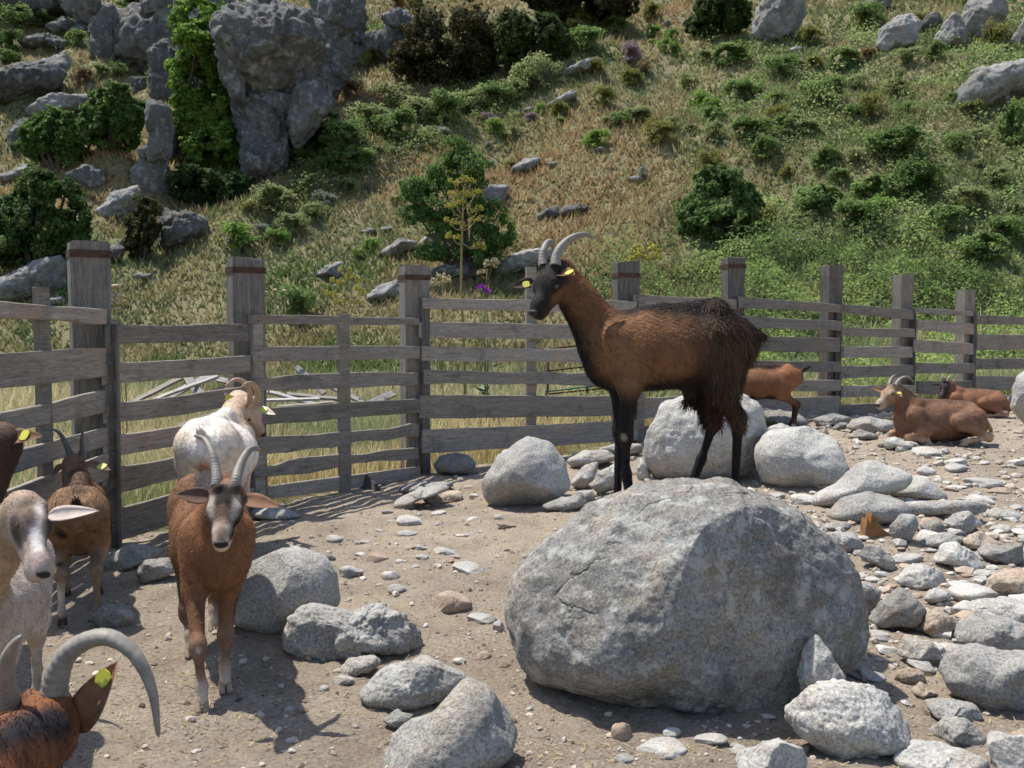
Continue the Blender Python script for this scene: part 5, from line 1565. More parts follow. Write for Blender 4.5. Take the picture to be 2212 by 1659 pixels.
# ---- 8: brown goat standing at the fence behind the rock
loc8 = at(1640, 915, 10.3); loc8[2] = H1(loc8[0], loc8[1])
J = pose(STAND, loc8, (-1, .12), .96)
J.update(poll=loc8 + np.array((-.46, .05, .62)), muz=loc8 + np.array((-.56, .05, .43)))
coat = dict(body=(.19, .085, .042), rump=(.20, .09, .045), ridge=(.03, .02, .017), neck=(.25, .1, .045), thigh=(.25, .105, .046), hindleg=(.17, .08, .04), shin=(.05, .03, .022), pastern=(.04, .03, .025), face=(.1, .05, .03), tail=(.03, .02, .018), foreleg=(.06, .035, .025), muzzle=(.1, .06, .04))
goat(J, 'brown goat with a black belly standing at the fence behind the rock', coat, [(horn_arc(J, sg, .3, 1.6, .15), .018, .003) for sg in (1, -1)], None, 'horn_dark',
     [(J['ch'] - zz * .13, J['be'] - zz * .12, .07, .08, BB, .05), (J['HL'][1], J['HL'][3], .02, .02, (.15, .07, .04), .02)], .014, 6000, seed=88, hw=.0035)

# ---- 9, 10: two goats lying by the fence
loc9 = at(2022, 957, 8.95); loc9[1] = 8.95; loc9[2] = H1(loc9[0], loc9[1])
J = pose(LIE, loc9, (-1, -.12), 1.06)
J.update(poll=at(1930, 842, 8.93), muz=at(1895, 876, 8.82))
LB = (.185, .098, .062)
coat = dict(body=LB, rump=(.21, .112, .068), ridge=(.10, .06, .042), neck=(.18, .092, .056), throat=(.15, .078, .048), face=(.22, .14, .09), cheek=(.25, .125, .07), muzzle=(.42, .33, .26), brow=(.40, .30, .20), crown=(.12, .08, .06), shoulder=LB, foreleg=(.33, .165, .09),
            knee=(.40, .25, .15), shin=(.42, .27, .17), pastern=(.42, .29, .19), thigh=(.20, .108, .068), hindleg=(.26, .15, .09), tail=(.42, .25, .10), chest=(.27, .115, .06), ear=(.30, .17, .085))
goat(J, 'light brown goat lying down with pale muzzle and curved horns', coat,
     [([at(1931, 840, 8.9), at(1935, 832, 8.9), at(1941, 822, 8.91), at(1952, 815, 8.93), at(1964, 816, 8.95), at(1974, 826, 8.97)], .020, .004),
      ([at(1920, 838, 8.95), at(1921, 830, 8.95), at(1924, 820, 8.97), at(1929, 813, 9.0), at(1936, 809, 9.03)], .018, .004)],
     [(at(1909, 845, 8.97), at(1884, 838, 9.0), .026, (0, -.8, .4), (.30, .17, .085)), (at(1938, 846, 8.84), at(1948, 858, 8.75), .024, (0, -.8, .4), (.26, .15, .075))],
     'horn_grey', [(J['be'] - zz * .1 + J['l'] * .12, J['be'] - zz * .15 + J['l'] * .05, .06, .05, (.10, .05, .032), .05), (J['poll'] + np.array((-.05, -.06, .0)), J['muz'] + np.array((.05, -.05, .01)), .010, .008, (.05, .035, .03), .012), (J['pv'] + zz * .12, J['ru'] + zz * .02, .02, .03, (.36, .22, .11), .05)], .0125, 11000, 'hoof_pale', tags=((1, .4, .03, 1),), seed=99, hw=.0032, up=(0, .1, 1))
loc10 = at(2104, 903, 11.35); loc10[2] = H1(loc10[0], loc10[1])
J = pose(LIE, loc10, (-1, .35), .86)
J.update(poll=at(2042, 827, 11.45), muz=at(2032, 860, 11.33))
coat = dict(body=(.20, .095, .055), rump=(.21, .10, .055), ridge=(.15, .075, .045), neck=(.19, .09, .05), face=(.045, .035, .032), cheek=(.05, .038, .033), muzzle=(.04, .03, .028), brow=(.04, .03, .03), crown=(.05, .04, .035), throat=(.1, .05, .035), thigh=(.19, .09, .05),
            shin=(.3, .2, .14), pastern=(.3, .22, .16), tail=(.3, .2, .12), ear=(.08, .05, .04))
goat(J, 'brown goat with a dark face lying down close to the fence', coat,
     [([at(2038, 824, 11.42), at(2036, 815, 11.42), at(2037, 806, 11.45)], .016, .004), ([at(2047, 824, 11.4), at(2050, 815, 11.4), at(2056, 808, 11.44)], .016, .004)],
     [(at(2033, 833, 11.4), at(2006, 834, 11.4), .024, (0, -.8, .4), (.06, .045, .038)), (at(2050, 832, 11.4), at(2064, 832, 11.45), .024, (0, -.8, .4), (.15, .09, .05))],
     'horn_grey', [], .0135, 5500, 'hoof_pale', seed=110, hw=.004)
# ------------------------------------------------------------------ hillside: crags
def z1(*p): return [(.336 * x, .336 * y) for x, y in p]
def z2(*p): return [(734 + .336 * x, .336 * y) for x, y in p]
def z3(*p): return [(1469 + .336 * x, .336 * y) for x, y in p]
def z4(*p): return [(.336 * x, 484 + .336 * y) for x, y in p]
def z5(*p): return [(734 + .336 * x, 484 + .336 * y) for x, y in p]

def outcrop(label, blocks, base=None, mat='cliff', n=4, depth=.9, seed=200, strata=.10, **k):
    """an outcrop of several blocks standing on the slope"""
    bx, by = base if base else (np.mean([p[0] for p in blocks[0]]), max(p[1] for b in blocks for p in b))
    gp = ground(bx, by)
    root = empty('rock_outcrop', gp, label, 'rock')
    for i, b in enumerate(blocks):
        off = (i % 3) * .35
        w_ = np.ptp(np.array(b)[:, 0]) * gp[1] / FPX
        rock(b, None, mat, n if i < 2 else 4, depth, Y=gp[1] + .45 * w_ * depth + off, facets=16, rough=.05, fine=.03, seed=seed + i * 7, name='block', parent=root, strata=strata, blocky=.055, **k)
    return root

outcrop('tall grey rock tower with a broad overhanging head above the slope', [
    z1((1430, 110), (1560, 75), (1700, 55), (1900, 65), (2010, 90), (2060, 200), (2060, 320), (2000, 480), (1960, 640), (1800, 660), (1600, 650), (1500, 560), (1460, 420), (1410, 330), (1405, 200)),
    z1((1500, 600), (1620, 580), (1800, 560), (1930, 600), (1900, 760), (1840, 900), (1830, 1060), (1760, 1170), (1640, 1200), (1540, 1150), (1560, 960), (1530, 760)),
    z1((1590, 620), (1720, 590), (1900, 610), (1890, 760), (1760, 790), (1620, 750)), z1((1405, 300), (1500, 280), (1570, 500), (1570, 700), (1490, 640), (1430, 480)),
    z1((1900, 560), (2060, 500), (2150, 660), (2040, 780), (1920, 980), (1860, 860)), z1((1470, 70), (1700, 25), (1990, 60), (2010, 150), (1760, 190), (1480, 170)), z1((1560, 900), (1700, 860), (1840, 960), (1820, 1120), (1680, 1190), (1560, 1140))], (570, 400), n=5, seed=210, strata=.06)
outcrop('broad dark cliff wall behind the bright green tree', [
    z1((1180, -60), (1480, -80), (1520, 250), (1460, 560), (1250, 560), (1160, 300)), z1((980, 330), (1200, 260), (1260, 600), (1120, 720), (980, 620)), z1((2000, -60), (2230, -80), (2260, 160), (2180, 420), (2020, 330)),
    z1((1960, 300), (2120, 280), (2240, 480), (2140, 640), (1980, 560))], (470, 260), n=4, seed=310, strata=.10)
outcrop('dark craggy cliff above the left slope', [z1((-120, -40), (200, -100), (420, -60), (440, 60), (240, 130), (-100, 150)), z1((380, -60), (600, -100), (660, 60), (560, 160), (440, 100)), z1((-100, 130), (60, 110), (180, 200), (100, 300), (-100, 330))], (120, 80), n=4, seed=330, strata=.10)
outcrop('split rock pillars with vertical dark faces', [
    z1((650, 40), (700, 10), (745, 60), (735, 300), (745, 470), (650, 490), (570, 420), (580, 220)),
    z1((740, 80), (900, 45), (1190, 75), (1190, 330), (1100, 400), (1000, 450), (940, 500), (800, 430), (735, 380)),
    z1((905, 150), (950, -30), (1210, -40), (1240, 90), (1100, 120)), z1((540, -20), (640, -40), (640, 70), (560, 90)),
    z1((1180, 120), (1260, 60), (1280, 250), (1200, 330))], (290, 172), n=4, seed=230, strata=.12)
outcrop('stacked grey blocks right of the rock tower', [
    z2((-60, 0), (0, -20), (150, -10), (172, 120), (130, 265), (0, 280), (-60, 180)), z2((0, 280), (130, 265), (225, 380), (190, 470), (60, 500), (-40, 420)), z2((60, 150), (150, 130), (170, 190), (110, 230))], (770, 165), seed=250)
outcrop('pointed grey blocks beside the brown thicket', [z2((255, 115), (350, 80), (440, 75), (490, 140), (485, 215), (340, 190)), z2((150, 260), (310, 178), (440, 230), (410, 330), (380, 410), (290, 440), (200, 335))], (835, 148), seed=260)
outcrop('narrow broken rock pillar left of the bright green tree', [
    z1((950, 650), (1085, 670), (1095, 820), (1090, 1000), (940, 1040), (960, 850)), z1((860, 1100), (930, 1020), (1060, 1000), (1095, 1150), (1085, 1360), (960, 1330), (890, 1260)),
    z1((1075, 1190), (1215, 1240), (1210, 1360), (1075, 1355)), z1((890, 960), (980, 930), (1040, 970), (1000, 1010), (900, 1010)), z1((830, 500), (940, 488), (930, 560), (860, 600))], (330, 458), seed=270)
outcrop('pale block at the foot of the cliffs', [z1((1070, 1350), (1280, 1390), (1345, 1480), (1210, 1570), (1040, 1650), (1020, 1560), (1045, 1460))], (390, 548), seed=280, mat='cliff')
CR = [
 (z1((295, 180), (400, 105), (475, 140), (465, 240), (350, 225)), 'boulder with a dark overhang high among the left crags', 'cliff'),
 (z1((450, 195), (515, 130), (565, 170), (545, 250), (460, 250)), 'rounded boulder tucked against the split pillars', 'cliff'),
 (z1((120, 290), (300, 232), (455, 258), (420, 330), (200, 345)), 'sloping rock slab on the upper left slope', 'cliff'),
 (z1((-80, 500), (0, 465), (150, 405), (320, 362), (400, 380), (400, 480), (360, 560), (200, 650), (0, 690), (-80, 660)), 'huge dark overhanging slab on the left slope', 'cliff'),
 (z1((330, 380), (420, 335), (480, 410), (470, 440), (390, 450)), 'pale pointed block on top of the overhanging slab', 'cliff_pale'),
 (z1((190, 720), (330, 615), (590, 595), (570, 700), (420, 740), (300, 775), (215, 775)), 'smooth pale slab above the junipers', 'cliff_pale'),
 (z1((205, 720), (280, 665), (340, 700), (330, 760), (230, 775)), 'dark boulder at the end of the smooth pale slab', 'cliff'),
 (z1((65, 860), (110, 780), (220, 765), (340, 755), (320, 830), (170, 910), (70, 990)), 'grey ledge left of the junipers', 'cliff'),
 (z1((-60, 1160), (60, 1110), (180, 1050), (255, 1090), (240, 1180), (80, 1190)), 'flat topped rock above the large dark juniper', 'cliff_pale'),
 (z1((435, 1130), (560, 1060), (665, 1085), (670, 1170), (610, 1240), (480, 1210)), 'layered grey rock among the junipers', 'cliff'),
 (z1((635, 1360), (720, 1245), (890, 1170), (910, 1260), (810, 1410), (680, 1430)), 'leaning slab with a dark underside below the dry grass', 'cliff_pale'),
 (z1((0, 0), (130, -30), (300, -20), (330, 60), (160, 90), (0, 60)), 'dark crag at the top of the left slope', 'cliff'),
 (z1((320, 60), (420, 30), (560, 60), (500, 120), (380, 110)), 'low crag behind the overhanging boulder', 'cliff'),
 (z1((100, 110), (250, 60), (290, 150), (150, 190)), 'weathered crag on the upper left slope', 'cliff'),
 (z4((-60, 460), (0, 370), (120, 285), (300, 225), (390, 205), (440, 260), (445, 420), (300, 490), (0, 500)), 'large grey boulder behind the first fence post', 'cliff_pale'),
 (z4((665, 165), (760, 130), (800, 150), (775, 240), (690, 255)), 'small dark boulder right of the first fence post', 'cliff'),
 (z4((755, 130), (800, 80), (840, 62), (815, 120), (790, 150)), 'thin bright stone tip near the first fence post', 'cliff_pale'),
 (z4((845, 330), (900, 315), (990, 318), (950, 345), (900, 362)), 'flat pale stone slab lying in the grass behind the fence', 'cliff_pale'),
 (z4((2000, 335), (2100, 268), (2190, 245), (2260, 330), (2110, 362)), 'pale low rock in the grass beyond the third post', 'cliff_pale'),
 (z4((300, 480), (400, 462), (450, 490), (450, 530), (320, 530)), 'mossy stone behind the top rail', 'cliff_pale'),
 (z2((1425, 470), (1560, 398), (1690, 378), (1600, 470), (1440, 510)), 'grey rock slab near the purple bush', 'cliff_pale'),
 (z2((1315, 700), (1400, 638), (1480, 592), (1535, 618), (1450, 670), (1380, 720)), 'pale arched rock on the middle of the slope', 'cliff_pale'),
 (z2((1175, 705), (1250, 682), (1250, 722), (1190, 725)), 'little white rock beside a round green bush', 'cliff_pale'),
 (z2((1105, 1075), (1180, 1028), (1295, 1018), (1280, 1070), (1180, 1115), (1115, 1120)), 'white rock on the dry slope right of the juniper top', 'cliff_pale'),
 (z2((1330, 1050), (1410, 1042), (1410, 1070), (1340, 1078)), 'small white stone in dry grass near the white rock', 'cliff_pale'),
 (z2((925, 1210), (1000, 1185), (1085, 1190), (1080, 1260), (1010, 1330), (930, 1340)), 'white rock half hidden by the juniper', 'cliff_pale'),
 (z2((1245, 1395), (1330, 1345), (1400, 1330), (1420, 1390), (1300, 1425)), 'low broken rock in the dry grass above the goat horns', 'cliff'),
 (z2((1400, 1380), (1440, 1325), (1520, 1315), (1640, 1340), (1520, 1395)), 'crumbled grey rock in the dry grass above the goat horns', 'cliff'),
 (z2((125, 1490), (180, 1465), (235, 1475), (220, 1505), (150, 1510)), 'grey stone in the grass left of the juniper', 'cliff_pale'),
 (z2((250, 1475), (300, 1455), (345, 1465), (320, 1495), (265, 1495)), 'pale stone in the grass left of the juniper', 'cliff_pale'),
 (z2((1850, 1140), (1900, 1130), (1980, 1150), (1960, 1175), (1870, 1170)), 'small pale stone under a grey tuft', 'cliff_pale'),
 (z2((1620, 960), (1700, 945), (1720, 975), (1640, 985)), 'little stone on the upper middle slope', 'cliff_pale'),
 (z2((2060, 165), (2110, 130), (2125, 150), (2080, 180)), 'white stone high on the slope', 'cliff_pale'),
 (z5((245, 200), (380, 100), (490, 105), (500, 150), (420, 190), (300, 220)), 'grey streaked rock below the juniper', 'cliff_pale'),
 (z5((500, 130), (560, 70), (645, 45), (640, 110), (560, 150)), 'pale rock at the left foot of the juniper', 'cliff_pale'),
 (z5((575, 300), (740, 235), (880, 255), (910, 340), (740, 370), (600, 360)), 'dark shaded rock behind the third post', 'cliff'),
 (z5((985, 330), (1040, 240), (1110, 185), (1300, 155), (1400, 190), (1300, 260), (1200, 300), (1040, 350)), 'long pale rock behind the head of the dark goat', 'cliff_pale'),
 (z5((135, 490), (250, 398), (385, 355), (400, 480), (300, 505)), 'pale boulder beside the third fence post', 'cliff_pale'),
 (z5((730, 1095), (860, 1060), (960, 1042), (1110, 1095), (1000, 1125)), 'low pale rock in the grass behind the fence boards', 'cliff_pale'),
 (z3((455, 250), (500, 60), (560, -20), (800, -30), (790, 100), (720, 220), (560, 285)), 'streaked grey crag at the top of the slope', 'cliff_pale'),
 (z3((1265, 300), (1300, 185), (1400, 120), (1475, 98), (1540, 160), (1500, 300), (1340, 330)), 'blocky grey boulder with a sunlit top on the upper right slope', 'cliff_pale'),
 (z3((1530, 180), (1580, 110), (1650, 75), (1690, 150), (1610, 240)), 'small block between two upper right boulders', 'cliff'),
 (z3((1640, 250), (1700, 150), (1755, 85), (1835, 200), (1830, 320), (1700, 310)), 'conical grey boulder on the upper right slope', 'cliff_pale'),
 (z3((1815, 90), (1880, -20), (2060, -20), (2085, 100), (1990, 210), (1900, 280), (1850, 190)), 'tall streaked boulder at the upper right', 'cliff_pale'),
 (z3((2140, 240), (2212, 120), (2300, 130), (2300, 310), (2180, 300)), 'white rock at the right end of the slope', 'cliff_pale'),
 (z3((1765, 700), (1800, 600), (1900, 485), (2000, 445), (2212, 410), (2330, 430), (2330, 600), (2100, 650), (1950, 720), (1850, 745)), 'great sloping pale rock face on the right slope', 'cliff_pale'),
 (z3((1170, 10), (1240, -20), (1360, -10), (1340, 60), (1230, 75)), 'small crag at the top edge of the slope', 'cliff'),
 (z3((700, 320), (750, 295), (785, 310), (770, 350), (720, 350)), 'small rock under an olive bush', 'cliff_pale'),
 (z3((725, 1560), (750, 1535), (825, 1528), (815, 1575)), 'small white rock in the bramble thicket', 'cliff_pale'),
]
for i, (b, lab, mt) in enumerate(CR):
    w_ = max(p[0] for p in b) - min(p[0] for p in b)
    rock(b, lab, mt, 5 if w_ > 190 else (4 if w_ > 64 else 3), .9, facets=14, rough=.05, fine=.035, seed=400 + i, name='hill_rock', strata=.05 if mt == 'cliff' else .03, blocky=.045)

# ------------------------------------------------------------------ plants
def leaves(C, A, B):
    """rhombic leaves: base C, length vectors A, half-width vectors B"""
    n = len(C)
    V = np.stack([C, C + A * .5 + B, C + A, C + A * .5 - B], 1).reshape(-1, 3)
    return V, np.arange(n * 4).reshape(-1, 4)

def blob_leaves(blobs, n, ln, wd, c0, c1, rng, up=.35, outb=.8, gap=-.12, freq=2.0, shell=.45, size=1.0):
    """leaf positions through lumpy ellipsoids"""
    blobs = [(np.array(c, float), np.array(r, float)) for c, r in blobs]
    vol = np.array([r[0] * r[2] for c, r in blobs]); vol /= vol.sum()
    k = rng.choice(len(blobs), n * 2, p=vol)
    c = np.array([b[0] for b in blobs])[k]; r = np.array([b[1] for b in blobs])[k]
    d = rng.normal(size=(n * 2, 3)); d /= np.linalg.norm(d, axis=1)[:, None]
    rad = (1 - shell * rng.random(n * 2) ** 1.6) * (0.88 + .30 * fbm(d * 2.2 + k[:, None] * 5.1, 13, 2))
    P = c + d * r * rad[:, None]
    cl = fbm(P * (freq / size), 5, 2)
    ok = cl > gap
    P, d, cl, rad = P[ok][:n], d[ok][:n], cl[ok][:n], rad[ok][:n]
    m_ = len(P)
    nl = d * outb + np.array((0, 0, .45)) + .55 * rng.normal(size=(m_, 3))
    nl /= np.linalg.norm(nl, axis=1)[:, None]
    dr = d * .5 + np.array((0, 0, up)) + .9 * rng.normal(size=(m_, 3))
    dr = dr - (dr * nl).sum(1)[:, None] * nl * .8
    dr /= np.linalg.norm(dr, axis=1)[:, None]
    sd = np.cross(dr, nl); sd /= np.linalg.norm(sd, axis=1)[:, None] + 1e-9
    s = rng.uniform(.6, 1.35, m_)[:, None]
    V, Q = leaves(P - dr * ln * s * .5, dr * ln * s, sd * wd * s)
    t = np.clip(.5 + .35 * rng.normal(size=m_) + .5 * cl, 0, 1)[:, None]
    col = np.array(c0) * (1 - t) + np.array(c1) * t
    return V, Q, np.repeat(col, 4, 0)

def tree(label, base, blobs, n, leaf, c0, c1, seed, name='juniper_tree', cat='tree', dist=None, shape=2.6, gap=-.12, trunk=.05, up=.35, lean=None, group=None, freq=2.0):
    """blobs: (px, py, rx_px, ry_px) of the crown as seen; depth is scattered"""
    rng = np.random.default_rng(seed)
    gp = ground(*base) if dist is None else at(base[0], base[1], dist)
    if dist is not None: gp[2] = H1(gp[0], gp[1])
    root = empty(name, gp, label, cat, group)
    k = gp[1] / FPX
    bl = []
    for (px, py, rx, ry) in blobs:
        c = at(px, py, gp[1]) - gp
        c[1] += rng.uniform(-.45, .45) * rx * k
        bl.append((c, (rx * k, rx * k * .9, ry * k)))
    size = np.mean([b[1][0] for b in bl])
    V, Q, C = blob_leaves(bl, n, leaf, leaf / shape, c0, c1, rng, up, gap=gap, size=size, freq=freq)
    link('crown', mesh('crown', V, Q, M['leaf'], C, False), root)
    parts = []
    bot = min(b[0][2] for b in bl); 
    cx_ = np.mean([b[0][0] for b in bl])
    for b in bl:
        st = np.array((0, 0, -.25)); en = b[0] + np.array((0, 0, b[1][2] * .2))
        mid = st * .5 + en * .5 + np.array((rng.uniform(-.12, .12) * size, rng.uniform(-.12, .12) * size, -.1 * size))
        t = np.linspace(0, 1, 7)[:, None]
        pc = st * (1 - t) ** 2 + mid * 2 * t * (1 - t) + en * t ** 2
        parts.append(tube(pc, np.linspace(trunk, trunk * .2, 7), 6))
    Vt, Ft, _ = join(parts)
    link('trunk', mesh('trunk', Vt, Ft, M['bark']), root)
    return root

JD, JL = (.036, .072, .022), (.145, .235, .06)
tree('tall bright green tree growing against the rock tower', (362, 352), [(425, 30, 70, 45), (440, 90, 62, 45), (430, 150, 72, 50), (415, 180, 62, 42), (455, 215, 75, 50), (405, 225, 60, 40), (440, 275, 85, 50), (385, 265, 50, 32), (470, 320, 80, 55), (410, 335, 60, 55), (450, 385, 70, 40)],
     28500, 0.146, (.060, .110, .020), (.19, .30, .055), 601, 'broadleaf_tree', gap=-.05, trunk=.13, up=.1, shape=2.2)
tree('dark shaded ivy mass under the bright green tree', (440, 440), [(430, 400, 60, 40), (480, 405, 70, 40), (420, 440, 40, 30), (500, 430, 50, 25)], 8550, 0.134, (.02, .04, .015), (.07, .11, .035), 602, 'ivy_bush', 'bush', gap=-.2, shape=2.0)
tree('round juniper beside the narrow broken pillar', (250, 328), [(252, 215, 45, 38), (225, 245, 50, 45), (280, 250, 45, 45), (245, 285, 62, 42), (205, 280, 40, 35)], 15200, 0.146, JD, JL, 603, trunk=.1)
tree('spreading juniper left of the round juniper', (125, 368), [(125, 265, 45, 32), (90, 290, 42, 32), (150, 285, 50, 36), (75, 315, 35, 28), (120, 322, 60, 35), (165, 335, 40, 30)], 15200, 0.140, JD, JL, 604, trunk=.1)
tree('large dark juniper behind the first fence post', (85, 590), [(95, 400, 48, 40), (55, 430, 60, 45), (140, 425, 45, 42), (25, 470, 60, 60), (95, 480, 75, 55), (165, 470, 42, 40), (60, 530, 90, 45), (150, 520, 50, 40), (0, 530, 60, 60)], 22800, 0.112, (.028, .056, .018), (.11, .175, .048), 605, trunk=.12)
tree('brown green heath bush below the crags', (310, 560), [(310, 450, 36, 30), (295, 480, 36, 34), (325, 490, 32, 36), (300, 525, 32, 36)], 8550, 0.095, (.032, .036, .016), (.10, .105, .04), 606, 'heath_bush', 'bush', shape=4)
tree('green juniper standing alone on the middle slope', (1010, 598), [(985, 318, 32, 26), (1000, 345, 50, 34), (955, 375, 58, 38), (1030, 370, 46, 36), (900, 410, 42, 32), (945, 440, 60, 40), (1005, 440, 55, 45), (1060, 470, 52, 42), (900, 465, 40, 26), (960, 490, 55, 34), (1080, 510, 45, 35), (1020, 520, 60, 40), (1030, 560, 60, 32), (935, 545, 45, 24)],
     28500, 0.064, (.032, .068, .02), (.14, .24, .062), 607, gap=-.1, trunk=.07)
tree('dark thick bush with brownish foliage left of the purple bush', (960, 180), [(935, 70, 60, 60), (1000, 55, 75, 62), (890, 130, 50, 40), (960, 130, 75, 50), (1030, 110, 55, 60), (970, 165, 80, 25)], 18050, 0.190, (.028, .028, .014), (.10, .09, .038), 608, 'heath_bush', 'bush', gap=-.2, shape=4)
tree('dark green bush right of the brownish thick bush', (1150, 150), [(1120, 70, 55, 50), (1170, 80, 50, 45), (1110, 115, 40, 34), (1200, 95, 35, 35)], 11400, 0.190, (.024, .036, .014), (.08, .11, .036), 609, 'heath_bush', 'bush', gap=-.2, shape=3)
tree('dark bush at the top of the slope behind the pale shrub', (1270, 55), [(1240, 5, 75, 35), (1310, 10, 70, 34), (1210, 30, 40, 22), (1180, -10, 60, 40)], 11400, 0.213, (.022, .028, .012), (.075, .08, .03), 610, 'heath_bush', 'bush', gap=-.2, shape=3)
tree('green ivy bush right of the rock tower', (690, 330), [(665, 240, 32, 36), (690, 275, 50, 42), (660, 310, 42, 40), (725, 310, 50, 34)], 13300, 0.112, (.03, .055, .02), (.13, .19, .06), 611, 'ivy_bush', 'bush', gap=-.1, shape=1.8)
tree('dark round bush left of the streaked crag', (1545, 84), [(1540, 30, 45, 36), (1575, 35, 45, 38), (1515, 55, 38, 26), (1560, 5, 40, 28)], 12350, 0.179, (.024, .04, .015), (.085, .13, .038), 612, 'heath_bush', 'bush', gap=-.2, shape=3)
tree('large dark leafy bush in the bramble behind the fence', (1560, 520), [(1560, 395, 62, 40), (1520, 440, 55, 42), (1600, 440, 52, 46), (1550, 480, 80, 40), (1490, 470, 30, 32)], 18050, 0.095, (.034, .066, .022), (.175, .26, .08), 613, 'leafy_bush', 'bush', gap=-.15, shape=1.8)

# ---- shrubs of a few kinds; alike ones share their meshes
KIND = {  # c0, c1, leaf length (fraction of width), shape, up, n
    'green': ((0.101, 0.171, 0.056), (.26, .35, .115), .050, 1.9, .3, 4000),
    'pale': ((0.186, 0.225, 0.093), (.35, .385, .175), .050, 2.4, .5, 3600),
    'olive': ((0.155, 0.167, 0.046), (.28, .275, .08), .070, 4.5, .8, 3600),
    'dark': ((0.056, 0.102, 0.034), (.155, .225, .065), .052, 2.2, .3, 4200),
    'bright': ((0.139, 0.240, 0.053), (.28, .41, .10), .055, 2.2, .4, 3200),
    'purple': ((0.202, 0.178, 0.155), (.38, .27, .35), .05, 2.5, .6, 2800),
    'grey': ((0.186, 0.217, 0.171), (.35, .38, .31), .065, 3.5, .6, 2000),
    'brown': ((0.171, 0.132, 0.070), (.29, .215, .11), .065, 4, .8, 2800),
}
SH = {}
for kname, (c0, c1, lf, shp, up_, n_) in KIND.items():
    SH[kname] = []
    for var in range(2):
        rng = np.random.default_rng(900 + len(SH) * 10 + var)
        bl = [((rng.uniform(-.22, .22), rng.uniform(-.22, .22), rng.uniform(.30, .66)), (rng.uniform(.20, .32),) * 2 + (rng.uniform(.24, .36),)) for _ in range(7)] + [((0, 0, .34), (.42, .42, .36)), ((0, 0, .5), (.3, .3, .4))]
        V, Q, C = blob_leaves(bl, n_, lf, lf / shp, c0, c1, rng, up_, gap=-.22, size=.5, freq=1.6)
        tw = [tube(np.array([(rng.uniform(-.05, .05), rng.uniform(-.05, .05), -.15), (b[0][0] * .5, b[0][1] * .5, b[0][2] * .5), b[0]]), (.022, .014, .006), 5) for b in bl[:6]]
        Vt, Ft, _ = join(tw)
        SH[kname].append((mesh('crown', V, Q, M['leaf'], C, False), mesh('stems', Vt, Ft, M['bark'])))
KT = {'green': 'leafy green shrub', 'pale': 'pale green loose shrub', 'olive': 'olive yellow heath bush', 'dark': 'dark evergreen bush', 'bright': 'fresh bright green shrub', 'purple': 'purple flowering shrub', 'grey': 'small silver grey bush', 'brown': 'withered brown bush'}
KN = {'green': 'leafy_shrub', 'pale': 'pale_shrub', 'olive': 'heath_bush', 'dark': 'evergreen_bush', 'bright': 'bright_shrub', 'purple': 'flowering_shrub', 'grey': 'grey_bush', 'brown': 'withered_bush'}
sc = [0]
HM = [(590, 200, 'near the rock tower'), (290, 100, 'below the split rock pillars'), (60, 100, 'among the left crags'), (420, 240, 'near the bright green tree'), (640, 490, 'below the rock tower'), (985, 430, 'near the lone juniper'), (960, 110, 'beside the brownish thick bush'), (1157, 155, 'near the wide pale shrub'),
      (1359, 110, 'near the purple shrub'), (1430, 300, 'in the dry grass above the dark goat'), (1670, 50, 'below the streaked crag'), (1920, 60, 'near the blocky upper boulders'), (2130, 180, 'near the sloping pale rock face'), (1560, 440, 'near the large dark leafy bush'), (1970, 360, 'near the broad dark bush'), (2120, 500, 'in the brambles above the fence end'),
      (850, 300, 'in the bramble band below the cliffs'), (1760, 180, 'on the open slope under the streaked crag'), (1760, 420, 'in the low brambles above the fence'), (1620, 250, 'above the large dark leafy bush'), (750, 500, 'on the grassy slope left of the juniper')]
def shrub(kind, px, py, wpx, hpx, label=None, group=None):
    gp = ground(px, py)
    k = gp[1] / FPX
    root = empty(KN[kind], gp - np.array((0, 0, .04 * hpx * k)), label or ('large ' if wpx > 100 else ('small ' if wpx < 50 else '')) + KT[kind] + ' ' + near(px, py - hpx / 2, HM), 'shrub', group or (None if label else (KT[kind] + 's').replace('bushs', 'bushes') + ' on the slope'))
    root.scale = (wpx * k * 1.05, wpx * k * .9, hpx * k * 1.12)
    sc[0] += 1
    root.rotation_euler = (0, 0, (sc[0] * 2.4) % 6.28)
    cr, st = SH[kind][sc[0] % 2]
    link('crown', cr, root); link('stems', st, root)
    return root
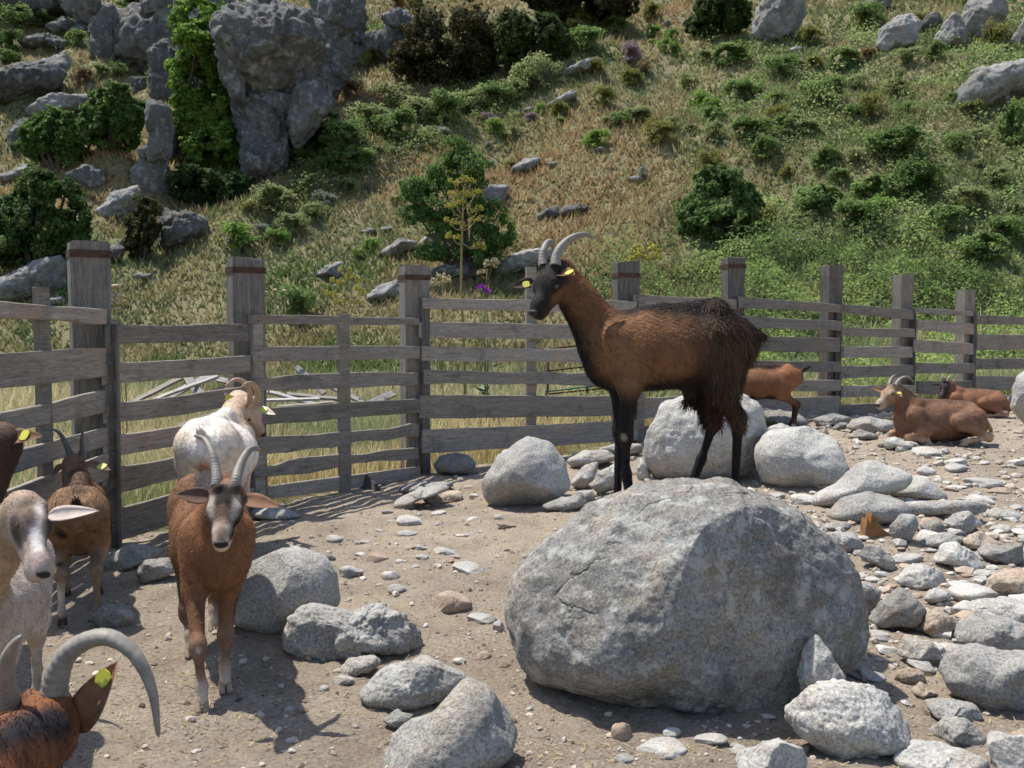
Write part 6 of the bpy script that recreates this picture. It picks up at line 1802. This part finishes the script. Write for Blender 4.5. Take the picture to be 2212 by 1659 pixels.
for a in [('pale', 1157, 195, 130, 85, 'wide pale green shrub under the dark bushes'), ('purple', 1359, 136, 80, 50, 'purple flowering shrub high on the slope'),
          ('olive', 1362, 185, 60, 40), ('brown', 1395, 160, 50, 36), ('olive', 1305, 232, 60, 50), ('bright', 1436, 115, 42, 36), ('bright', 1460, 122, 44, 34), ('olive', 1430, 312, 92, 60, 'rounded olive bush alone in dry grass above the goat'),
          ('grey', 1388, 388, 34, 36, 'single silver grey bush in the dry grass'), ('bright', 1070, 290, 50, 36), ('bright', 1165, 252, 36, 32), ('purple', 1050, 262, 34, 22), ('purple', 1145, 262, 40, 20),
          ('dark', 1956, 345, 165, 85, 'broad dark bush on the right slope'), ('dark', 1986, 428, 125, 90, 'dark bush with a shaded foot on the right slope'), ('green', 2190, 312, 110, 92, 'dense green bush below the sloping rock face'),
          ('olive', 1882, 258, 70, 62), ('green', 1603, 222, 90, 52), ('olive', 1745, 98, 70, 42, 'ochre bush below the streaked crag'), ('green', 1879, 62, 90, 60), ('olive', 1865, 60, 50, 34), ('green', 1780, 225, 110, 60), ('green', 1583, 140, 110, 56),
          ('green', 1781, 366, 90, 50), ('olive', 1530, 366, 72, 44), ('bright', 1536, 255, 60, 48), ('green', 1765, 462, 130, 72), ('green', 1849, 488, 120, 62), ('olive', 2151, 112, 84, 66), ('green', 1690, 165, 90, 50), ('green', 1830, 150, 90, 56),
          ('olive', 1940, 205, 60, 36), ('green', 1700, 280, 90, 40), ('brown', 1870, 135, 60, 36), ('olive', 1680, 262, 70, 36), ('green', 1620, 300, 110, 50), ('green', 1900, 430, 110, 60), ('green', 2070, 330, 70, 50), ('pale', 2090, 450, 110, 56),
          ('pale', 588, 460, 150, 70, 'wide pale shrub at the foot of the rock tower'), ('bright', 524, 540, 120, 66, 'bright green shrub on the grassy slope below the cliffs'), ('pale', 625, 505, 90, 52), ('pale', 680, 470, 70, 40), ('bright', 600, 530, 70, 40), ('grey', 700, 445, 70, 36),
          ('green', 745, 330, 120, 80), ('pale', 800, 292, 120, 80), ('green', 855, 300, 110, 66), ('pale', 905, 265, 110, 66), ('green', 960, 265, 110, 66), ('pale', 1010, 245, 110, 60), ('green', 1065, 235, 100, 56), ('pale', 1110, 215, 80, 50), ('pale', 850, 235, 110, 62), ('green', 780, 370, 110, 60), ('dark', 720, 372, 90, 66),
          ('pale', 755, 420, 70, 44), ('bright', 800, 545, 60, 34, 'low green shrub left of the streaked rock'), ('bright', 775, 560, 40, 26), ('dark', 640, 365, 70, 52), ('olive', 1250, 60, 60, 36), ('bright', 1220, 110, 90, 50), ('green', 1270, 110, 110, 56), ('bright', 1190, 70, 60, 50), ('green', 1330, 70, 80, 40), ('olive', 1410, 40, 60, 34),
          ('green', 30, 60, 90, 60), ('dark', 85, 60, 60, 40), ('dark', 20, 110, 70, 50), ('dark', 15, 145, 70, 44), ('green', 170, 100, 60, 40), ('olive', 200, 45, 70, 36), ('pale', 215, 170, 60, 40), ('brown', 180, 180, 80, 40), ('green', 250, 165, 50, 36), ('dark', 285, 20, 90, 30), ('green', 330, 190, 40, 50),
          ('bright', 735, 150, 40, 30), ('olive', 720, 100, 50, 40), ('dark', 720, 205, 70, 60), ('brown', 750, 215, 80, 50), ('olive', 800, 150, 60, 44), ('brown', 860, 20, 60, 30), ('olive', 900, 15, 60, 30), ('dark', 700, 60, 60, 70),
          ('green', 640, 690, 90, 80, 'leafy weed bush behind the fence near the second post'), ('green', 2120, 560, 130, 66), ('green', 2180, 520, 110, 60), ('green', 2050, 500, 120, 66), ('pale', 2160, 400, 90, 50), ('olive', 2100, 250, 60, 36), ('green', 2020, 130, 60, 40), ('olive', 1990, 60, 60, 36), ('green', 2110, 30, 80, 40)]:
    shrub(*a)

random.seed(77)
for k in range(58):
    px, py = random.uniform(1450, 2210), random.uniform(110, 500)
    if random.random() < .25: px, py = random.uniform(1200, 1500), random.uniform(60, 330)
    w_ = random.uniform(36, 84) * (.7 + .5 * py / 500)
    shrub(random.choice(('green', 'green', 'pale', 'pale', 'bright', 'olive', 'pale')), px, py, w_, w_ * random.uniform(.45, .7))
for k in range(26):
    px = random.uniform(480, 1120); py = 440 - (px - 500) * .33 + random.uniform(-10, 130)
    if py < 110: continue
    w_ = random.uniform(26, 54)
    shrub(random.choice(('pale', 'pale', 'bright', 'grey', 'olive')), px, py, w_, w_ * random.uniform(.4, .65))

# ------------------------------------------------------------------ grass and brambles: past counting
def proj(P):
    Q_ = P - EYE
    d = Q_ @ FW
    return CX + FPX * Q_[:, 0] / d, CY - FPX * (Q_ @ UP) / d

def polar(n, y0, y1, a0=-.60, a1=.60, pw=1.0, rng=None):
    a = rng.uniform(a0, a1, n)
    y = y0 * (y1 / y0) ** (rng.random(n) ** pw)
    return y * np.tan(a), y

def blades(x, y, h, w_, col, lean, rng, tipcol=None):
    n = len(x)
    z = Hg(x, y)
    P = np.stack([x, y, z - .02], -1)
    a = rng.uniform(0, 6.28, n)
    sdv = np.stack([np.cos(a), np.sin(a), np.zeros(n)], -1)
    b = rng.uniform(0, 6.28, n)
    ln = np.stack([np.cos(b), np.sin(b), np.zeros(n)], -1) * (lean * rng.uniform(.2, 1.3, n) * h)[:, None]
    tip = P + ln + np.stack([np.zeros(n), np.zeros(n), h], -1)
    mid = P + ln * .35 + np.stack([np.zeros(n), np.zeros(n), h * .55], -1)
    w3_ = w_[:, None]
    V = np.stack([P - sdv * w3_, P + sdv * w3_, mid + sdv * w3_ * .8, mid - sdv * w3_ * .8, tip], 1).reshape(-1, 3)
    o = np.arange(n)[:, None] * 5
    C = np.repeat(col, 5, 0)
    if tipcol is not None:
        C = C.reshape(n, 5, 3); C[:, 4] = tipcol; C[:, 2:4] = C[:, 2:4] * .6 + np.asarray(tipcol)[:, None] * .4; C = C.reshape(-1, 3)
    return V, [o + np.array([[0, 1, 2, 3]]), o + np.array([[3, 2, 4]])], C

rng = np.random.default_rng(4242)
DRY, RUS, GRN, GRY, STR = np.array((.38, .30, .155)), np.array((.34, .20, .105)), np.array((.105, .155, .045)), np.array((.20, .22, .11)), np.array((.50, .42, .24))
def hill_col(x, y, n):
    P = np.stack([x, y, Hg(x, y)], -1)
    px, py = proj(P)
    f1 = fbm(v3(x, y) * .16, 71, 4); f2 = fbm(v3(x, y) * .55, 73, 3)
    # the parched middle of the slope, the greener sides
    dry = np.exp(-((px - 1300) / 330) ** 2 - ((py - 370) / 200) ** 2) * 1.0 + np.exp(-((px - 250) / 160) ** 2 - ((py - 330) / 150) ** 2) * .9 - .45 * sstep(1500, 1800, px) + .55 * sstep(120, 0, py) * sstep(1300, 1500, px) - .25 * np.exp(-((px - 700) / 200) ** 2 - ((py - 480) / 120) ** 2) - .8 * sstep(1330, 1500, px) * sstep(380, 480, py)
    t = np.clip(.42 + .55 * dry + .55 * f1 + .35 * f2 + .22 * rng.normal(size=n), 0, 1)[:, None]
    u = np.clip(.5 + .6 * f2 + .3 * rng.normal(size=n), 0, 1)[:, None]
    return (GRN * (1 - u) + GRY * u) * (1 - t) + (RUS * (1 - u) + DRY * u) * t

n = 275000
x, y = polar(n, 14.5, 75, pw=.9, rng=rng)
ok = ~in_pen(x, y); x, y = x[ok], y[ok]; n = len(x)
clump = fbm(v3(x, y) * 1.1, 61, 3)
ok = rng.random(n) < 1.0 + .6 * clump; x, y = x[ok], y[ok]; n = len(x)
h = rng.uniform(.08, .27, n) * (.8 + .010 * y)
col = hill_col(x, y, n) * rng.uniform(.82, 1.18, (n, 1))
P_ = np.stack([x, y, Hg(x, y) - .02], -1)
a_ = rng.uniform(0, 6.28, n); b_ = rng.uniform(0, 6.28, n)
wv_ = np.stack([np.cos(a_), np.sin(a_), 0 * a_], -1) * (.008 + .0013 * y * rng.uniform(.6, 1.4, n))[:, None]
tp = P_ + np.stack([np.cos(b_) * .6 * h, np.sin(b_) * .6 * h, h], -1) * rng.uniform(.7, 1.2, (n, 1))
V = np.stack([P_ - wv_, P_ + wv_, tp], 1).reshape(-1, 3)
tag(link('hill_grass', mesh('hill_grass', V, np.arange(n * 3).reshape(-1, 3), M['grass'], np.repeat(col, 3, 0), False)), 'dry and green grass covering the slope', kind='stuff')
# tall dry grass of the field right behind the fence
n = 88000
x, y = polar(n, 5.0, 20, a0=-.66, pw=.8, rng=rng)
gap_ = y - fence_y(x)
ok = (~in_pen(x, y)) & ((gap_ > .12) | (x < -2.72)); x, y = x[ok], y[ok]; n = len(x)
f1 = fbm(v3(x, y) * .5, 81, 3)
t = np.clip(.55 + .9 * f1 + .25 * rng.normal(size=n) - .35 * sstep(1.5, 5, x), 0, 1)[:, None]
col = (np.array((.22, .27, .12)) * (1 - t) + np.array((.56, .46, .25)) * t) * rng.uniform(.65, 1.3, (n, 1))
h = rng.uniform(.22, .55, n) * (.75 + .5 * sstep(-.3, .4, fbm(v3(x, y) * .9, 83, 2)))
V, F, C = blades(x, y, h, rng.uniform(.0025, .0055, n) * (.7 + .05 * y), col, .5, rng, col * 1.25 + .03)
tag(link('field_grass', mesh('field_grass', V, F, M['grass'], C, False)), 'tall straw coloured grass behind the fence', kind='stuff')
# pale seed heads
n = 9000
x, y = polar(n, 5.4, 17, a0=-.62, pw=.9, rng=rng)
ok = (~in_pen(x, y)) & ((y - fence_y(x) > .15) | (x < -2.75)); x, y = x[ok], y[ok]; n = len(x)
zt = Hg(x, y) + rng.uniform(.25, .6, n)
A_ = np.stack([rng.normal(size=n) * .25, rng.normal(size=n) * .25, np.ones(n)], -1) * rng.uniform(.035, .07, n)[:, None]
sdv = np.stack([np.cos(x * 99), np.sin(x * 99), 0 * x], -1) * rng.uniform(.005, .009, n)[:, None]
V, Q = leaves(np.stack([x, y, zt], -1), A_, sdv)
V2, Q2 = leaves(np.stack([x, y, zt], -1) - A_ * .05, A_ * -1.0 * rng.uniform(4, 6, (n, 1)), sdv * .22)
Vj, Fj, _ = join([(V, [Q]), (V2, [Q2])])
cj = np.concatenate([np.repeat(STR * rng.uniform(.75, 1.3, (n, 1)), 4, 0), np.repeat(DRY * rng.uniform(.7, 1.2, (n, 1)), 4, 0)])
tag(link('seed_heads', mesh('seed_heads', Vj, Fj, M['grass'], cj, False)), 'pale grass seed heads behind the fence', kind='stuff')

# bramble thicket: leafy mounds over the right part of the slope
def bramble(name, label, n, y0, y1, wfun, hmax, leaf, c0, c1, seed, over=3):
    rng = np.random.default_rng(seed)
    x, y = polar(n * over, y0, y1, pw=.9, rng=rng)
    P0 = np.stack([x, y, Hg(x, y)], -1)
    px, py = proj(P0)
    gap_ = y - fence_y(x)
    ok = (gap_ > .5) & (rng.random(len(x)) < wfun(px, py, x, y))
    x, y = x[ok][:n], y[ok][:n]; n = len(x)
    md = np.clip(.35 + .65 * fbm(v3(x, y) * .75, 55, 3) + .25 * fbm(v3(x, y) * 2.2, 57, 2), .05, 1.3)
    hm = hmax * md * (.35 + .65 * sstep(.5, 2.0, y - fence_y(x)))
    z = Hg(x, y) + hm * (1 - .75 * rng.random(n) ** 2.2)
    nl = np.stack([rng.normal(size=n) * .6, rng.normal(size=n) * .6 - .3, np.full(n, .8)], -1)
    d = np.cross(nl, rng.normal(size=(n, 3))); d /= np.linalg.norm(d, axis=1)[:, None]
    sd = np.cross(d, nl); sd /= np.linalg.norm(sd, axis=1)[:, None]
    s = leaf * (.55 + .03 * y)[:, None] * rng.uniform(.6, 1.3, (n, 1))
    V, Q = leaves(np.stack([x, y, z], -1), d * s, sd * s * .36)
    t = np.clip(.45 + .3 * rng.normal(size=n) + .5 * fbm(v3(x, y) * .6, 59, 2), 0, 1)[:, None]
    C = np.repeat((np.array(c0) * (1 - t) + np.array(c1) * t), 4, 0)
    tag(link(name, mesh(name, V, Q, M['leaf'], C, False)), label, kind='stuff')
def w_near(px, py, x, y):
    return sstep(1215, 1330, px) * sstep(480, 540, py + .22 * np.clip(1500 - px, 0, 300)) 
def w_hill(px, py, x, y):
    return sstep(1440, 1560, px) * (sstep(-.25, .2, fbm(v3(x, y) * .35, 47, 3)) * .85 + .1) * sstep(60, 140, py + .12 * (px - 1500)) * (1 - .55 * np.exp(-((px - 2120) / 120) ** 2 - ((py - 300) / 160) ** 2))
def w_mid(px, py, x, y):
    ln = 400 - (px - 620) * .40
    return np.exp(-((py - ln - 5) / 48) ** 2) * sstep(610, 660, px) * sstep(1180, 1100, px)
bramble('bramble_thicket', 'dense green bramble right behind the fence', 74000, 10.5, 24, w_near, 1.15, .058, (.085, .14, .038), (.32, .42, .125), 1, 5)
bramble('hill_brambles', 'green low brambles spreading over the right slope', 78000, 15, 60, w_hill, .75, .060, (.095, .145, .048), (.34, .42, .155), 2, 6)
bramble('gully_brambles', 'band of tangled green brambles below the cliffs', 24000, 18, 60, w_mid, .9, .062, (.075, .11, .036), (.29, .34, .13), 3, 40)

# ------------------------------------------------------------------ giant fennel, thistle, dried flower heads
def umbel_mesh(nr, mat_ray, seed):
    rng = np.random.default_rng(seed)
    pr, ph = [], []
    for _ in range(nr):
        d = nz(np.array((rng.normal() * .8, rng.normal() * .8, rng.uniform(-.25, 1.0))))
        pr.append(tube(np.array([(0, 0, 0), d * .55, d]), (.030, .022, .018), 4))
        for _k in range(5):
            Vn, F = ico(0)
            ph.append((Vn * rng.uniform(.07, .12) + d * rng.uniform(.92, 1.05) + rng.normal(size=3) * .09, [F]))
    return join(pr)[:2], join(ph)[:2]
UM = umbel_mesh(26, None, 3)
um_r = mesh('ray', UM[0][0], UM[0][1], M['stem']); um_h = mesh('flower_heads', UM[1][0], UM[1][1], M['umbel'])
um_rd = mesh('ray', UM[0][0], UM[0][1], M['dry_umbel']); um_hd = mesh('flower_heads', UM[1][0], UM[1][1], M['dry_umbel'])
def fennel(label, base_px, Y, top_py, umbels, r=.016, dry=False, stem='stem'):
    b = at(base_px, 800, Y); b[2] = H1(b[0], b[1]) - .05
    root = empty('giant_fennel', b, label, 'plant', None)
    top = at(base_px, top_py, Y) - b
    t = np.linspace(0, 1, 9)[:, None]
    pc = top * t + np.concatenate([.02 * np.sin(t * 7), .0 * t, 0 * t], 1)
    V, F = tube(pc, np.linspace(r, r * .4, 9), 8)
    link('stem', mesh('stem', V, F, M[stem]), root)
    for (jy, ux, uy, ur) in umbels:
        s0 = at(base_px, jy, Y) - b
        e = at(ux, uy, Y + random.uniform(-.15, .15)) - b
        if abs(ux - base_px) > 4:
            m_ = s0 * .5 + e * .5 + np.array((0, 0, -.03))
            V, F = tube(np.array([s0, m_, e]), (r * .45, r * .35, r * .25), 5)
            link('branch', mesh('branch', V, F, M[stem]), root)
        u_ = link('umbel', um_hd if dry else um_h, root, e)
        u_.scale = (ur * Y / FPX,) * 3; u_['kind'] = 'stuff'
        u_.rotation_euler = (random.uniform(-.3, .3), random.uniform(-.3, .3), random.uniform(0, 6))
        link('ray', um_rd if dry else um_r, u_)
random.seed(9)
def zF(x, y): return (1060 + x * .217) * .8641, (420 + y * .217) * .8641
fu = []
for jy, x, y, r_ in [(430, 450, 160, 75), (400, 340, 180, 62), (420, 540, 160, 55), (560, 330, 320, 62), (420, 440, 310, 66), (480, 590, 305, 66), (570, 300, 450, 62), (500, 430, 410, 55), (700, 620, 495, 70), (720, 590, 610, 60), (720, 290, 630, 66), (720, 415, 655, 55), (880, 330, 810, 76), (870, 635, 925, 72)]:
    X_, Y_ = zF(x, y); fu.append((zF(0, jy)[1], X_, Y_, r_ * .19))
fennel('tall giant fennel with yellow green flower clusters before the juniper', 1000, 11.2, 400, fu, .022)
fennel('short feathery giant fennel between the second and third posts', 745, 10.2, 590, [(640, 728, 612, 15), (630, 760, 605, 15), (660, 715, 640, 14), (660, 776, 632, 14), (600, 745, 588, 15), (680, 735, 655, 12), (675, 768, 655, 12)], .012)
fennel('giant fennel with one dense dome of flowers above the fence', 1392, 11.8, 545, [(600, 1392, 548, 26), (590, 1374, 560, 16), (590, 1412, 560, 16)], .012)
fennel('dried pale umbel stalk near the third post', 955, 11.0, 612, [(630, 953, 612, 22)], .008, True)
fennel('dry fennel stalk with a small tan umbel beside the purple thistle', 1050, 11.3, 580, [(610, 1062, 572, 15), (600, 1040, 590, 9)], .008, True)
def thistle():
    b = at(1048, 800, 10.6); b[2] = H1(b[0], b[1]) - .03
    root = empty('thistle', b, 'thistle with two purple flower heads behind the fence', 'plant')
    for (px, py) in ((1040, 622), (1051, 630)):
        e = at(px, py + 6, 10.6) - b
        V, F = tube(np.array([(0, 0, 0), e * .5 + np.array((.02, 0, 0)), e]), (.011, .009, .006), 6)
        link('stem', mesh('stem', V, F, M['green_stem']), root)
        Vn, F = ico(2)
        link('bulb', mesh('bulb', Vn * np.array((.028, .028, .03)) + e, F, M['green_stem']), root)
        pr = []
        rr = np.random.default_rng(int(px))
        for _ in range(70):
            d = nz(np.array((rr.normal() * .6, rr.normal() * .6, 1.0)))
            pr.append(tube(np.array([e + d * .01, e + d * rr.uniform(.055, .075)]), (.004, .0025), 3, False))
        V, F, _ = join(pr)
        link('flower_head', mesh('flower_head', V, F, M['thistle']), root)
    rr = np.random.default_rng(8)
    L_, A_, B_ = [], [], []
    for k in range(46):
        z_ = rr.uniform(.1, 1.05); a = rr.uniform(0, 6.28)
        L_.append((.01, 0, z_)); A_.append((math.cos(a) * .2, math.sin(a) * .2, .06)); B_.append((-math.sin(a) * .02, math.cos(a) * .02, .01))
    V, Q = leaves(np.array(L_), np.array(A_), np.array(B_))
    link('foliage', mesh('foliage', V, Q, M['leaf'], np.tile(np.array((.10, .13, .07)), (len(V), 1)), False), root)
thistle()
for k, (zx, zy) in enumerate([(703, 412), (731, 402), (756, 398), (728, 458), (773, 465), (735, 492), (788, 495), (752, 545), (740, 605), (716, 512), (1708, 440), (1767, 425), (1830, 430), (1792, 478)]):
    px, py = .336 * zx, 484 + .336 * zy
    Y_ = 8.2 if zx < 1000 else 10.3
    hd = at(px, py, Y_)
    b = np.array((hd[0] + .03 * math.sin(k * 2.1), Y_, H1(hd[0], Y_) - .03))
    root = empty('dried_flower', b, 'dried cream flower head on a thin stalk ' + ('beside the first fence post' if zx < 1000 else 'right of the second fence post'), 'plant', 'dried flowers by the ' + ('first' if zx < 1000 else 'second') + ' post')
    V, F = tube(np.array([(0, 0, 0), (hd - b) * .5 + np.array((.015, 0, 0)), hd - b]), (.004, .0035, .003), 5)
    link('stalk', mesh('stalk', V, F, M['stem']), root)
    rr = np.random.default_rng(k)
    Vn, F = ico(2)
    link('flower_head', mesh('flower_head', Vn * (.020 * (1 + .25 * rr.uniform(-1, 1, (len(Vn), 1)))) * np.array((1.25, 1.25, .8)) + (hd - b), F, M['dry_umbel']), root)
